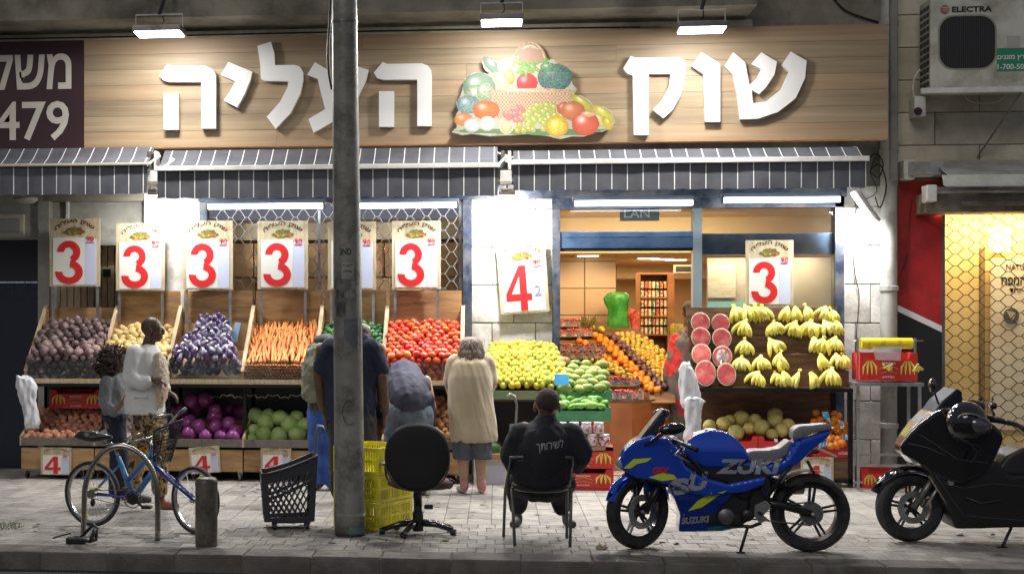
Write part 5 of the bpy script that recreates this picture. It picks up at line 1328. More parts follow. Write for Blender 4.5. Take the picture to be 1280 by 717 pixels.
fruit_box('red banana carton on the ground under the steel table', 1078, 586, 1134, 611, Yt + .08, .3)
for k in range(7): piece('banana_bunch', F['bunch'][k % 3], P(1090 + k * 8.5, 452, Yt + .15 + .05 * (k % 2)) - V((0, 0, .07)), (1.2, U(-.5, .5), U(-1, 1)), 'banana bunch inside the open carton on the steel table', 'bananas', 'bananas in the carton on the table', .85)
rl = thing('plastic_bag_roll', 'yellow printed roll of bags on a metal rod above the banana carton', 'bag roll', P(1108, 436, Yt + .1))
a2, b2, c2, d2 = R(1076, 422, 1140, 436, Yt + .1)
MB().tube([(a2, Yt + .1, (c2 + d2) / 2), (b2, Yt + .1, (c2 + d2) / 2)], (d2 - c2) / 2, 20).build('roll', mat('yellow_printed_film', (.78, .62, .02), .3, col2=(.62, .40, .02), scale=14, lo=.55, hi=.62, coat=.5), rl, angle=40)
a3, b3, c3, d3 = R(1066, 426, 1155, 429, Yt + .1)
MB().tube([(a3, Yt + .13, d3), (b3, Yt + .13, d3)], .007, 8).build('rod', M_['steel'], rl, True)
for px in (1072, 1144):
    x = P(px, 450, Yt + .13).x; bx('upright', M_['steel'], rl, x - .01, x + .01, Yt + .12, Yt + .14, zt + .001, d3 + .03)
MB().quad((a2 + .1, Yt + .03, c2 + .03), (b2 - .12, Yt + .03, c2 + .03), (b2 - .14, Yt + .02, c2 - .12), (a2 + .13, Yt + .02, c2 - .11)).build('hanging_film', glass_mat('clear_film', op=.35), rl)

# ---------------------------------------------------------------- inside the shop: tiered fruit island, shelves, bags
il = thing('fruit_island', 'curved terracotta fruit island seen through the shop entrance', 'display', P(775, 560, .8))
terra = mat('terracotta_panel', (.32, .10, .03), .5, col2=(.40, .14, .05), scale=3, rv=.1)
arcp = [(690, .75), (735, .42), (790, .40), (835, .75), (858, 1.25)]
zt_i = P(780, 500, .45).z
for i in range(len(arcp) - 1):
    (pa, ya), (pb, yb_) = arcp[i], arcp[i + 1]
    for k in range(2):
        t0, t1 = k / 2, (k + 1) / 2
        A = P(pa + (pb - pa) * t0, 520, ya + (yb_ - ya) * t0); B = P(pa + (pb - pa) * t1, 520, ya + (yb_ - ya) * t1)
        MB().slab((A.x, A.y, .02), (B.x, B.y, .02), (B.x, B.y, zt_i), (A.x, A.y, zt_i), (0, .03, 0)).build('base_panel', terra, il)
MB().prism([V((P(pa, 520, ya).x, ya, zt_i)) for pa, ya in arcp] + [V((P(842, 430, 2.9).x, 2.9, zt_i)), V((P(700, 430, 2.9).x, 2.9, zt_i))], (0, 0, -.03)).build('deck', M_['ply_dark'], il)
def isl(px, py):  # depth grows towards the top of the slope
    return .52 + (500 - py) * .021
MB().prism([P(700, 500, isl(700, 500)) - V((0, -.05, .03)), P(845, 500, isl(0, 500)) - V((0, -.05, .03)), P(842, 455, isl(0, 455)) - V((0, -.05, .03)), P(800, 410, isl(0, 410)) - V((0, -.05, .03)), P(760, 400, isl(0, 400)) - V((0, -.05, .03)), P(700, 395, isl(0, 395)) - V((0, -.05, .03))], (0, .02, -.02)).build('sloping_board', M_['ply_dark'], il)
s7 = 3.774
def band(x_top, y_top, x_bot, y_bot, w_, kind, name, label, cat, group, sp=.072, sc=(.95, 1.12)):
    n_ = int(math.hypot(x_bot - x_top, y_bot - y_top) / s7 / 4.4)
    for i in range(n_ + 1):
        t = i / max(1, n_); cx = 690 + (x_top + (x_bot - x_top) * t) / s7; cy = 370 + (y_top + (y_bot - y_top) * t) / s7
        m_ = max(1, int(w_ / s7 / 6.0))
        for j in range(m_):
            px = cx + (j - (m_ - 1) / 2) * 6.4 + U(-1, 1) + (i % 2) * 3; py = cy + U(-1, 1) + abs(j - m_ / 2) * .3
            piece(name, random.choice(F[kind]), P(px, py, isl(px, py)) + V((0, 0, U(0, .01))), rot_any(), label, cat, group, U(*sc))
band(215, 188, 470, 440, 60, 'orange', 'orange', 'orange in the diagonal orange row of the fruit island inside the shop', 'orange', 'oranges on the fruit island')
band(280, 185, 520, 430, 46, 'plum', 'plum', 'dark plum in the row right of the oranges on the fruit island', 'plum', 'plums on the fruit island')
band(345, 180, 560, 400, 95, 'green_apple', 'apple', 'yellow-green apple on the right half of the fruit island', 'apple', 'apples on the fruit island')
band(430, 210, 570, 330, 60, 'green_apple', 'apple', 'yellow-green apple at the upper right rim of the fruit island', 'apple', 'apples at the rim of the fruit island')
band(420, 262, 560, 392, 22, 'orange', 'orange', 'orange lying among the yellow-green apples of the fruit island', 'orange', 'oranges among the apples')
band(130, 215, 300, 330, 40, 'orange', 'orange', 'orange in the second orange row of the fruit island inside the shop', 'orange', 'oranges in the second row')
band(200, 300, 400, 400, 50, 'green_apple', 'pear', 'green pear between the orange rows of the fruit island', 'pear', 'pears between the orange rows', sc=(.8, 1))
band(60, 235, 190, 240, 26, 'green_apple', 'apple', 'green apple in the short row above the grape trays', 'apple', 'apples above the grape trays', sc=(.7, .8))
band(165, 130, 240, 165, 40, 'citrus', 'clementine', 'yellow clementine at the back of the fruit island', 'clementine', 'clementines at the back of the island')
band(180, 350, 330, 350, 60, 'green_apple', 'pear', 'green pear in the middle left of the fruit island', 'pear', 'pears on the fruit island', sc=(.8, 1))
grape_m = mat('grape_berries', (.16, .03, .04), .3, col2=(.22, .05, .05), scale=20, rv=.3, coat=.4)
berry_m = mat('red_berries', (.40, .03, .04), .3, col2=(.5, .10, .08), scale=20, rv=.2, coat=.3)
tray_m = glass_mat('tray_plastic', op=.2); lab_m = mat('tray_label', (.65, .52, .38), .5, col2=(.45, .1, .08), scale=40)
def berries_mesh(m, k, w_=.15, d_=.11, h_=.10):
    b = MB(); rs = random.Random(k)
    for i in range(34): b.ell((rs.uniform(-w_ / 2, w_ / 2), rs.uniform(-d_ / 2, d_ / 2), rs.uniform(.02, h_)), (.017, .017, .017), n=6)
    return b.mesh('berries', m, True)
BER = {('g', k): berries_mesh(grape_m, k) for k in range(2)}; BER.update({('r', k): berries_mesh(berry_m, k + 5) for k in range(2)})
tray_me = MB().box(-.085, .085, -.062, -.058, .0, .07).box(-.085, .085, .058, .062, .0, .07).box(-.085, -.081, -.058, .058, 0, .07).box(.081, .085, -.058, .058, 0, .07).box(-.081, .081, -.058, .058, .001, .004).mesh('tray', tray_m)
lab_me = MB().box(-.028, .028, -.067, -.063, .005, .04).mesh('label', lab_m)
def tray(px, py, kind, label, cat, group, Y=None, k=0):
    p = P(px, py, isl(px, py) if Y is None else Y); t = thing('fruit_tray', label, cat, p, group)
    link('tray', tray_me, t); link('berries', BER[(kind, k % 2)], t); link('label', lab_me, t)
for i, px in enumerate((703, 716, 731, 746)): tray(px, 448, 'g', 'plastic tray of dark grapes in the upper grape row of the fruit island', 'grape tray', 'dark grape trays, upper row', k=i); tray(px + 2, 440, 'g', 'plastic tray of dark grapes behind the upper grape row', 'grape tray', 'dark grape trays behind the upper row', k=i)
for i, px in enumerate((762, 776, 790)): tray(px, 481, 'r', 'plastic tray of red fruit in the second lowest row of the fruit island', 'fruit tray', 'red fruit trays, second lowest row', k=i)
for i, px in enumerate((763, 779, 793)): tray(px, 498, 'r', 'plastic tray of red fruit in the lowest row of the fruit island', 'fruit tray', 'red fruit trays, lowest row', k=i)
for i, (px, py) in enumerate(((704, 408), (718, 408), (704, 421), (718, 421), (732, 420))): tray(px, py, 'r', 'clear tray of raspberries stacked at the back left of the fruit island', 'berry tray', 'berry trays at the back left', k=i)
dr_m = mat('dried_herb', (.18, .16, .05), .8, rv=.2)
b = MB()
for i in range(60):
    px = 722 + U(0, 24); p = P(px, 412, 2.4); b.tube([p, p + V((U(-.04, .04), U(-.04, .04), U(.08, .2)))], .006, 4)
tag(b.build('herb_bundle', dr_m), 'bundle of dried olive-green herbs behind the berry trays', 'herbs')
# red-brown price cards at the island's right edge
for i, px in enumerate((809, 822, 831, 838)):
    bpl = bpx('price_card', mat('brown_price_card', (.30, .12, .05), .6) if i == 0 else bpy.data.materials['brown_price_card'], None, px - 4, 490 + i, px + 3, 515, .60 + .12 * i, .01); tag(bpl, 'narrow brown price card hanging on the right edge of the fruit island', 'price card', 'brown price cards on the island')
# green and red produce sacks
def crinkle(label, x0, y0, x1, y1, Y, m, seed, name, cat):
    c = P((x0 + x1) / 2, y1, Y); s = SCL((x0 + x1) / 2, Y); h = (y1 - y0) / s; w_ = (x1 - x0) / s / 2
    b = MB().loft([(c + V((0, 0, h * t)), w_ * k, w_ * .5 * k) for t, k in ((0, .8), (.05, .95), (.3, .9), (.55, .85), (.72, .95), (.85, 1.0), (.95, .85), (1, .6))], 28).wrinkle(.05, 7, seed, (1.6, 1, .5)).wrinkle(.012, 30, seed)
    return tag(b.build(name, m, None, True), label, cat)
crinkle('tall bright green crinkled sack standing on the fruit island', 757, 366, 788, 413, 2.6, mat('bright_green_film', (.02, .20, .03), .3, col2=(.06, .32, .06), scale=9, bump=.6, bscale=25), 2, 'green_sack', 'sack')
crinkle('bright red net sack right of the green sack', 786, 388, 800, 418, 3.0, mat('bright_red_net', (.60, .025, .02), .4, col2=(.68, .2, .12), scale=28, bump=.6), 4, 'red_sack', 'sack')
crinkle('yellow banana-coloured bundle on the wall beside the shopper in the shop', 838, 404, 858, 452, 3.2, mat('yellow_bundle', (.55, .42, .05), .5, col2=(.3, .35, .08), scale=8, stretch=(5, 1, 1)), 6, 'banana_display', 'bananas')
# tall shelf with small packets
Ys = 5.0
sh = thing('shelf_unit', 'tall brown wooden shelf unit with rows of small packets inside the shop', 'shelf', P(820, 480, Ys))
brn = mat('brown_shelf_wood', (.22, .09, .035), .5, col2=(.30, .13, .05), scale=4)
a, b_, c, d = R(798, 343, 843, 470, Ys)
bx('side_panel', brn, sh, a, a + .03, Ys, Ys + .4, 0, d); bx('side_panel', brn, sh, b_ - .10, b_, Ys, Ys + .4, 0, d); bx('back_panel', brn, sh, a + .03, b_ - .1, Ys + .37, Ys + .4, 0, d); bx('top_panel', brn, sh, a, b_, Ys, Ys + .4, d + .001, d + .03)
pk = [mat('packet_%s' % n_, c_, .4, col2=(.7, .65, .5), scale=30, lo=.5, hi=.55) for n_, c_ in (('green', (.12, .25, .06)), ('red', (.5, .05, .03)), ('orange', (.6, .22, .04)), ('cream', (.6, .5, .3)))]
for r_, py in enumerate((371, 394, 417, 440)):
    z = P(820, py, Ys).z; bx('shelf_board', brn, sh, a + .03, b_ - .1, Ys + .01, Ys + .37, z - .025, z)
    if r_ == 3: continue
    n_ = 7; w_ = (b_ - .1 - a - .03) / n_
    for lv in (0, 1):
        for i in range(n_):
            x = a + .03 + i * w_ + .01; m = pk[(i + r_) % 4]
            o = bx('packet', m, None, x, x + w_ - .018, Ys + .03, Ys + .16, z + .001 + lv * .13, z + .098 + lv * .13); tag(o, 'small printed packet on the %s shelf of the brown shelf unit' % ['upper', 'middle', 'lower'][r_], 'packet', 'packets on the %s shelf of the brown unit' % ['upper', 'middle', 'lower'][r_])
vt = thing('ventilation_grille', 'dark ventilation grille high on the soffit inside the shop', 'grille', P(855, 335, 4.58))
a, b_, c, d = R(842, 331, 872, 341, 4.58); bx('frame', M_['ceiling'], vt, a, b_, 4.57, 4.595, c, d); bx('grille', M_['charcoal'], vt, a + .03, b_ - .03, 4.56, 4.57, c + .02, d - .02)
# ---------------------------------------------------------------- street furniture
def torus_pts(c, r, ax1, ax2, n=36, a0=0, a1=360):
    ax1, ax2 = V(ax1), V(ax2)
    full = a1 - a0 >= 360
    m = n if full else n + 1
    return [V(c) + (ax1 * math.cos(math.radians(a0 + (a1 - a0) * i / n)) + ax2 * math.sin(math.radians(a0 + (a1 - a0) * i / n))) * r for i in range(m)]
g = G(437.5, 668); Yp = g.y
pole = thing('street_pole', 'thick weathered grey steel pole with stickers standing before the carrot and tomato bins', 'pole', (g.x, Yp, 0))
pm = mat('weathered_pole_paint', (.24, .24, .205), .5, col2=(.34, .34, .30), scale=2.5, detail=10, lo=.35, hi=.7, bump=.35, bscale=20, dirt=(.075, .07, .06), dscale=4, metal=.2)
zt = P(431, -60, Yp).z; xt = P(430.5, 0, Yp).x; zt0 = P(430, 0, Yp).z
dx = (xt - g.x) / zt0
b = MB(); prof = []
for i in range(25):
    z = zt * i / 24; r = .128 - (.128 - .104) * z / zt0
    prof.append([V((g.x + dx * z + r * math.cos(2 * math.pi * k / 32), Yp + r * math.sin(2 * math.pi * k / 32), z)) for k in range(32)])
b.rings(prof).wrinkle(.0012, 9).build('pole', pm, pole, True)
def on_pole(px, py, dr=.0): 
    z = P(px, py, Yp).z; r = .128 - .024 * z / zt0 + dr; cxp = g.x + dx * z; x = P(px, py, Yp - r).x
    d = max(-.95, min(.95, (x - cxp) / r)); return V((cxp + r * d, Yp - r * math.sqrt(1 - d * d), z))
def pole_patch(x0, y0, x1, y1, m, name, dr=.0025, n=6):
    b = MB(); 
    top = [on_pole(x0 + (x1 - x0) * i / n, y0, dr) for i in range(n + 1)]; bot = [on_pole(x0 + (x1 - x0) * i / n, y1, dr) for i in range(n + 1)]
    for i in range(n): b.quad(bot[i], bot[i + 1], top[i + 1], top[i])
    return b.build(name, m, pole)
for (py, hh, c) in ((28, 1.4, 'dark_steel'), (641, 1.2, 'steel')):
    z = P(431, py, Yp).z; r = .128 - .024 * z / zt0 + .003
    MB().lathe([(r - .002, -.011), (r + .002, -.011), (r + .002, .011), (r - .002, .011)], (g.x + dx * z, Yp, z), 32).build('metal_band', M_[c], pole)
stk = mat('torn_sticker', (.24, .24, .22), .6, col2=(.13, .13, .12), scale=14, lo=.45, hi=.55)
pole_patch(427, 328, 442, 349, mat('grey_notice', (.32, .32, .30), .6, dirt=(.2, .2, .18), dscale=12), 'sticker')
for k, (t_, y0) in enumerate((('ריצוף', 331), ('שיפוץ', 338))):
    lettering(t_[::-1], (lambda y0: (lambda u, v: on_pole(429 + 11 * u, y0 + 4 - 4 * v, .0045)))(y0), (0, .001, 0), M_['black_ink'], pole, .0)
pole_patch(428, 352, 444, 372, stk, 'sticker_remains'); pole_patch(420, 362, 432, 396, mat('dark_tar_patch', (.05, .055, .055), .6, col2=(.16, .16, .14), scale=16, lo=.45, hi=.6), 'sticker_remains')
pole_patch(430, 398, 450, 440, mat('peeled_patch', (.12, .13, .15), .6, col2=(.22, .22, .2), scale=10, lo=.45, hi=.6), 'sticker_remains')
MB().tube([on_pole(437 + 9 * math.cos(math.radians(a)), 514 + 15 * math.sin(math.radians(a)), .002) for a in range(60, 300, 20)], .004, 4).build('scribble', mat('dark_scribble', (.07, .07, .065), .7), pole)
lettering('3ND', lambda u, v: on_pole(424 + 15 * u, 319 - 8 * v, .003), (0, .001, 0), mat('green_black_ink', (.02, .05, .045), .6), pole, .02)
pole_patch(419, 664, 456, 670.5, mat('dark_bitumen', (.03, .03, .03), .6), 'base_seal', .004, 10)
pole_patch(436, 655, 456, 665, mat('teal_paint_patch', (.06, .17, .17), .5, col2=(.13, .17, .15), scale=9), 'paint_patch', .004, 6)
cable('black cable hanging in front of the sign beside the street pole', [(414, -10), (412, 30), (410, 60), (411, 90), (415, 112)], Yp + .1, .012)

ci = G(258, 681.5)
bol = thing('bollard', 'short dark grey metal bollard in front of the bicycle wheel', 'bollard', ci)
bm_ = mat('scuffed_bollard_paint', (.085, .078, .065), .45, metal=.3, dirt=(.20, .17, .13), dscale=7, bump=.25, bscale=60)
MB().lathe([(.088, 0), (.088, .50), (.082, .527), (.07, .536), (.0, .538)], ci, 28).build('post', bm_, bol, angle=50)

A_, B_ = G(104, 672), G(197, 675.5)
hp = thing('bicycle_rack', 'stainless steel hoop bicycle rack with the blue bicycle leaning on it', 'bicycle rack', (A_ + B_) / 2)
Yh = (A_.y + B_.y) / 2
hx = [(104, 672), (105, 640), (106, 612), (111, 592), (120, 575), (133, 562), (148, 557), (163, 560), (178, 570), (189, 585), (195, 603), (197, 630), (197, 675)]
inox = mat('brushed_stainless', (.46, .42, .36), .25, metal=1, dirt=(.2, .18, .15), dscale=6)
cv = [P(x, y_, Yh) for x, y_ in hx]; cv[0].z = 0; cv[-1].z = 0
sm = []
for i in range(len(cv) - 1):
    p0, p1, p2, p3 = cv[max(i - 1, 0)], cv[i], cv[i + 1], cv[min(i + 2, len(cv) - 1)]
    for t in (0, .33, .66): sm.append(.5 * ((2 * p1) + (-p0 + p2) * t + (2 * p0 - 5 * p1 + 4 * p2 - p3) * t * t + (-p0 + 3 * p1 - 3 * p2 + p3) * t ** 3))
sm.append(cv[-1]); MB().tube(sm, .023, 14).build('hoop', inox, hp, True)
# lock lying at the hoop's foot
lk = thing('bicycle_lock', 'black chain lock and broken bracket lying around the left foot of the hoop rack', 'lock', G(104, 676))
Yk = G(104, 677).y - .06
MB().tube([P(x, y_, Yk + o) for x, y_, o in ((86, 674, 0), (95, 671, .05), (104, 674, -.04), (112, 676, -.05), (120, 674, 0), (121, 660, .02), (117, 655, .03), (110, 662, .05), (100, 672, .08))], .014, 8).build('chain', M_['black'], lk, True)
bx('lock_body', M_['black'], lk, P(84, 670, Yk).x, P(108, 670, Yk).x, Yk - .05, Yk + .02, .0, .05, .012)
MB().tube([P(66, 672, Yk), P(76, 669, Yk), P(88, 666, Yk - .02)], .006, 6).build('cable_end', M_['black'], lk, True)
MB().tube([P(113, 676, Yk - .05), P(119, 660, Yk)], .017, 8).build('bracket', M_['black'], lk, True)

# ---------------------------------------------------------------- wheels
def wheel(parent, c, r, tw, fx, up, spokes, tyre_m, rim_m, hub_r=.05, rim_w=.02, kind='moto', side=None, rim_r=None, disc=None):
    """fx: forward unit vector of the wheel plane, up: up vector"""
    c = V(c); fx = V(fx).normalized(); up = V(up).normalized(); ax = fx.cross(up).normalized()
    def ring(prof, n=48):
        rs = []
        for k in range(n):
            a = 2 * math.pi * k / n; d = fx * math.cos(a) + up * math.sin(a)
            rs.append([c + d * q + ax * w_ for q, w_ in prof])
        return rs
    def add(prof, name, m, par, smooth=True):
        b = MB(); rs = ring(prof); n = len(rs); vs = [[b.bm.verts.new(p) for p in q] for q in rs]; L_ = len(prof)
        for i in range(n):
            for j in range(L_):
                b.bm.faces.new((vs[i][j], vs[i][(j + 1) % L_], vs[(i + 1) % n][(j + 1) % L_], vs[(i + 1) % n][j]))
        return b.build(name, m, par, angle=45)
    rr = rim_r or r * .72; hw = tw / 2
    w_ = bpy.data.objects.new('wheel', None); COL.objects.link(w_); w_.parent = parent; OFF[w_.name] = OFF[parent.name]
    th = r - rr
    add([(rr, -hw * .55), (rr + th * .35, -hw * .95), (rr + th * .7, -hw * .9), (r - th * .08, -hw * .5), (r, 0), (r - th * .08, hw * .5), (rr + th * .7, hw * .9), (rr + th * .35, hw * .95), (rr, hw * .55)], 'tyre', tyre_m, w_)
    add([(rr + .004, -hw * .6), (rr + .004, hw * .6), (rr - rim_w, hw * .45), (rr - rim_w, -hw * .45)], 'rim', rim_m, w_)
    b = MB()
    if kind == 'moto':
        for i in range(spokes):
            a = 2 * math.pi * i / spokes + .2
            for s_ in (-.10, .10) if spokes <= 5 else (0,):
                d0 = fx * math.cos(a + s_ * 2.6) + up * math.sin(a + s_ * 2.6); d1 = fx * math.cos(a + s_) + up * math.sin(a + s_)
                b.tube([c + d0 * hub_r * .8, c + d1 * (rr - rim_w * .5)], [.014, .009], 6)
        b.tube([c - ax * .05, c + ax * .05], hub_r, 18)
    else:
        for i in range(spokes):
            a = 2 * math.pi * i / spokes; d0 = fx * math.cos(a + (.9 if i % 2 else -.9)) + up * math.sin(a + (.9 if i % 2 else -.9)); d1 = fx * math.cos(a) + up * math.sin(a)
            b.tube([c + d0 * hub_r + ax * (.03 if i % 2 else -.03), c + d1 * (rr - .004)], .0013, 4, False)
        b.tube([c - ax * .045, c + ax * .045], hub_r, 12)
    b.build('spokes', rim_m, w_)
    if disc:
        sgn = disc[1]; D_ = c + ax * sgn
        b = MB(); rs = [(disc[0], -.003), (disc[0], .003), (disc[0] * .62, .003), (disc[0] * .62, -.003)]
        vs = []
        for k in range(40):
            a = 2 * math.pi * k / 40; d = fx * math.cos(a) + up * math.sin(a); rk = 1 + (.02 if k % 4 == 0 else 0)
            vs.append([b.bm.verts.new(D_ + d * q * rk + ax * y_) for q, y_ in rs])
        for i in range(40):
            for j in range(4): b.bm.faces.new((vs[i][j], vs[i][(j + 1) % 4], vs[(i + 1) % 40][(j + 1) % 4], vs[(i + 1) % 40][j]))
        b.build('brake_disc', M_['steel'], w_)
    return w_
tyre_m = mat('tyre_rubber', (.016, .016, .017), .75, bump=.3, bscale=80, dirt=(.05, .048, .045), dscale=10)
black_rim = mat('black_cast_rim', (.02, .02, .022), .3, coat=.3)
blue_p = mat('metallic_blue_paint', (.006, .08, .66), .2, metal=.4, coat=1, spec=.7)
navy_p = mat('deep_blue_paint', (.004, .035, .30), .2, metal=.2, coat=1)
gblack = mat('gloss_black_paint', (.008, .008, .01), .15, coat=.8)
satin = mat('satin_black', (.014, .014, .016), .38, bump=.05)
silver = mat('silver_decal', (.40, .42, .46), .35, metal=.4); lime = mat('lime_decal', (.60, .72, .04), .4)
grey_seat = mat('grey_seat_vinyl', (.20, .20, .22), .42, bump=.12, bscale=120)

def side_panel(parent, name, pts, Yc, hw, m, round_=.03, voxel=.011, smooth=6, shape=None, sides=None, twist=0):
    """a body panel from its side outline (as seen) with real width and rounded flanks"""
    b = MB().prism([P(x, y_, Yc) + V((0, -hw, 0)) for x, y_ in pts], (0, 2 * hw, 0)); b.remesh(voxel, 0)
    if shape:
        for v in b.bm.verts:
            k = shape(v.co); v.co.y = Yc + (v.co.y - Yc) * k
    bmesh.ops.smooth_vert  # keep linear memory small
    me = bpy.data.meshes.new('t'); b.bm.to_mesh(me); b.bm.free(); b.bm = bmesh.new(); b.bm.from_mesh(me); bpy.data.meshes.remove(me)
    for i in range(smooth): bmesh.ops.smooth_vert(b.bm, verts=b.bm.verts, factor=.5, use_axis_x=True, use_axis_y=True, use_axis_z=True)
    return b.build(name, m, parent, True)

# ---------------------------------------------------------------- blue sport motorcycle
gb = G(905, 687); Ym = gb.y
mo = thing('sport_motorcycle', 'blue sport motorcycle with large silver letters parked across the pavement at right of centre', 'motorcycle', (P(905, 687, Ym).x, Ym, 0))
sM = SCL(905, Ym); m_ = lambda px: px / sM
Pm = lambda x, y_, o=0: P(x, y_, Ym) + V((0, o, 0))
rw = Pm(1012, 640); rw.z = .302
wheel(mo, rw, .302, .16, (1, 0, 0), (0, 0, 1), 5, tyre_m, black_rim, .055, .022, disc=(.09, .06))
fw = Pm(797, 641); fw.z = .295
an = math.radians(35); ffx = V((-math.cos(an), -math.sin(an), 0)); tilt = V((.10, .05, 1)).normalized()
wheel(mo, fw, .295, .115, ffx, (0, 0, 1), 5, tyre_m, black_rim, .045, .02, disc=(.135, -.055))
ax = ffx.cross(V((0, 0, 1)))
# forks
hd = Pm(835, 556)
for s in (-1, 1):
    o = ax * .10 * s
    MB().tube([fw + o, fw.lerp(hd, .45) + o], .024, 12).build('fork_leg', satin, mo, True); MB().tube([fw.lerp(hd, .42) + o, hd + o], .019, 12).build('fork_tube', M_['dark_steel'], mo, True)
MB().tube([fw - ax * .12, fw + ax * .12], .014, 10).build('front_axle', M_['steel'], mo, True)
MB().ell(fw + V((.05, 0, .12)) - ax * .065, (.03, .025, .05)).build('brake_caliper', satin, mo, True)
# front fender following the steered wheel
b = MB(); rows_ = []
for i in range(15):
    a = math.radians(12 + 150 * i / 14); d = -ffx * math.cos(a) + V((0, 0, 1)) * math.sin(a); w2 = .062 * (1 - .3 * abs(i / 7 - 1) ** 2)
    rows_.append([fw + d * (.325 - .045 * abs(t) ** 2.2) + ax * w2 * t for t in (-1.0, -.8, -.45, 0, .45, .8, 1.0)])
for r0, r1 in zip(rows_, rows_[1:]):
    for i in range(6): b.slab(r0[i], r0[i + 1], r1[i + 1], r1[i], (0, 0, .003))
bmesh.ops.remove_doubles(b.bm, verts=b.bm.verts, dist=.0005); b.build('front_fender', blue_p, mo, True)
for s in (-1, 1): MB().slab(fw + ax * .075 * s + V((0, 0, .29)), fw + ax * .075 * s + V((.10, .04, .28)), fw + ax * .075 * s + V((.06, .03, .12)), fw + ax * .075 * s + V((.0, 0, .14)), ax * .006).build('fender_stay', navy_p, mo)
wd = lambda k0, z0, k1, z1: (lambda c: k0 + (k1 - k0) * max(0, min(1, (c.z - z0) / (z1 - z0))))
# main fairing, belly, nose
zb_ = Pm(880, 660).z; zt_ = Pm(880, 560).z
side_panel(mo, 'belly_fairing', [(846, 662), (848, 640), (840, 620), (834, 606), (850, 598), (880, 606), (912, 608), (908, 620), (896, 632), (890, 642), (905, 650), (928, 655), (900, 661)], Ym, .165, navy_p, shape=lambda c: .62 + .38 * min(1, max(0, (c.z - zb_) / .25)))
xn = Pm(774, 575).x
side_panel(mo, 'front_fairing', [(774, 572), (780, 560), (792, 549), (812, 541), (832, 545), (844, 558), (852, 578), (872, 592), (905, 601), (935, 595), (952, 592), (948, 602), (925, 611), (900, 613), (878, 616), (858, 612), (838, 603), (815, 598), (792, 594), (779, 587)], Ym, .205, blue_p, shape=lambda c: .42 + .58 * min(1, max(0, (c.x - xn) / .38)) ** .8, voxel=.010)
side_panel(mo, 'nose_intake', [(776, 584), (800, 590), (832, 602), (838, 608), (812, 602), (786, 596)], Ym, .115, satin, voxel=.009, smooth=3)
side_panel(mo, 'engine_block', [(846, 562), (862, 575), (925, 578), (955, 588), (962, 612), (952, 636), (925, 652), (880, 652), (852, 610)], Ym, .135, satin, smooth=3)
MB().lathe([(0, 0), (.055, 0), (.06, .012), (.05, .02), (0, .02)], (0, 0, 0), 20, Matrix.Translation(Pm(903, 641, -.165)) @ Matrix.Rotation(math.pi / 2, 4, 'X')).build('engine_cover', M_['dark_steel'], mo, angle=40)
# windscreen, mirrors, cockpit
MB().prism([Pm(791, 556, -.09), Pm(806, 536, -.09), Pm(828, 510, -.05), Pm(833, 513, -.05), Pm(829, 530, -.07), Pm(818, 545, -.09), Pm(800, 557, -.10)], (0, .2, 0)).remesh(.009, 5).build('windscreen', mat('smoked_screen', (.012, .012, .018), .3), mo, True)
MB().ell(Pm(834, 532, -.30), (.105, .035, .045), (0, -.12, .1), 18).build('mirror', gblack, mo, True)
MB().tube([Pm(803, 553, -.16), Pm(815, 545, -.22), Pm(826, 536, -.27)], .013, 8).build('mirror_stem', gblack, mo, True)
MB().ell(Pm(832, 521, .30), (.07, .035, .045), (0, -.1, -.1), 18).build('mirror', gblack, mo, True)
MB().tube([Pm(815, 545, .16), Pm(828, 528, .26)], .012, 8).build('mirror_stem', gblack, mo, True)
MB().tube([Pm(838, 548, -.08), Pm(848, 550, -.26), Pm(858, 553, -.36)], .015, 10).build('handlebar', satin, mo, True)
MB().tube([Pm(849, 550, -.28), Pm(862, 556, -.40)], .019, 12).build('grip', M_['black'], mo, True)
MB().tube([Pm(838, 548, .08), Pm(842, 548, .3), Pm(850, 550, .38)], .016, 10).build('handlebar', satin, mo, True)
MB().tube([Pm(844, 557, -.27), Pm(836, 562, -.36), Pm(853, 570, -.42)], .006, 6).build('clutch_lever', M_['dark_steel'], mo, True)
for k in range(4): MB().tube([Pm(834 + k * 3, 545, -.1 + .05 * k), Pm(846 + k * 3, 560 + 2 * k, -.14 + .05 * k), Pm(843 + k * 4, 578, -.08)], .006, 6).build('cable', M_['black'], mo, True)
MB().ell(Pm(838, 549, 0), (.06, .09, .035)).build('instrument_panel', satin, mo, True)
# headlamp
MB().ell(Pm(777, 578, -.03), (.045, .05, .055), (0, .3, 0), 16).build('headlight', mat('headlight_glass', (.45, .5, .58), .05, coat=1, metal=.4), mo, True)
# tank, seats, tail
side_panel(mo, 'fuel_tank', [(852, 562), (856, 549), (868, 541), (886, 536), (904, 538), (918, 546), (928, 558), (933, 570), (920, 580), (880, 582), (860, 574)], Ym, .155, blue_p, shape=lambda c: .35 + .65 * min(1, max(0, (Pm(900, 534).z - c.z) / .15)) ** .55, smooth=8)
MB().lathe([(0, 0), (.045, 0), (.045, .01), (.036, .014), (0, .014)], Pm(888, 537.5) , 22).build('filler_cap', M_['steel'], mo, angle=40)
side_panel(mo, 'rider_seat', [(926, 566), (938, 561), (955, 561), (972, 558), (984, 548), (989, 552), (983, 565), (970, 574), (945, 577), (930, 573)], Ym, .125, grey_seat, shape=lambda c: .8, smooth=5)
side_panel(mo, 'pillion_seat', [(988, 547), (989, 536), (996, 531), (1012, 530), (1030, 528), (1038, 531), (1036, 536), (1015, 540), (1000, 546), (994, 549)], Ym, .085, grey_seat, smooth=4)
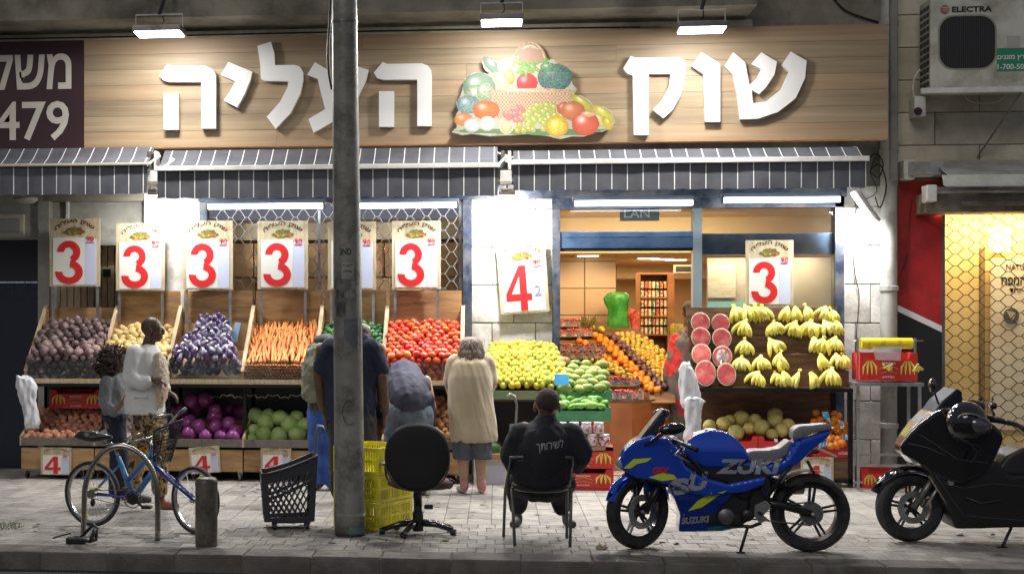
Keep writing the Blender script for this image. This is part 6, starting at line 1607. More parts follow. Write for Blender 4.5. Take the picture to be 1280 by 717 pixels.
side_panel(mo, 'tail_fairing', [(886, 580), (915, 578), (930, 574), (950, 579), (975, 575), (986, 562), (990, 550), (1003, 546), (1036, 536), (1040, 533), (1032, 546), (1012, 562), (996, 577), (975, 590), (948, 597), (925, 596), (898, 592)], Ym, .115, blue_p, shape=lambda c: 1 - .45 * min(1, max(0, (c.x - Pm(960, 500).x) / .5)), smooth=6)
side_panel(mo, 'tail_light', [(1018, 548), (1036, 535), (1041, 533), (1034, 542), (1022, 552)], Ym, .055, mat('red_lens', (.35, .01, .02), .1, coat=1), smooth=2, voxel=.007)
# decals: large letters wrapping the flank, laid onto the panels they sit on
from mathutils.bvhtree import BVHTree
def laid_on(parent, skip=('wheel',)):
    vs_, fs_ = [], []
    for o in parent.children:
        if o.type == 'MESH' and o.name.split('.')[0] in ('belly_fairing', 'front_fairing', 'engine_block', 'fuel_tank', 'tail_fairing', 'rider_seat', 'leg_shield'):
            k = len(vs_); vs_ += [v.co + OFF[parent.name] for v in o.data.vertices]; fs_ += [[i + k for i in p.vertices] for p in o.data.polygons]
    return BVHTree.FromPolygons(vs_, fs_)
def lay(bm, tree, parent, name, m, step=.025, lift=.004):
    xs = [v.co.x for v in bm.verts]; zs = [v.co.z for v in bm.verts]
    for a, b_, nrm in ((min(xs), max(xs), (1, 0, 0)), (min(zs), max(zs), (0, 0, 1))):
        t = a + step
        while t < b_:
            bmesh.ops.bisect_plane(bm, geom=bm.verts[:] + bm.edges[:] + bm.faces[:], plane_co=(t, 0, t), plane_no=nrm); t += step
    for v in bm.verts:
        h = tree.ray_cast(V((v.co.x, Ym - 1, v.co.z)), V((0, 1, 0)))[0]
        v.co.y = (h.y - lift) if h else Ym - .12
        v.co -= OFF[parent.name]
    me = bpy.data.meshes.new(name); bm.to_mesh(me); bm.free(); me.materials.append(m); return link(name, me, parent)
TREE = laid_on(mo)
def decal_old(pts, m, off, name='decal'):
    MB().prism([Pm(x, y_, -off) for x, y_ in pts], (0, .006, 0)).build(name, m, mo)
def decal(pts, m, off, name='decal'):
    bm = bmesh.new(); f = bm.faces.new([bm.verts.new(Pm(x, y_, -off)) for x, y_ in pts]); bmesh.ops.triangulate(bm, faces=[f])
    lay(bm, TREE, mo, name, m)
def big(s, x0, y0, x1, y1, off, m, shear=0, bold=.05, rise=0):
    a, b_, c, d = R(x0, y0, x1, y1, Ym - off); vs_, fs_ = text_geo(s, bold); bm = bmesh.new()
    q = [bm.verts.new((a + (b_ - a) * u + shear * (v - .5) * (d - c), Ym, c + (d - c) * v + rise * u)) for u, v in vs_]
    for f in fs_:
        try: bm.faces.new([q[i] for i in f])
        except ValueError: pass
    lay(bm, TREE, mo, 'lettering', m)
big('S', 837, 597, 863, 619, .203, silver, .25, .06); big('U', 861, 590, 884, 613, .209, silver, .25, .06)
big('ZUKI', 897, 573, 974, 592, .123, silver, .3, .05, -.0)
decal([(857, 635), (868, 622), (882, 614), (903, 608), (890, 618), (874, 630)], lime, .175, 'stripe'); decal([(778, 583), (790, 571), (812, 569), (806, 574), (794, 577), (786, 583)], lime, .135, 'stripe')
decal([(808, 593), (824, 587), (838, 589), (842, 594), (824, 597)], lime, .172, 'stripe')
big('GSX', 816, 583, 836, 592, .186, mat('red_logo', (.5, .02, .05), .4), .3, .06)
big('SUZUKI', 853, 647, 886, 656, .150, silver, .1, .05, .02)
decal([(880, 656), (925, 650), (928, 656), (884, 660)], mat('teal_decal', (.01, .14, .16), .3), .15, 'stripe')  # last shape: dark teal stripe along the lower fairing edge
decal([(985, 553), (992, 546), (999, 548), (992, 562), (984, 572), (976, 574)], mat('light_blue_decal', (.03, .12, .72), .2, coat=1), .122, 'decal')
# swingarm, chain, exhaust, hugger, stand, pegs
MB().tube([Pm(935, 628, -.07), Pm(970, 628, -.085), rw + V((0, -.095, 0))], [.035, .032, .024], 10).build('swingarm', satin, mo, True)
MB().tube([Pm(935, 628, .07), Pm(970, 628, .085), rw + V((0, .095, 0))], [.035, .032, .024], 10).build('swingarm', satin, mo, True)
MB().tube([Pm(925, 635, -.07), rw + V((0, -.07, .09))], .007, 6).build('chain', M_['dark_steel'], mo); MB().tube([Pm(925, 645, -.07), rw + V((0, -.07, -.09))], .007, 6).build('chain', M_['dark_steel'], mo)
MB().lathe([(.05, -.004), (.078, -.004), (.078, .004), (.05, .004)], (0, 0, 0), 30, Matrix.Translation(rw + V((0, -.07, 0))) @ Matrix.Rotation(math.pi / 2, 4, 'X')).build('sprocket', M_['dark_steel'], mo)
MB().tube([rw + V((0, -.12, 0)), rw + V((0, .12, 0))], .016, 10).build('rear_axle', M_['steel'], mo, True)
b = MB(); rows_ = []
for i in range(9):
    a = math.radians(75 + 75 * i / 8); d = V((math.cos(a), 0, math.sin(a))); rows_.append([rw + d * .325 + V((0, w2, 0)) for w2 in (-.08, -.04, 0, .04, .08)])
for r0, r1 in zip(rows_, rows_[1:]):
    for i in range(4): b.slab(r0[i], r0[i + 1], r1[i + 1], r1[i], (0, 0, .004))
b.build('rear_hugger', tyre_m, mo)
MB().tube([Pm(1008, 575, -.03), Pm(1016, 590, -.03), Pm(1012, 602, -.05)], .012, 8).build('plate_bracket', satin, mo, True)
MB().slab(Pm(1019, 557, -.08), Pm(1042, 567, -.08), Pm(1042, 567, .08), Pm(1019, 557, .08), (.01, 0, -.02)).build('number_plate', mat('pale_plate', (.6, .6, .5), .5), mo)
for s in (-1, 1): MB().ell(Pm(1015, 562, .12 * s), (.03, .018, .018)).build('turn_signal', satin, mo, True)
MB().tube([Pm(960, 600, .13), Pm(985, 612, .17), Pm(1010, 612, .18)], [.05, .06, .055], 14).build('exhaust', M_['dark_steel'], mo, True)
MB().tube([Pm(955, 618, -.12), Pm(975, 590, -.13), Pm(985, 580, -.11)], .016, 8).build('subframe', satin, mo, True); MB().tube([Pm(945, 590, -.1), Pm(985, 610, -.12), Pm(975, 598, -.12)], .012, 8).build('subframe', satin, mo, True)
MB().prism([Pm(939, 628, -.15), Pm(952, 622, -.15), Pm(962, 624, -.15), (Pm(956, 634, -.15)), (Pm(950, 640, -.15)), Pm(957, 646, -.15), Pm(945, 650, -.15), Pm(938, 640, -.15)], (0, .02, 0)).bevel(.004, 1).build('footrest_bracket', M_['steel'], mo)
MB().tube([Pm(944, 636, -.15), Pm(944, 636, -.25)], .012, 8).build('footpeg', M_['black'], mo, True); MB().tube([Pm(985, 606, -.13), Pm(996, 600, -.22)], .011, 8).build('footpeg', M_['black'], mo, True)
kp = G(925.5, 690.5); MB().tube([Pm(932, 655, -.10), V((kp.x, kp.y, .012))], .012, 8).build('kickstand', satin, mo, True)
MB().box(kp.x - .03, kp.x + .03, kp.y - .02, kp.y + .02, 0, .012).build('kickstand_foot', satin, mo)
for (x_, y_, o_, r_) in ((925, 612, -.14, .05), (940, 604, -.13, .035), (915, 600, -.12, .03), (930, 640, -.15, .045), (915, 645, -.15, .04)):
    MB().lathe([(0, 0), (r_, 0), (r_, .02), (r_ * .7, .03), (0, .03)], (0, 0, 0), 16, Matrix.Translation(Pm(x_, y_, o_)) @ Matrix.Rotation(math.pi / 2, 4, 'X')).build('engine_cover', satin, mo, angle=40)
for pts_ in ([(858, 566), (878, 590), (905, 597), (920, 615)], [(850, 572), (868, 585), (880, 605)], [(925, 590), (935, 610), (930, 635)], [(945, 596), (950, 615), (962, 630)]):
    MB().tube([Pm(x_, y_, -.15) for x_, y_ in pts_], .008, 6).build('hose', M_['black'], mo, True)
for x_, y_ in ((852, 640), (884, 612), (870, 600), (800, 575), (835, 560), (910, 585), (960, 580), (985, 570)):
    c_ = TREE.ray_cast(V((Pm(x_, y_).x, Ym - 1, Pm(x_, y_).z)), V((0, 1, 0)))[0]
    if c_: MB().ell(c_, (.006, .003, .006), None, 8).build('bolt', M_['steel'], mo, True)
MB().tube([Pm(905, 652, -.1), Pm(935, 655, -.12), Pm(948, 650, -.12)], .014, 8).build('stand_bracket', satin, mo, True)

# ---------------------------------------------------------------- black maxi scooter
gs = G(1140, 676.5); Ys_ = gs.y
so = thing('maxi_scooter', 'black maxi scooter with a helmet on its handlebar parked at the right edge', 'scooter', (P(1200, 676, Ys_).x, Ys_, 0))
Ps = lambda x, y_, o=0: P(x, y_, Ys_) + V((0, o, 0))
fwc = Ps(1137, 633); fwc.z = .283
an2 = math.radians(12)
wheel(so, fwc, .283, .13, (-math.cos(an2), -math.sin(an2), 0), (0, 0, 1), 5, tyre_m, black_rim, .045, .02, disc=(.13, -.06), rim_r=.19)
rwc = Ps(1385, 633); rwc.z = .283; wheel(so, rwc, .283, .16, (1, 0, 0), (0, 0, 1), 5, tyre_m, black_rim, .05, .02, rim_r=.19)
for s in (-1, 1):
    MB().tube([fwc + V((0, .10 * s, 0)), Ps(1165, 590, .10 * s)], [.028, .024], 12).build('fork_leg', M_['dark_steel'], so, True)
MB().ell(fwc + V((.08, -.08, .05)), (.03, .025, .05)).build('brake_caliper', M_['dark_steel'], so, True)
b = MB(); rows_ = []
for i in range(12):
    a = math.radians(38 + 120 * i / 11); d = V((math.cos(a), 0, math.sin(a)))
    rows_.append([fwc + d * (.325 - .05 * abs(t) ** 2.5) + V((0, .085 * t * (1 - .25 * abs(i / 5.5 - 1)), 0)) for t in (-1, -.8, -.4, 0, .4, .8, 1)])
for r0, r1 in zip(rows_, rows_[1:]):
    for i in range(6): b.slab(r0[i], r0[i + 1], r1[i + 1], r1[i], (0, 0, .003))
bmesh.ops.remove_doubles(b.bm, verts=b.bm.verts, dist=.0005); b.build('front_fender', gblack, so, True)
xs0 = Ps(1121, 550).x
side_panel(so, 'front_fairing', [(1121, 556), (1128, 545), (1142, 528), (1158, 514), (1172, 506), (1195, 505), (1220, 520), (1238, 535), (1241, 545), (1235, 560), (1226, 578), (1212, 590), (1190, 600), (1170, 595), (1150, 582), (1136, 572), (1123, 565)], Ys_, .25, gblack, shape=lambda c: .35 + .65 * min(1, max(0, (c.x - xs0) / .42)) ** .8, smooth=7)
side_panel(so, 'leg_shield', [(1150, 582), (1175, 590), (1215, 585), (1235, 570), (1250, 590), (1300, 590), (1420, 575), (1425, 625), (1400, 650), (1300, 654), (1186, 657), (1180, 640), (1172, 620), (1160, 600)], Ys_, .20, satin, shape=lambda c: .8 + .2 * min(1, c.z / .5), smooth=5, voxel=.014)
side_panel(so, 'seat', [(1222, 582), (1240, 580), (1250, 566), (1268, 557), (1290, 554), (1360, 548), (1420, 545), (1425, 560), (1380, 580), (1290, 592), (1230, 592)], Ys_, .17, mat('black_seat_vinyl', (.022, .022, .024), .42, bump=.12, bscale=120), smooth=5, voxel=.013)
side_panel(so, 'tail', [(1300, 585), (1420, 570), (1440, 575), (1420, 600), (1340, 625), (1300, 625)], Ys_, .15, gblack, smooth=4, voxel=.014)
MB().tube([Ps(1385, 633, .12), Ps(1330, 640, .14)], [.04, .05], 10).build('engine_case', M_['dark_steel'], so, True)
MB().prism([Ps(1152, 524, -.17), Ps(1170, 500, -.15), (Ps(1190, 484, -.13)), Ps(1197, 488, -.13), Ps(1195, 508, -.16), Ps(1168, 522, -.18)], (0, .34, 0)).remesh(.012, 8).build('windscreen', mat('dark_scooter_screen', (.014, .016, .03), .5, spec=.12), so, True)
side_panel(so, 'headlight', [(1127, 566), (1140, 566), (1156, 563), (1150, 574), (1138, 578)], Ys_, .18, mat('headlamp_lens', (.5, .52, .56), .06, coat=1, metal=.5), smooth=3, voxel=.009, shape=lambda c: .5 + .5 * min(1, max(0, (c.x - xs0) / .25)))
MB().tube([Ps(1124, 548, -.10), Ps(1135, 533, -.14), Ps(1146, 520, -.17)], [.004, .008, .004], 6).build('highlight_line', M_['steel'], so, True)  # thin steel line stands in for a gloss highlight along the cowl
MB().tube([Ps(1166, 503, -.15), Ps(1158, 490, -.22), Ps(1153, 484, -.25)], .008, 6).build('mirror_stem', gblack, so, True)
MB().ell(Ps(1152, 479, -.27), (.028, .05, .055)).build('mirror', gblack, so, True)
MB().tube([Ps(1215, 520, 0), Ps(1240, 523, -.16), Ps(1255, 527, -.26), Ps(1275, 538, -.34)], [.03, .025, .018, .018], 10).build('handlebar', satin, so, True)
MB().tube([Ps(1215, 520, 0), Ps(1230, 512, .25), Ps(1245, 500, .34)], .016, 10).build('handlebar', satin, so, True)
MB().tube([Ps(1244, 520, -.2), Ps(1258, 536, -.3), Ps(1266, 545, -.36)], .006, 6).build('brake_lever', M_['dark_steel'], so, True)
MB().ell(Ps(1247, 508, .1), (.03, .04, .03)).build('mirror_joint', satin, so, True); MB().tube([Ps(1243, 518, 0), Ps(1242, 508, .1), Ps(1252, 500, .2)], .01, 6).build('mirror_stem', satin, so, True)
MB().ell(Ps(1215, 508, 0), (.10, .12, .06)).build('instrument_panel', satin, so, True)
MB().prism([Ps(1153, 592, -.15), Ps(1163, 590, -.17), Ps(1172, 604, -.17), Ps(1179, 622, -.17), Ps(1174, 625, -.17), Ps(1163, 608, -.17)], (0, .02, 0)).bevel(.004, 1).build('silver_trim', mat('brushed_trim', (.40, .36, .28), .3, metal=.8), so)
MB().tube([Ps(1165, 606, -.15), Ps(1152, 630, -.12)], .012, 8).build('silver_strut', M_['steel'], so, True)
MB().lathe([(0, 0), (.024, 0), (.024, .008), (.018, .008), (.018, .004), (0, .004)], (0, 0, 0), 20, Matrix.Translation(Ps(1178, 598.5, -.205)) @ Matrix.Rotation(math.pi / 2, 4, 'X')).build('round_emblem', M_['steel'], so)
MB().tube([Ps(1197, 617, -.205), Ps(1215, 624, -.207), Ps(1240, 620, -.205)], .006, 6).build('panel_seam', mat('seam_grey', (.05, .05, .055), .4), so, True)
kq = G(1253, 684); MB().tube([Ps(1259, 655, -.1), V((kq.x, kq.y, .01))], .012, 8).build('kickstand', satin, so, True); MB().box(kq.x - .04, kq.x + .03, kq.y - .02, kq.y + .02, 0, .012).build('kickstand_foot', satin, so)
TS = laid_on(so)
for pts_ in ([(1168, 512), (1178, 530), (1196, 548), (1214, 566)], [(1142, 540), (1160, 552), (1185, 570), (1222, 574)], [(1170, 600), (1195, 606), (1230, 600), (1275, 604)], [(1160, 590), (1195, 640), (1270, 646)], [(1130, 552), (1150, 556), (1172, 566)]):
    q_ = []
    for (xa_, ya_), (xb2, yb2) in zip(pts_, pts_[1:]):
        for t in (0, .25, .5, .75, 1):
            p_ = Ps(xa_ + (xb2 - xa_) * t, ya_ + (yb2 - ya_) * t); h_ = TS.ray_cast(V((p_.x, Ys_ - 1, p_.z)), V((0, 1, 0)))[0]
            if h_: q_.append(h_)
    if len(q_) > 3: MB().tube(q_, .004, 6).build('panel_seam', bpy.data.materials['seam_grey'], so, True)
hm = thing('helmet', 'glossy black open-face helmet with clear visor hung on the scooter', 'helmet', Ps(1194, 553, -.30))
hc = Ps(1192, 524, -.30)
b = MB().ell(hc, (.155, .135, .165), (0, .25, 0), 24)
b.build('shell', mat('helmet_gloss', (.008, .008, .009), .05, coat=1), hm, True)
MB().ell(hc + V((.055, -.03, -.01)), (.125, .118, .085), (0, .25, 0), 24).build('visor', mat('visor_glass', (.10, .10, .115), .05, coat=1, metal=.3), hm, True)
MB().tube(torus_pts(hc + V((.03, -.10, -.0)), .125, (math.cos(.3), 0, -math.sin(.3)), (0, -.3, .55), 24, 20, 340), .007, 6).build('visor_rim', M_['steel'], hm, True)
MB().tube([hc + V((-.12, -.05, -.08)), hc + V((.0, -.10, -.16)), hc + V((.10, -.06, -.18)), hc + V((.02, -.05, -.32))], .008, 6).build('chin_strap', M_['black'], hm, True)

# ---------------------------------------------------------------- bicycle
r0, f0 = G(116, 657.5), G(245, 667)
bi = thing('bicycle', 'blue bicycle with wire front basket leaning on the hoop rack, facing right', 'bicycle', (r0 + f0) / 2)
dirb = (f0 - r0).normalized(); upb = V((0, .05, 1)).normalized()
WR = .283
Yr = r0.y
def Pb(px, py, o=0):
    # point in the bicycle's own upright plane
    d = _f + _r * ((px - CX) / FPX) + V((0, 0, (HY - py) / FPX)); nrm = dirb.cross(V((0, 0, 1))).normalized()
    t = (r0 - _c).dot(nrm) / d.dot(nrm); return _c + d * t + nrm * (-o if nrm.y > 0 else o)
rh, fh = Pb(115.5, 615), Pb(244, 624); rh.z = WR; fh.z = WR
chrome = mat('alloy_rim', (.5, .5, .5), .25, metal=.9)
wheel(bi, rh, WR, .045, dirb, V((0, 0, 1)), 28, tyre_m, chrome, .022, .018, kind='bike', rim_r=.25)
fd = (dirb + V((0, -.35, 0))).normalized()
wheel(bi, fh, WR, .045, fd, V((0, 0, 1)), 28, tyre_m, chrome, .022, .018, kind='bike', rim_r=.25)
bb_ = Pb(168, 622); st = Pb(148, 571); ht = Pb(190, 566); hb = Pb(195, 583); sb = Pb(143, 556)
sky = mat('light_blue_frame_paint', (.03, .17, .40), .3, coat=.6); dkb = mat('dark_blue_frame_paint', (.012, .03, .25), .3, coat=.6)
MB().tube([hb, bb_], .026, 12).build('down_tube', sky, bi, True); MB().tube([st, bb_], .023, 12).build('seat_tube', sky, bi, True)
MB().tube([ht, Pb(160, 600)], .022, 12).build('top_tube', sky, bi, True); MB().tube([ht + V((0, 0, .03)), hb - V((0, 0, .02))], .022, 12).build('head_tube', sky, bi, True)
for s in (-.04, .04):
    MB().tube([bb_, rh + V((0, s, 0))], .009, 8).build('chain_stay', dkb, bi, True); MB().tube([Pb(150, 580), rh + V((0, s, 0))], .008, 8).build('seat_stay', sky, bi, True)
    MB().tube([hb, hb.lerp(fh, .35) + V((0, s, .0)), fh + V((.0, s, 0))], [.02, .018, .011], 8).build('fork_blade', dkb, bi, True)
MB().tube([st, sb], .013, 10).build('seat_post', chrome, bi, True)
sad = MB(); 
sad.loft([(Pb(108, 548), .10, .085), (Pb(108, 544), .105, .09), (Pb(112, 538), .09, .07)], 18); sad.ell(Pb(128, 545), (.10, .035, .028), (0, .12, 0)); sad.ell(Pb(116, 546), (.13, .08, .045))
sad.remesh(.008, 6).build('saddle', mat('black_saddle', (.02, .02, .025), .3), bi, True)
MB().tube([Pb(128, 555), Pb(140, 553), sb], .008, 6).build('saddle_rail', chrome, bi, True)
MB().tube([ht, Pb(188, 548)], .012, 8).build('stem', chrome, bi, True)
MB().tube([Pb(170, 553, .10), Pb(182, 548, .14), Pb(188, 547), Pb(196, 540, -.1), Pb(206, 520, -.2), Pb(212, 514, -.25)], .011, 8).build('handlebar', chrome, bi, True)
MB().tube([Pb(163, 560, .22), Pb(176, 550, .16)], .016, 10).build('grip', M_['black'], bi, True); MB().tube([Pb(205, 521, -.2), Pb(213, 512, -.26)], .016, 10).build('grip', mat('grey_grip', (.12, .12, .13), .5), bi, True)
for pts in ([(190, 516), (196, 522), (206, 522), (217, 519)], [(160, 548), (170, 543), (182, 540)], [(176, 556), (190, 540), (204, 545), (196, 562)], [(184, 540), (198, 528), (208, 540), (203, 565), (188, 575)]):
    MB().tube([Pb(x, y_, .05) for x, y_ in pts], .0055, 6).build('brake_cable', M_['black'] if pts[0][0] > 170 else chrome, bi, True)
MB().tube([Pb(190, 516, .05), Pb(200, 519, .05), Pb(218, 517, .05)], .008, 6).build('brake_lever', chrome, bi, True)
MB().tube([Pb(207, 590), Pb(202, 575), Pb(196, 560)], .005, 6).build('basket_stay', chrome, bi, True)
# wire basket
bc = Pb(213, 545); top_r, bot_r = (.125, .10), (.075, .06); hB = .30
bw = mat('black_basket_wire', (.03, .03, .032), .4, metal=.4); b = MB()
def bk_pt(a, t):
    k = 1 - t; rx_ = bot_r[0] + (top_r[0] - bot_r[0]) * t; ry_ = bot_r[1] + (top_r[1] - bot_r[1]) * t
    return V((bc.x + rx_ * math.cos(a) - .05 * (1 - t), bc.y - .08 + ry_ * math.sin(a), bc.z - .20 + hB * t + .05 * math.cos(a) * t))
for i in range(26): a = 2 * math.pi * i / 26; b.tube([bk_pt(a, 0), bk_pt(a, .5), bk_pt(a, 1)], .0032, 4, False)
for j in range(11):
    b.tube([bk_pt(2 * math.pi * i / 24, j / 10) for i in range(24)], .003, 4, loop=True)
b.build('basket', bw, bi); MB().tube([bk_pt(2 * math.pi * i / 30, 1) for i in range(30)], .006, 6, loop=True).build('basket_rim', M_['black_metal'], bi, True)
# drivetrain
cr = bb_ + V((0, -.05, 0))
MB().tube(torus_pts(cr, .075, (1, 0, 0), (0, 0, 1), 30), .005, 6, loop=True).build('chainring', M_['dark_steel'], bi, True); MB().lathe([(0, -.01), (.05, -.01), (.05, .01), (0, .01)], (0, 0, 0), 20, Matrix.Translation(cr) @ Matrix.Rotation(math.pi / 2, 4, 'X')).build('crank_spider', M_['black'], bi)
MB().tube([cr + V((0, -.02, 0)), cr + V((.09, -.03, -.06)), cr + V((.13, -.03, -.05))], .010, 8).build('crank', M_['black'], bi, True); MB().box(cr.x + .10, cr.x + .18, cr.y - .12, cr.y - .03, cr.z - .07, cr.z - .045).bevel(.005, 1).build('pedal', M_['black'], bi)
MB().tube([cr + V((0, .10, 0)), cr + V((-.09, .11, .06))], .010, 8).build('crank', M_['black'], bi, True); MB().box(cr.x - .13, cr.x - .05, cr.y + .11, cr.y + .19, cr.z + .05, cr.z + .075).bevel(.005, 1).build('pedal', M_['black'], bi)
for dz in (.075, -.075): MB().tube([cr + V((0, 0, dz)), rh + V((0, -.05, dz * .45))], .0035, 5).build('chain', M_['dark_steel'], bi)
MB().lathe([(0, -.012), (.036, -.012), (.036, .012), (0, .012)], (0, 0, 0), 18, Matrix.Translation(rh + V((0, -.045, 0))) @ Matrix.Rotation(math.pi / 2, 4, 'X')).build('sprockets', M_['dark_steel'], bi)
MB().ell(rh + V((.02, -.06, -.07)), (.022, .015, .035)).build('derailleur', M_['black'], bi, True)
for c_, a in ((rh, 250), (fh, 70)):
    d = V((math.cos(math.radians(a)), 0, math.sin(math.radians(a)))) * .20; MB().box(-.035, .035, -.006, .006, -.012, .012, Matrix.Translation(c_ + d) @ Matrix.Rotation(math.radians(90 - a), 4, 'Y')).build('reflector', mat('yellow_reflector', (.75, .65, .03), .3), bi)
MB().tube([rh + V((-.01, -.05, .04)), rh + V((.06, -.06, .06)), rh + V((.09, -.06, .04))], .008, 6).build('yellow_tag', mat('yellow_tag', (.7, .6, .05), .5), bi, True)
MB().tube([rh + V((.16, -.05, .05)), rh + V((.22, -.06, -.26))], .008, 6).build('kickstand', M_['dark_steel'], bi, True) if 0 else None

# ---------------------------------------------------------------- shopping basket on wheels
gk = G(355, 662); Mk = Matrix.Translation((P(360, 662, gk.y).x, gk.y + .14, 0)) @ Matrix.Rotation(math.radians(12), 4, 'Z')
sk = thing('wheeled_basket', 'dark plastic wheeled shopping basket with diamond holes and blue pull handle', 'basket', Mk.translation)
pl = mat('dark_basket_plastic', (.035, .035, .045), .4, bump=.1)
def bk2(u, v, side):   # u across, v up 0..1
    hb_ = .05; top = .50 + .13 * (u if side == 'f' else 0)
    return None
def bz(xf): return .475 + .14 * max(0, min(1, xf)) ** 1.3 * (1 if xf > .15 else .6)
hx0, hx1, dy0, dy1 = -.25, .215, -.15, .17
def wall_grid(P0, P1, inset0, inset1, zfun, nu, nv, name, lat=True):
    """perforated wall: frame bars plus slanted slats"""
    b = MB()
    def W_(u, v):
        a = V(P0).lerp(V(P1), u); z = .07 + (zfun(u) - .07) * v; k = .88 + .12 * v
        return Mk @ V((a.x * k, a.y * k, z))
    t = .007
    def bar(p, q, r=t): b.tube([p, q], r, 5)
    for i in range(nu + 1): pass
    # solid top band and corner bands
    for (u0, u1, v0, v1) in ((0, 1, .80, 1), (0, .10, 0, .8), (.90, 1, 0, .8), (.1, .9, 0, .08)):
        n_ = 8
        for i in range(n_):
            a0, a1 = u0 + (u1 - u0) * i / n_, u0 + (u1 - u0) * (i + 1) / n_
            q = [W_(a0, v0), W_(a1, v0), W_(a1, v1), W_(a0, v1)]
            nn = (q[1] - q[0]).cross(q[3] - q[0]).normalized() * .008; b.slab(*q, nn)
    for s in (-1, 1):
        for i in range(-nv, nu + nv):
            pts = []
            for k in range(0, 41):
                v = .08 + .72 * k / 40; u = (i + .5) / nu + s * v * (nv / nu) * .9
                if .1 <= u <= .9: pts.append(W_(u, v))
            if len(pts) > 2: b.tube([pts[0], pts[-1]], .0075, 4, False)
    for v in (.3, .52):
        pass
    # solid diagonal band
    for i in range(8):
        a0, a1 = .1 + .8 * i / 8, .1 + .8 * (i + 1) / 8
        q = [W_(a0, .42 + .22 * a0), W_(a1, .42 + .22 * a1), W_(a1, .48 + .22 * a1), W_(a0, .48 + .22 * a0)]; nn = (q[1] - q[0]).cross(q[3] - q[0]).normalized() * .01; b.slab(*q, nn)
    return b.build(name, pl, sk)
zf = lambda u: .475 + .15 * u ** 1.4
wall_grid((hx0, dy0, 0), (hx1, dy0, 0), 0, 0, zf, 9, 6, 'front_wall'); wall_grid((hx0, dy1, 0), (hx1, dy1, 0), 0, 0, zf, 9, 6, 'back_wall')
wall_grid((hx0, dy1, 0), (hx0, dy0, 0), 0, 0, lambda u: .475, 6, 6, 'side_wall'); wall_grid((hx1, dy0, 0), (hx1, dy1, 0), 0, 0, lambda u: .625, 6, 6, 'side_wall')
rim = [Mk @ V((hx0 + (hx1 - hx0) * u, dy0 - .008, zf(u))) for u in [i / 8 for i in range(9)]] + [Mk @ V((hx0 + (hx1 - hx0) * u, dy1 + .008, zf(u))) for u in [1 - i / 8 for i in range(9)]]
MB().tube(rim, .011, 8, loop=True).build('rim', pl, sk, True)
b = MB().box(-.165, .165, -.12, .135, .055, .075, Mk); b.build('bottom', pl, sk)
for sx_, sy_ in ((-.14, -.11), (.14, -.11), (-.14, .12), (.14, .12)):
    c_ = Mk @ V((sx_, sy_, .028)); MB().lathe([(0, -.012), (.028, -.012), (.028, .012), (0, .012)], (0, 0, 0), 16, Matrix.Translation(c_) @ Matrix.Rotation(math.pi / 2, 4, 'Y')).build('wheel', M_['black'], sk); MB().box(c_.x - .018, c_.x + .018, c_.y - .014, c_.y + .014, .035, .06).build('wheel_fork', pl, sk)
hb2 = mat('blue_grey_handle', (.10, .13, .24), .4)
hp_ = [Mk @ V(q) for q in ((.20, -.02, .50), (.215, -.02, .66), (.225, -.02, .80), (.245, -.02, .865), (.275, -.02, .86), (.29, -.02, .82))]
MB().tube(hp_, .014, 8).build('handle', hb2, sk, True); MB().tube([p + Mk.to_3x3() @ V((0, .10, 0)) for p in hp_], .014, 8).build('handle', hb2, sk, True)

# ---------------------------------------------------------------- stacked yellow crates
cm_ = mat('yellow_crate_plastic', (.82, .76, .015), .4, col2=(.76, .68, .03), scale=3, dirt=(.45, .38, .02), dscale=4)
gy = G(473, 664); th_ = math.radians(-30)
CW, CD, CH = .47, .52, .234
def crate_parts(parent, M):
    def wall(x0, y0, x1, y1, z0, z1, nb, name):
        b = MB(); a = V((x0, y0, 0)); e = V((x1, y1, 0)); d = (e - a); L_ = d.length; d.normalize(); nrm = V((d.y, -d.x, 0)) * .012
        def slab(s0, s1, h0, h1, t=1.0):
            b.slab(M @ (a + d * s0 + V((0, 0, h0))), M @ (a + d * s1 + V((0, 0, h0))), M @ (a + d * s1 + V((0, 0, h1))), M @ (a + d * s0 + V((0, 0, h1))), M.to_3x3() @ (-nrm * t))
        H = z1 - z0
        slab(0, L_, z0, z0 + .025, 1.3); slab(0, L_, z1 - .032, z1, 1.5); slab(0, .03, z0 + .025, z1 - .032, 1.1); slab(L_ - .03, L_, z0 + .025, z1 - .032, 1.1)
        slab(.03, L_ - .03, z0 + H * .5 - .01, z0 + H * .5 + .01)
        slab(L_ * .33, L_ * .36, z0 + .025, z1 - .032, 1.2); slab(L_ * .64, L_ * .67, z0 + .025, z1 - .032, 1.2)
        for i in range(nb):
            s = .03 + (L_ - .06) * (i + .5) / nb
            slab(s - .006, s + .006, z0 + .0255, z0 + H * .5 - .0105, .8); slab(s - .006, s + .006, z0 + H * .5 + .0105, z1 - .0325, .8)
        slab(L_ * .37, L_ * .63, z0 + H * .62, z0 + H * .70, .9)
        b.build(name, cm_, parent)
    x0, x1, y0, y1 = -CW, 0, 0, CD
    wall(x0, y0, x1, y0, .004, CH - .004, 16, 'front_wall'); wall(x1, y0 + .013, x1, y1 - .013, .004, CH - .004, 18, 'side_wall')
    wall(x1, y1, x0, y1, .004, CH - .004, 16, 'back_wall'); wall(x0, y1 - .013, x0, y0 + .013, .004, CH - .004, 18, 'side_wall')
    MB().box(x0 + .02, x1 - .02, y0 + .02, y1 - .02, .01, .02, M).build('base', cm_, parent)
for k in range(3):
    M = Matrix.Translation((gy.x, gy.y, k * CH)) @ Matrix.Rotation(th_ + (0, .0, .01)[k], 4, 'Z')
    t = thing('yellow_crate', 'yellow plastic produce crate, %s of the stack behind the street pole' % ['lowest', 'middle one', 'topmost'][k], 'crate', M.translation, 'stacked yellow crates')
    crate_parts(t, M)

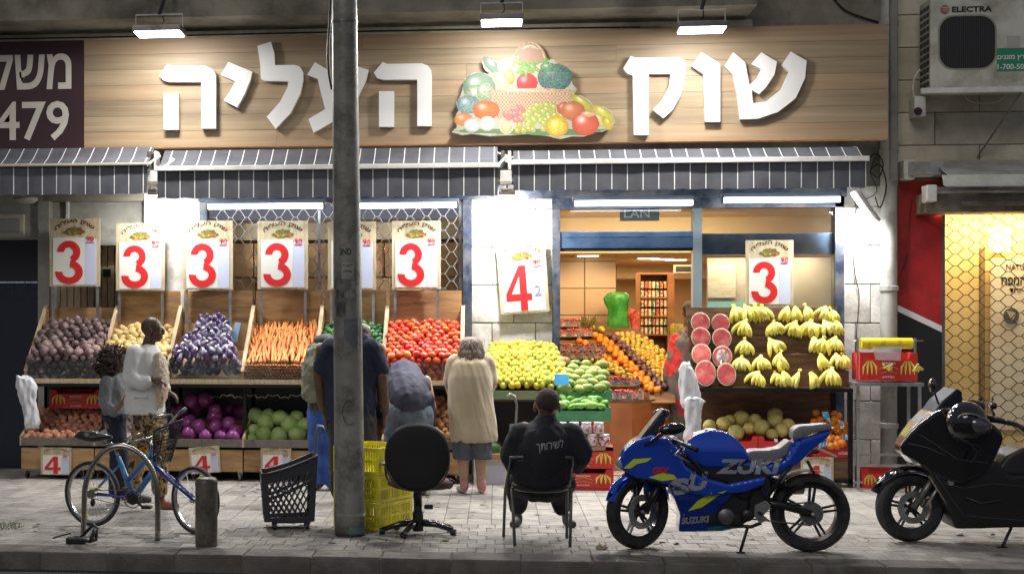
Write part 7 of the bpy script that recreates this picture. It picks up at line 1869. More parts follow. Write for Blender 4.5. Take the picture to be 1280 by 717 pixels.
# ---------------------------------------------------------------- office chair
go = G(522, 668); xo, yo = P(522, 668, go.y).x, go.y
oc = thing('office_chair', 'black swivel office chair with a round backrest and dusty pink seat, seen from behind', 'office chair', (xo, yo, 0))
Po = lambda x, y_, o=0: P(x, y_, yo) + V((0, o, 0))
bkc = Po(522.5, 570, -.12)
so_ = SCL(522, yo)
b = MB()
rs = []
def sup(a, rx_, rz_): c_, s_ = math.cos(a), math.sin(a); return rx_ * math.copysign(abs(c_) ** .85, c_), rz_ * math.copysign(abs(s_) ** .85, s_)
RX, RZ = 39.5 / so_, 41 / so_
for k_, yy in ((.05, -.028), (.5, -.032), (.85, -.025), (.97, -.012), (1, .005), (.97, .03), (.85, .045), (.5, .055), (.05, .058)):
    rs.append([bkc + V((sup(2 * math.pi * i / 40, RX * k_, RZ * k_)[0], yy, sup(2 * math.pi * i / 40, RX * k_, RZ * k_)[1] * (1 + 0))) for i in range(40)])
for v_ in b.rings(rs).bm.verts:
    v_.co.x = bkc.x + (v_.co.x - bkc.x) * (1 - .10 * max(0, (bkc.z - v_.co.z) / RZ))
b.build('backrest', mat('black_upholstery', (.008, .008, .010), .75, bump=.1, bscale=200), oc, True)
MB().tube([bkc + V((sup(2 * math.pi * i / 44, RX, RZ)[0], .012, sup(2 * math.pi * i / 44, RX, RZ)[1])) for i in range(44)], .008, 6, loop=True).build('backrest_piping', mat('grey_piping', (.06, .06, .065), .5), oc, True)
sc_ = Po(524, 606, .16)
MB().loft([(sc_ + V((0, 0, -.045)), .12, .12), (sc_ + V((0, 0, -.04)), .22, .21), (sc_ + V((0, 0, -.01)), .275, .25), (sc_ + V((0, 0, .025)), .27, .245), (sc_ + V((0, 0, .045)), .20, .20), (sc_ + V((0, 0, .05)), .05, .05)], 28).wrinkle(.008, 9).build('seat', mat('dusty_pink_fabric', (.22, .09, .11), .85, col2=(.12, .05, .06), scale=6, dirt=(.05, .03, .03)), oc, True)
MB().tube([Po(522, 607, -.02), Po(522, 618, .0), Po(522, 630, .05)], .035, 10).build('back_support', M_['black'], oc, True)
MB().tube([Po(522, 612, .05), Po(522, 660, .05)], .034, 16).build('gas_column', M_['black'], oc, angle=40); MB().tube([Po(522, 640, .05), Po(522, 664, .05)], .045, 16).build('column_cover', M_['black'], oc, angle=40)
MB().box(Po(530, 632, 0).x, Po(541, 632, 0).x, yo + .02, yo + .06, Po(530, 636.5, 0).z, Po(530, 631, 0).z).bevel(.006, 1).build('lever', M_['black'], oc)
MB().box(Po(517, 612, 0).x, Po(528, 612, 0).x, yo - .02, yo + .12, Po(522, 619, 0).z, Po(522, 611, 0).z).bevel(.01, 1).build('seat_plate', M_['black'], oc)
hubp = Po(522, 655, .05)
for i, a in enumerate((192, 250, 350, 30, 130)):
    a = math.radians(a); e = hubp + V((math.cos(a) * .30, math.sin(a) * .26, -.045)); 
    MB().tube([hubp + V((0, 0, .01)), hubp.lerp(e, .5) + V((0, 0, .022)), e], [.032, .026, .020], 8).build('base_leg', gblack, oc, True)
    ct = V((e.x, e.y, .028)); 
    cw = MB().lathe([(0, -.022), (.026, -.022), (.028, -.015), (.028, .015), (.026, .022), (0, .022)], (0, 0, 0), 16, Matrix.Translation(ct) @ Matrix.Rotation(a, 4, 'Z') @ Matrix.Rotation(math.pi / 2, 4, 'Y')).build('castor', M_['black'] if i else mat('navy_castor', (.01, .012, .06), .4), oc, angle=40)
    MB().tube([ct, e + V((0, 0, .0))], .012, 8).build('castor_stem', M_['black'], oc, True)
MB().ell(Po(480, 580, .12), (.045, .12, .018)).build('armrest', mat('scuffed_armrest', (.10, .10, .12), .4), oc, True)
MB().tube([Po(480, 582, .12), Po(481, 596, .12), Po(486, 606, .13), Po(498, 610, .15)], .009, 8).build('armrest_support', M_['black'], oc, True)
MB().tube([Po(561, 600, .12), Po(568, 604, .12), Po(562, 612, .14), Po(545, 612, .15)], .009, 8).build('armrest_support', M_['black'], oc, True)

st_ = MB()
for i in range(230):
    x_, y_ = U(-4.6, 6.6), U(YK1 + .1, -1.1); r_ = U(.008, .035) * (1 if rnd() < .9 else 2); n_ = 9; z_ = .0022 + i * .000008
    st_.bm.faces.new([st_.bm.verts.new((x_ + r_ * math.cos(6.283 * k / n_) * U(.7, 1.2), y_ + r_ * math.sin(6.283 * k / n_) * U(.7, 1.2), z_)) for k in range(n_)])
stuff(st_.build('gum_spots', mat('old_gum_and_stains', (.10, .095, .09), .8, col2=(.17, .16, .15), scale=3)))
sc2 = MB()
for i in range(110):
    p_ = V((U(-4.2, 4.6), U(-2.6, -1.0) if rnd() < .7 else U(-5, -2.6), .003)); a_ = U(0, 6.28); d_ = V((math.cos(a_), math.sin(a_), 0)) * U(.01, .03); e_ = V((-d_.y, d_.x, 0)) * .5
    sc2.slab(p_ - d_ - e_, p_ + d_ - e_, p_ + d_ + e_ + V((0, 0, .008)), p_ - d_ + e_ + V((0, 0, .004)), (0, 0, .002))
stuff(sc2.build('leaf_scraps', mat('fallen_leaf_scraps', (.16, .15, .06), .8, col2=(.35, .30, .22), scale=2, lo=.45, hi=.55)))
# ---------------------------------------------------------------- litter and weeds
gm_ = G(8, 660); b = MB()
for i in range(70):
    p = gm_ + V((U(-.25, .12), U(-.10, .12), 0)); b.tube([p, p + V((U(-.03, .03), U(-.02, .02), U(.02, .06))), p + V((U(-.07, .07), U(-.04, .04), U(.02, .08)))], [.003, .002, .0008], 3)
wd_ = b.build('weeds', mat('weed_green', (.10, .16, .05), .7, rv=.3)); wd_['kind'] = 'stuff'
for (px, py, m, lab, s) in ((1199, 669, (.7, .7, .7), 'crumpled white paper scrap on the pavement under the scooter', .035), (368, 682, (.6, .6, .58), 'small white paper scrap near the kerb below the wheeled basket', .02), (828, 678, (.12, .1, .08), 'small brown leaf on the pavement under the motorcycle', .02), (845, 680, (.1, .08, .06), 'dark leaf lying beside the motorcycle front wheel', .02), (557, 676, (.40, .30, .22), 'pale crumpled leaf caught on the office chair castor', .03), (752, 686, (.35, .28, .2), 'pale dry leaf before the motorcycle front tyre', .05), (1240, 668, (.4, .4, .4), 'grey scrap on the pavement behind the scooter stand', .02)):
    p = G(px, py); b = MB().ell(p + V((0, 0, s * .35)), (s, s * .6, s * .35), None, 10).wrinkle(s * .6, 40, px); tag(b.build('litter', mat('litter_%d' % px, m, .7)), lab, 'litter')
# ---------------------------------------------------------------- people: one continuous body each, clothing and hair as parts
SK_DARK = mat('dark_brown_skin', (.075, .038, .022), .5, col2=(.10, .052, .03), scale=12)
SK_TAN = mat('tan_skin', (.42, .24, .16), .55, col2=(.48, .29, .2), scale=12)
SK_BROWN = mat('brown_skin', (.20, .11, .065), .5, col2=(.25, .14, .085), scale=12)
def hand(b, wrist, d, palm_n, size=.085, curl=.5, side=1):
    """palm, four bent fingers of unequal length and a thumb leaving the side of the palm"""
    d = V(d).normalized(); n = V(palm_n); n = (n - d * n.dot(d)).normalized(); s = d.cross(n) * side; w_ = V(wrist)
    pc = w_ + d * size
    for k in (-.30, 0, .30): b.capsule(w_ + s * k * size * .6, .017, pc + s * k * size, .0165)
    for i, L_ in enumerate((.86, 1.0, .93, .74)):
        r0 = pc + s * (i - 1.5) * size * .27; p1 = r0 + (d * math.cos(curl * .5) + n * math.sin(curl * .5)) * size * .45 * L_
        p2 = p1 + (d * math.cos(curl * 1.3) + n * math.sin(curl * 1.3)) * size * .32 * L_; p3 = p2 + (d * math.cos(curl * 2) + n * math.sin(curl * 2)) * size * .22 * L_
        b.limb([r0, p1, p2, p3], [.0105, .0095, .009, .0075])
    t0 = w_ + d * size * .3 - s * size * .35; t1 = t0 + (d * .6 - s * .55 + n * .3) * size * .5; b.limb([t0, t1, t1 + (d * .8 + n * .35) * size * .33], [.014, .0115, .009])
def head(b, c, fwd, h=.225, up=(0, 0, 1)):
    """skull, jaw, nose, brow, lips, ears; c is the centre, fwd where the face looks"""
    f = V(fwd).normalized(); u = (V(up) - f * V(up).dot(f)).normalized(); s = f.cross(u); c = V(c)
    M = Matrix((s, f, u)).transposed().to_4x4(); M.translation = c; k = h / .225
    def e(p, r): 
        q = bmesh.ops.create_uvsphere(b.bm, u_segments=16, v_segments=12, radius=1)
        bmesh.ops.transform(b.bm, matrix=M @ Matrix.Translation(V(p) * k) @ Matrix.Diagonal((r[0] * k, r[1] * k, r[2] * k, 1)), verts=q['verts'])
    e((0, -.015, .025), (.076, .096, .088)); e((0, .025, -.045), (.056, .062, .066)); e((0, .05, -.085), (.03, .03, .024))
    e((0, .094, -.015), (.013, .02, .028)); e((0, .10, -.03), (.018, .014, .012)); e((0, .078, .018), (.05, .014, .012))
    e((0, .083, -.058), (.026, .012, .007)); e((0, .081, -.070), (.022, .012, .008)); e((-.035, .07, -.03), (.022, .018, .02)); e((.035, .07, -.03), (.022, .018, .02))
    for x in (-.078, .078): e((x, -.005, -.012), (.010, .020, .032))
    return M, k
def eyes(M, k, parent):
    for x in (-.031, .031):
        c = M @ (V((x, .077, .0)) * k); MB().ell(c, (.012 * k,) * 3, None, 10).build('eye', M_['eye'], parent, True)
M_['eye'] = mat('eye', (.25, .22, .2), .2)
def cap_of(b, M, k, r, cut=None): pass
def skin_body(b, m, parent, voxel=.0075, smooth=3):
    return b.remesh(voxel, smooth).build('body', m, parent, True)
def cloth(b, name, m, parent, voxel=.014, smooth=4, wr=.012, sc=6, st=(1, 1, .45), seed=0):
    b.remesh(voxel, smooth); b.wrinkle(wr * .7, sc, seed, st); b.bm.normal_update()
    for v in b.bm.verts:   # creased folds that run down and across the cloth
        q = V((v.co.x * st[0] * 1.3 + v.co.z * .5, v.co.y * st[1] * 1.3, v.co.z * st[2] - v.co.x * .25)) * sc * 1.35 + V((seed * 2, 0, 0))
        n = 1 - abs(noise.noise(q)) * 2.6; n2 = 1 - abs(noise.noise(q * 2.1 + V((9, 0, 0)))) * 3.2
        v.co += v.normal * (max(-.4, n) * wr * .75 + max(-.4, n2) * wr * .35 + wr * .25)
    return b.build(name, m, parent, True)
def person(label, x, y, group=None): return thing('person', label, 'person', (x, y, 0), group)
def shoe(c, d, L_, m, parent, name='shoe'):
    d = V((d[0], d[1], 0)).normalized(); c = V(c); s = V((-d.y, d.x, 0))
    b = MB(); b.capsule(c + V((0, 0, .038)), .036, c + d * L_ * .62 + V((0, 0, .03)), .036); b.capsule(c + V((0, 0, .04)), .036, c + V((0, 0, .085)), .038); b.capsule(c + d * L_ * .3 + V((0, 0, .045)), .038, c + d * L_ * .6 + V((0, 0, .028)), .032)
    b.remesh(.01, 3)
    for v in b.bm.verts: v.co.z = max(.004, v.co.z)
    return b.build(name, m, parent, True)

# --- woman in the long beige cardigan, seen from behind
g = G(589, 616); Y = g.y; Q = lambda x, y_, o=0: P(x, y_, Y) + V((0, o, 0))
w1 = person('woman with wispy greying hair in a long beige cardigan, seen from behind', P(589, 616, Y).x, Y)
b = MB(); Mh, kh = head(b, Q(590, 435, .10), (0, .8, -.5), .22)
b.limb([Q(590, 446, .06), Q(589, 462, .02)], [.052, .06])
b.limb([Q(581, 560), Q(579, 580), Q(580, 598), Q(581, 608)], [.07, .062, .045, .04]); b.limb([Q(601, 560), Q(601, 580), Q(601, 598), Q(601, 608)], [.07, .06, .044, .04])
b.limb([Q(589, 466), Q(589, 500), Q(590, 550)], [.08, .10, .09])
b.limb([Q(566, 462, .1), Q(563, 485, .22), Q(568, 492, .42)], [.045, .04, .028]); hand(b, Q(568, 492, .42), (0.1, 1, -.1), (0, 0, -1))
b.limb([Q(612, 462, .1), Q(614, 488, .22), Q(607, 494, .42)], [.045, .04, .028]); hand(b, Q(607, 494, .42), (-.1, 1, -.1), (0, 0, -1), side=-1)
skin_body(b, SK_TAN, w1)
s_ = SCL(589, Y); m2 = lambda px: px / s_
kn = mat('beige_knit', (.46, .37, .25), .9, col2=(.52, .43, .30), scale=5, bump=.35, bscale=160, sheen=.3)
b = MB().loft([(Q(592, 551, .02), m2(28.5), .175), (Q(592, 545, .02), m2(29.5), .18), (Q(590, 520, .02), m2(29.5), .165), (Q(588, 495, .02), m2(28.5), .16), (Q(588, 470, .02), m2(27), .15), (Q(588, 454, .03), m2(24), .13), (Q(589, 444, .05), m2(14), .085), (Q(589, 440, .06), m2(9), .06)], 28)
b.limb([Q(568, 452, .05), Q(562, 475, .10), Q(566, 494, .26)], [.075, .068, .055]); b.limb([Q(609, 452, .05), Q(613, 475, .10), Q(608, 494, .26)], [.075, .068, .055])
cloth(b, 'cardigan', kn, w1, .013, 5, .009, 4.5, (1.5, 1, .22), 3)
b = MB().loft([(Q(579, 572), m2(12.5), .13), (Q(580, 550), m2(13), .13), (Q(583, 535), m2(10), .09)], 20); b.loft([(Q(602, 572), m2(12), .13), (Q(601, 550), m2(12.5), .13), (Q(599, 535), m2(10), .09)], 20)
cloth(b, 'shorts', mat('grey_shorts', (.085, .095, .11), .85), w1, .012, 3, .012, 9, (1, 1, .4), 2)
b = MB(); hb_ = Q(589, 434, .08); b.ell(hb_, (.11, .12, .11), (.3, 0, 0)); b.ell(hb_ + V((0, -.05, -.07)), (.125, .08, .07)); b.remesh(.009, 2).wrinkle(.014, 22, 5, (1, 1, .4))
hr = mat('greying_brown_hair', (.10, .068, .045), .7, col2=(.22, .17, .13), scale=22, stretch=(4, 4, .6), sheen=.3)
for i in range(240):
    a = U(3.3, 6.1) if rnd() < .75 else U(0, 6.28); d = V((math.cos(a), math.sin(a) * .85, 0)); sw = V((-d.y, d.x, 0)) * U(-.02, .02)
    b.tube([hb_ + d * .05 + V((0, 0, .105)), hb_ + d * .112 + V((0, 0, .05)), hb_ + d * U(.115, .13) + V((0, 0, -.03)) + sw, hb_ + d * U(.11, .15) + V((0, -.02, -.09)) - sw, hb_ + d * U(.12, .17) + V((0, -.02, U(-.15, -.11))) + sw], [.006, .007, .006, .005, .002], 4)
for i in range(60):
    a = U(0, 6.28); r_ = U(.08, .125); p = hb_ + V((math.cos(a) * r_, math.sin(a) * r_ * .8 - .02, U(-.03, .09))); q = p + V((math.cos(a) * U(.01, .05), math.sin(a) * .02 - .02, U(-.12, -.02))); b.tube([p, (p + q) / 2 + V((math.cos(a) * .012, -.01, .015)), q], [.004, .003, .0012], 3)
b.build('hair', hr, w1, True)
for x, d in ((580, -.35), (602, .05)):
    shoe(Q(x, 614) * 1 - V((0, 0, Q(x, 614).z)), (d, 1), .24, mat('pale_canvas_shoe', (.50, .43, .33), .8) if x == 580 else bpy.data.materials['pale_canvas_shoe'], w1)
    b = MB().limb([Q(x + .5, 603), Q(x + .5, 608)], [.046, .046]); b.build('sock', mat('pink_sock', (.60, .25, .27), .8) if x == 580 else bpy.data.materials['pink_sock'], w1, True)

# --- man seated on the tubular chair, seen from behind
gA = G(645, 682); Y = gA.y; Q = lambda x, y_, o=0: P(x, y_, Y) + V((0, o, 0))
ch = thing('tubular_chair', 'black plastic chair with grey metal tube frame carrying the seated man', 'chair', (P(676, 682, Y).x, Y + .2, 0))
tub = mat('grey_tube_metal', (.14, .14, .13), .4, metal=.6)
gl = lambda x, y_: V((G(x, y_).x, G(x, y_).y, 0))
for (bx_, by_, fx_, fy_, sx) in ((643.5, 682, 629.5, 670, -1), (712.5, 683, 708.5, 672, 1)):
    rb, fb = gl(bx_, by_), gl(fx_, fy_)
    top = Q(638 if sx < 0 else 716, 575, .0)
    MB().tube([fb, fb.lerp(Q(632 if sx < 0 else 712, 618, .38), .95), top + V((0, .03, -.02)), top + V((0, .0, .02)), Q(646 if sx < 0 else 708, 570.5, -.02), Q(677, 570, -.03)], .0125, 10).build('side_tube', tub, ch, True)
    MB().tube([rb, Q(640 if sx < 0 else 715, 612, .08), Q(650 if sx < 0 else 705, 614, .40)], .0125, 10).build('rear_leg', tub, ch, True)
shell = mat('black_chair_shell', (.012, .012, .016), .35, bump=.1)
b = MB().prism([Q(643, 577), Q(648, 573), Q(677, 572), Q(706, 573), Q(711, 577), Q(709, 600), Q(700, 607), (Q(677, 610)), Q(655, 607), Q(645, 600)], (0, .012, 0))
b.remesh(.012, 3)
for v in b.bm.verts: v.co.y -= .05 * (1 - ((v.co.x - Q(677, 590).x) / .24) ** 2)
b.build('backrest', shell, ch, True)
sz = Q(677, 612).z
MB().loft([(Q(677, 616, .20), .20, .19), (Q(677, 613, .20), .235, .225), (Q(677, 608, .20), .24, .23), (Q(677, 606, .2), .22, .21)], 24).build('seat', shell, ch, True)
m1 = person('heavy-set man in a black shirt with white script, seated with his back turned', P(677, 655, Y).x, Y + .35)
b = MB(); Mh, kh = head(b, Q(685, 509, .20), (.05, 1, -.12), .285)
b.limb([Q(684.5, 525, .17), Q(684.5, 540, .17)], [.062, .06])
b.limb([Q(681, 560, .14), Q(677, 592, .18)], [.13, .14])
b.limb([Q(668, 606, .24), Q(650, 610, .5), Q(651, 640, .62), Q(650, 650, .60)], [.085, .075, .055, .042]); b.limb([Q(688, 606, .24), Q(705, 610, .5), Q(703, 640, .62), Q(705, 650, .60)], [.085, .075, .055, .042])
b.limb([Q(648, 552, .14), Q(640, 580, .22), Q(662, 588, .46)], [.08, .06, .035]); hand(b, Q(662, 588, .46), (1, .5, 0), (0, 0, -1))
b.limb([Q(718, 552, .14), Q(728, 572, .22), Q(706, 588, .46)], [.08, .06, .035]); hand(b, Q(706, 588, .46), (-1, .5, 0), (0, 0, -1), side=-1)
skin_body(b, SK_BROWN, m1); eyes(Mh, kh, m1)
s_ = SCL(680, Y); m2 = lambda px: px / s_
blk = mat('black_jersey', (.010, .011, .016), .85, col2=(.018, .019, .026), scale=3, bump=.15, bscale=120)
b = MB().loft([(Q(678, 612, .20), m2(33), .20), (Q(678, 600, .18), m2(37), .225), (Q(679, 580, .15), m2(38), .23), (Q(681, 560, .13), m2(38), .215), (Q(682, 545, .13), m2(34), .18), (Q(683, 534, .14), m2(24), .125), (Q(683.5, 527, .155), m2(14), .095), (Q(684.5, 523, .17), m2(11.5), .09), (Q(684.5, 520, .18), m2(9.5), .075)], 30)
b.limb([Q(652, 546, .14), Q(641, 570, .16), Q(643, 588, .30), Q(660, 590, .42)], [.105, .098, .07, .05]); b.limb([Q(714, 546, .14), Q(726, 568, .16), Q(724, 586, .30), Q(708, 590, .42)], [.105, .10, .07, .05])
shirt = cloth(b, 'shirt', blk, m1, .014, 5, .008, 5, (1, 1, .6), 1)
# white script on the back, laid on the cloth
tv = BVHTree.FromPolygons([v.co + OFF[m1.name] for v in shirt.data.vertices], [list(p.vertices) for p in shirt.data.polygons])
def on_shirt(u, v):
    x, y_ = 670 + 34 * u, 565 - 14 * v - 4 * u; p = P(x, y_, Y); h = tv.ray_cast(V((p.x, Y - 1, p.z)), V((0, 1, 0)))[0]
    return V((p.x, (h.y if h else Y) - .004, p.z))
lettering('לשירותך'[::-1], on_shirt, (0, .001, 0), mat('white_script', (.35, .35, .35), .7), m1, .0)
b = MB(); hc_ = Mh.translation; b.ell(hc_ + V((0, -.022, .038)), (.098, .121, .108)); b.remesh(.008, 2).wrinkle(.0015, 60)
bl_ = [v for v in b.bm.verts if v.co.z < hc_.z - .035 + .4 * (v.co.y - hc_.y + .1) + .012 * noise.noise(v.co * 60)]
bmesh.ops.delete(b.bm, geom=bl_, context='VERTS'); b.build('hair', mat('cropped_dark_hair', (.05, .035, .027), .8, bump=.5, bscale=300), m1, True)
jn = mat('black_trousers', (.014, .014, .019), .85)
b = MB(); b.limb([Q(672, 612, .24), Q(650, 612, .5), Q(649, 640, .62), Q(649, 646, .61)], [.125, .105, .072, .066]); b.limb([Q(684, 612, .24), Q(706, 612, .5), Q(705, 640, .62), Q(706, 646, .61)], [.125, .105, .072, .066]); b.ell(Q(678, 612, .22), (.22, .16, .10))
cloth(b, 'trousers', jn, m1, .014, 4, .012, 7, (1, 1, .5), 4)
for x, d in ((648, (-.45, 1)), (708, (.5, 1))): 
    c = gl(x, 657); shoe(c, (d[0], -.9), .16, mat('dark_grey_shoe', (.05, .05, .055), .6) if x == 648 else bpy.data.materials['dark_grey_shoe'], m1); 

# --- man standing behind the pole in a navy T-shirt
gD = G(438, 628); Y = gD.y; Q = lambda x, y_, o=0: P(x, y_, Y) + V((0, o, 0))
m3 = person('tall man in a navy T-shirt standing behind the street pole, arms hanging', P(440, 628, Y).x, Y)
b = MB(); Mh, kh = head(b, Q(452, 420, .14), (.55, .8, -.45), .235)
b.limb([Q(448, 434, .08), Q(442, 445, .02)], [.06, .07]); b.limb([Q(440, 450), Q(440, 510)], [.14, .13])
b.limb([Q(402, 436), Q(398, 470, -.01), Q(402, 505, .02), Q(407, 520, .04)], [.06, .052, .046, .034]); hand(b, Q(407, 520, .04), (.05, .1, -1), (1, .1, 0), .10, .3)
b.limb([Q(474, 436), Q(478, 470, -.01), Q(480, 505, .02), Q(481, 516, .04)], [.06, .054, .048, .035]); hand(b, Q(481, 516, .04), (-.03, .1, -1), (-1, .1, 0), .105, .35, -1)
b.limb([Q(425, 540), Q(423, 580), Q(422, 620)], [.09, .07, .05]); b.limb([Q(458, 540), Q(460, 580), Q(460, 620)], [.09, .07, .05])
skin_body(b, SK_DARK, m3); eyes(Mh, kh, m3)
s_ = SCL(440, Y); m2 = lambda px: px / s_
b = MB().loft([(Q(438, 525), m2(30), .145), (Q(438, 500), m2(32), .15), (Q(438, 470), m2(34), .155), (Q(438, 448), m2(33), .145), (Q(440, 434, .02), m2(26), .115), (Q(443, 420, .05), m2(17), .09), (Q(445, 417, .06), m2(10), .07)], 26)
b.limb([Q(414, 434), Q(404, 448), Q(400, 462)], [.085, .078, .07]); b.limb([Q(464, 434), Q(473, 448), Q(477, 462)], [.085, .078, .07])
cloth(b, 'tshirt', mat('navy_cotton', (.010, .014, .035), .85, col2=(.016, .021, .048), scale=3), m3, .014, 4, .014, 6, (1, 1, .6), 7)
b = MB().limb([Q(426, 525), Q(424, 575), Q(423, 612)], [.12, .09, .075]); b.limb([Q(455, 525), Q(459, 575), Q(460, 612)], [.12, .09, .075]); b.ell(Q(440, 522), (.22, .14, .09))
cloth(b, 'trousers', mat('charcoal_trousers', (.028, .028, .030), .85), m3, .015, 4, .012, 7, (1, 1, .4), 8)
for x in (423, 460): shoe(gl(x, 628) * 1, (0, 1), .24, bpy.data.materials['dark_grey_shoe'], m3)

# --- man with the olive backpack left of the pole
gC = G(398, 612); Y = gC.y; Q = lambda x, y_, o=0: P(x, y_, Y) + V((0, o, 0))
m4 = person('shopper in blue jeans with an olive backpack, half hidden left of the pole', P(405, 612, Y).x, Y)
b = MB(); Mh, kh = head(b, Q(424, 420, .16), (.3, 1, -.7), .22); b.limb([Q(418, 428, .08), Q(409, 440)], [.055, .07]); b.limb([Q(406, 445), Q(405, 510)], [.12, .12])
b.limb([Q(396, 520), Q(396, 560), Q(397, 604)], [.08, .06, .045]); b.limb([Q(414, 520), Q(414, 560), Q(413, 604)], [.08, .06, .045])
b.limb([Q(425, 440, .1), Q(428, 468, .25), Q(420, 475, .45)], [.05, .045, .03]); hand(b, Q(420, 475, .45), (0, 1, 0), (0, 0, -1)); b.limb([Q(392, 440, .1), Q(388, 468, .25), Q(396, 475, .45)], [.05, .045, .03]); hand(b, Q(396, 475, .45), (0, 1, 0), (0, 0, -1), side=-1)
skin_body(b, SK_TAN, m4)
b = MB().loft([(Q(405, 512), .16, .13), (Q(405, 470), .17, .14), (Q(406, 440, .02), .17, .13), (Q(409, 426, .04), .10, .09)], 22); b.limb([Q(392, 438, .05), Q(389, 465, .2), Q(394, 474, .38)], [.07, .06, .045]); b.limb([Q(423, 438, .05), Q(427, 465, .2), Q(421, 474, .38)], [.07, .06, .045]); b.ell(Q(406, 425, .03), (.11, .10, .05))
cloth(b, 'hooded_jacket', mat('dark_grey_green_cloth', (.06, .075, .065), .85), m4, .014, 4, .014, 7, (1, 1, .6), 9)
b = MB().loft([(Q(400, 500, -.13), .115, .08), (Q(399, 490, -.15), .15, .11), (Q(399, 460, -.15), .15, .12), (Q(401, 438, -.12), .12, .09), (Q(402, 430, -.1), .07, .05)], 22)
cloth(b, 'backpack', mat('olive_backpack_cloth', (.15, .155, .10), .8, col2=(.24, .24, .17), scale=9), m4, .014, 3, .018, 8, (1, 1, 1), 3)
b = MB().limb([Q(397, 515), Q(396, 560), Q(397, 600)], [.10, .085, .072]); b.limb([Q(413, 515), Q(414, 560), Q(413, 600)], [.10, .085, .072]); b.ell(Q(405, 512), (.16, .12, .08))
cloth(b, 'jeans', mat('bright_blue_denim', (.03, .075, .28), .85, col2=(.05, .12, .38), scale=9), m4, .013, 3, .012, 9, (1, 1, .4), 5)
for x in (397, 413): shoe(gl(x, 611), (0, 1), .24, bpy.data.materials['dark_grey_shoe'] if x == 397 else mat('white_trainer', (.5, .5, .5), .6), m4)

# --- man bending into the lower bin
gE = G(510, 618); Y = gE.y; Q = lambda x, y_, o=0: P(x, y_, Y) + V((0, o, 0))
m5 = person('man in a navy vest and faded jeans bending over the lower bins', P(510, 618, Y).x, Y)
b = MB(); Mh, kh = head(b, Q(492, 492, .62), (0, .5, -.9), .225); b.limb([Q(494, 480, .5), Q(498, 474, .40)], [.055, .065])
b.limb([Q(502, 480, .36), Q(512, 512, .0)], [.14, .14]); b.limb([Q(497, 520), Q(494, 570), Q(492, 608)], [.10, .07, .05]); b.limb([Q(526, 520), Q(528, 570), Q(528, 608)], [.10, .07, .05])
b.limb([Q(482, 478, .42), Q(476, 515, .46), Q(480, 530, .62)], [.055, .045, .032]); hand(b, Q(480, 530, .62), (.2, .8, -.4), (0, 0, -1)); b.limb([Q(530, 478, .42), Q(538, 515, .46), Q(534, 530, .62)], [.055, .045, .032]); hand(b, Q(534, 530, .62), (-.2, .8, -.4), (0, 0, -1), side=-1)
skin_body(b, SK_TAN, m5)
vr = (math.radians(-48), 0, math.radians(0))
b = MB(); b.limb([Q(503, 474, .34), Q(508, 488, .16), Q(513, 500, .02)], [.185, .205, .205]); b.ell(Q(508, 484, .20), (.24, .20, .17)); b.ell(Q(515, 500, .04), (.23, .16, .14)); b.ell(Q(538, 520, .1), (.045, .10, .20))
cloth(b, 'vest', mat('navy_grey_vest', (.045, .045, .075), .8, col2=(.06, .06, .095), scale=4), m5, .014, 5, .010, 4.5, (1, 1, 1), 2)
b = MB().ell(Q(512, 505, .01), (.19, .15, .09)); cloth(b, 'undershirt', mat('black_undershirt', (.015, .015, .02), .85), m5, .014, 3, .008, 7)
b = MB().limb([Q(498, 518), Q(494, 565), Q(492, 604)], [.135, .10, .08]); b.limb([Q(525, 518), Q(528, 565), Q(528, 604)], [.135, .10, .08]); b.ell(Q(511, 514), (.215, .155, .115)); 
cloth(b, 'jeans', mat('faded_grey_denim', (.10, .13, .17), .85, col2=(.18, .22, .27), scale=7), m5, .013, 4, .012, 9, (1, 1, .5), 4)
for x in (492, 528): shoe(gl(x, 617), (0, 1), .25, bpy.data.materials['dark_grey_shoe'], m5)

# --- walking man in the white jacket
gW = G(192, 636); Y = gW.y; Q = lambda x, y_, o=0: P(x, y_, Y) + V((0, o, 0))
m6 = person('bald man in a white jacket and leopard-print trousers walking to the right', P(188, 636, Y).x, Y)
b = MB(); Mh, kh = head(b, Q(191, 412), (1, -.05, .0), .235); b.limb([Q(188, 422), Q(184, 436)], [.055, .062]); b.limb([Q(183, 445), Q(183, 520)], [.125, .12])
b.limb([Q(178, 520, .06), Q(172, 570, .08), Q(160, 612, .10)], [.08, .058, .04]); b.limb([Q(188, 520, -.06), Q(200, 568, -.06), Q(203, 618, -.06)], [.08, .058, .04])
b.limb([Q(173, 444, -.17), Q(170, 474, -.20), Q(184, 476, -.20), Q(196, 473, -.19)], [.055, .045, .04, .03]); hand(b, Q(196, 473, -.19), (1, .1, -.05), (0, .3, -1), .085, .8)
b.limb([Q(183, 444, .17), Q(190, 474, .2), Q(204, 490, .18)], [.055, .045, .032]); hand(b, Q(204, 490, .18), (.8, 0, -.5), (0, 0, -1), .08, .6, -1)
skin_body(b, SK_DARK, m6, .007); eyes(Mh, kh, m6)
wj = mat('white_jacket_cloth', (.62, .62, .60), .8, col2=(.70, .70, .68), scale=3)
b = MB().loft([(Q(181, 516), .185, .19), (Q(181, 500), .185, .19), (Q(182, 475), .165, .18), (Q(182, 452), .155, .19), (Q(184, 440), .12, .18), (Q(185, 431), .075, .085)], 26)
b.limb([Q(173, 441, -.15), Q(169, 472, -.20), Q(182, 477, -.205), Q(190, 475, -.20)], [.078, .068, .06, .052]); b.limb([Q(184, 441, .16), Q(190, 472, .2), Q(200, 486, .19)], [.078, .066, .052])
cloth(b, 'jacket', wj, m6, .0125, 5, .008, 5, (1, 1, .6), 4)
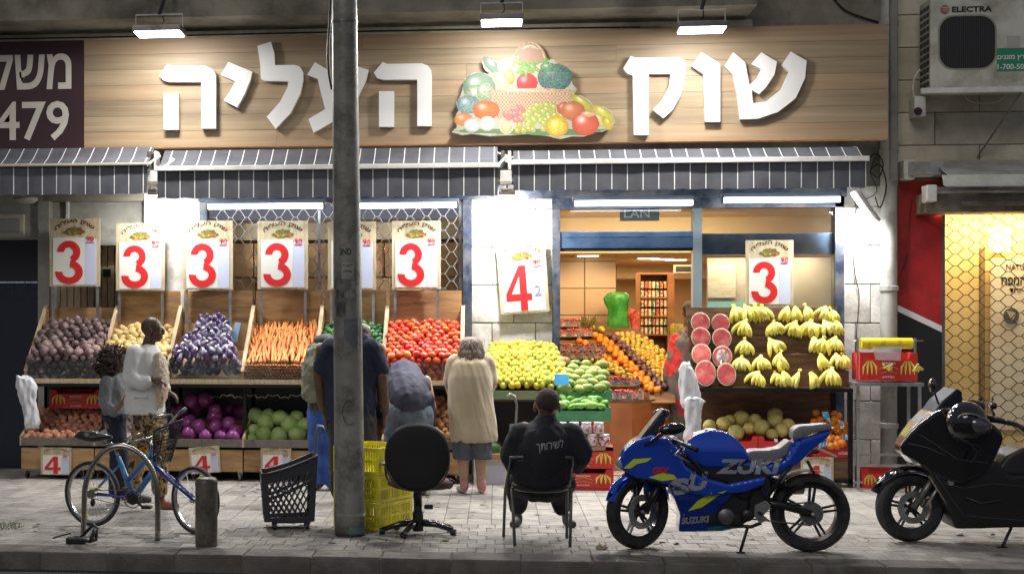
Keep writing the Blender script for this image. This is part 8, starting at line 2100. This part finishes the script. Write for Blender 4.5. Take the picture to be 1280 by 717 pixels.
MB().slab(Q(174, 495, -.205), Q(190, 495, -.205), Q(190, 492, -.205), Q(174, 492, -.205), (0, .03, 0)).build('pocket_flap', wj, m6)
MB().tube([Q(193, 436, -.06), Q(199, 455, -.10), Q(201, 480, -.10), Q(200, 512, -.12)], .012, 6).build('lapel', wj, m6, True)
b = MB().limb([Q(178, 515, .06), Q(171, 570, .08), Q(161, 608, .10)], [.10, .08, .07]); b.limb([Q(188, 515, -.06), Q(200, 568, -.06), Q(202, 610, -.06)], [.10, .08, .07]); b.ell(Q(183, 512), (.14, .14, .08))
cloth(b, 'trousers', mat('leopard_print', (.30, .19, .08), .85, col2=(.03, .02, .012), scale=24, detail=1, lo=.52, hi=.58), m6, .013, 3, .01, 8, (1, 1, .5), 3)
shoe(gl(160, 627), (1, 0), .22, mat('reddish_shoe', (.28, .09, .05), .6), m6); shoe(gl(202, 636) , (1, 0), .22, bpy.data.materials['reddish_shoe'], m6)
b = MB().loft([(Q(201, 508, -.05), .03, .08), (Q(203, 495, -.05), .055, .10), (Q(204, 470, -.05), .065, .11), (Q(202, 450, -.05), .055, .10), (Q(199, 440, -.05), .03, .06)], 20)
b.remesh(.01, 2).wrinkle(.012, 30, 2); fur = mat('tan_fur', (.42, .28, .14), .95, col2=(.62, .52, .40), scale=5, bump=.9, bscale=70, sheen=.5)
tag(b.build('fur_bundle', fur, None, True), 'tan and cream furry bundle carried in front by the man in white', 'fur bundle')

# --- walking woman with curly hair
gV = G(150, 634); Y = gV.y + .25; Q = lambda x, y_, o=0: P(x - 5, y_, Y) + V((0, o, 0))
w2 = person('young woman with voluminous curly hair and grey top beside the man in white', P(150, 630, Y).x, Y)
b = MB(); Mh, kh = head(b, Q(152, 450), (1, -.15, .05), .22); b.limb([Q(150, 460), Q(148, 472)], [.045, .05]); b.limb([Q(147, 480), Q(148, 530)], [.10, .10])
b.limb([Q(150, 530), Q(152, 575), Q(148, 618)], [.08, .055, .038]); b.limb([Q(147, 530), Q(157, 578), Q(163, 620)], [.08, .055, .038])
b.limb([Q(143, 478, -.14), Q(142, 505, -.17), Q(155, 512, -.18), Q(161, 505, -.18)], [.045, .038, .034, .027]); hand(b, Q(161, 505, -.18), (.7, 0, .7), (0, .3, 1), .075, .6)
b.limb([Q(150, 478, .14), Q(155, 505, .16), Q(164, 510, .16)], [.045, .038, .028]); hand(b, Q(164, 510, .16), (1, 0, 0), (0, 0, -1), .075, .5, -1)
skin_body(b, SK_BROWN, w2); eyes(Mh, kh, w2)
b = MB().loft([(Q(149, 518), .115, .12), (Q(148, 505), .12, .125), (Q(147, 485), .12, .13), (Q(148, 473), .09, .13), (Q(150, 466), .055, .07)], 22)
b.limb([Q(143, 476, -.13), Q(141, 503, -.17), Q(154, 513, -.18)], [.058, .05, .042]); b.limb([Q(150, 476, .13), Q(155, 503, .16), Q(162, 510, .16)], [.058, .05, .04])
cloth(b, 'top', mat('grey_knit', (.14, .15, .16), .85, col2=(.18, .19, .2), scale=5), w2, .012, 4, .01, 8, (1, 1, .6), 6)
b = MB().limb([Q(150, 522), Q(152, 572), Q(148, 612)], [.098, .072, .055]); b.limb([Q(148, 522), Q(157, 575), Q(163, 614)], [.098, .072, .055]); b.ell(Q(149, 520), (.12, .12, .08))
cloth(b, 'jeans', mat('dark_indigo_denim', (.012, .017, .035), .85), w2, .012, 3, .008, 9, (1, 1, .4), 5)
shoe(gl(147, 628) + V((0, .2, 0)), (1, 0), .2, bpy.data.materials['dark_grey_shoe'], w2); shoe(gl(163, 631) + V((0, .2, 0)), (1, 0), .2, bpy.data.materials['dark_grey_shoe'], w2)
b = MB(); hc_ = Q(147, 450); b.ell(hc_, (.13, .135, .13)); b.ell(hc_ + V((-.05, 0, -.09)), (.10, .12, .10)); b.remesh(.012, 1).wrinkle(.03, 14, 2)
for i in range(330):
    a, t = U(0, 6.28), U(-.9, 1); d = V((math.cos(a) * math.sqrt(1 - t * t), math.sin(a) * math.sqrt(1 - t * t), t)); 
    if d.x > .72 and d.z < .5: continue
    p = hc_ + V((d.x * .125, d.y * .125, d.z * .12)) + V((-.03, 0, -.03)) * (1 if d.z < 0 else 0); s = V((U(-1, 1), U(-1, 1), U(-1, 1))) * .02
    b.tube([p, p + d * .02 + s, p + d * .035 - s, p + d * .05 + s * .6], [.008, .0075, .006, .002], 4)
b.build('hair', mat('dark_curly_hair', (.030, .018, .013), .75, col2=(.07, .04, .03), scale=18), w2, True)

# --- shopper inside, in a patterned red robe
Y = .9; Q = lambda x, y_, o=0: P(x, y_, Y) + V((0, o, 0))
m7 = person('shopper in a red and grey patterned robe inside the shop beside the watermelons', Q(856, 590).x, Y)
b = MB(); Mh, kh = head(b, Q(862, 388), (-.5, 1, 0), .23); b.limb([Q(861, 400), Q(860, 412)], [.055, .06]); b.limb([Q(858, 420), Q(858, 590)], [.12, .08]); b.limb([Q(845, 425), Q(840, 460), Q(836, 480, .1)], [.05, .045, .03]); hand(b, Q(836, 480, .1), (-.3, .5, -.8), (0, 0, -1)); b.limb([Q(872, 425), Q(877, 460), Q(876, 480)], [.05, .045, .03]); hand(b, Q(876, 480), (0, .2, -1), (-1, 0, 0), side=-1)
skin_body(b, SK_DARK, m7)
b = MB().loft([(Q(856, 586), .22, .18), (Q(856, 520), .21, .17), (Q(857, 460), .19, .16), (Q(859, 425), .17, .14), (Q(860, 412), .09, .08)], 24); b.limb([Q(846, 422), Q(841, 450), Q(838, 470, .05)], [.07, .075, .08]); b.limb([Q(873, 422), Q(877, 450), Q(877, 468)], [.07, .075, .08])
cloth(b, 'robe', mat('patterned_robe', (.50, .03, .03), .85, col2=(.12, .12, .11), scale=5, detail=2, lo=.46, hi=.52), m7, .014, 4, .016, 6, (1, 1, .5), 2)
MB().ell(Mh.translation + V((0, -.02, .03)), (.09, .10, .09)).build('hair', bpy.data.materials['cropped_dark_hair'], m7, True)
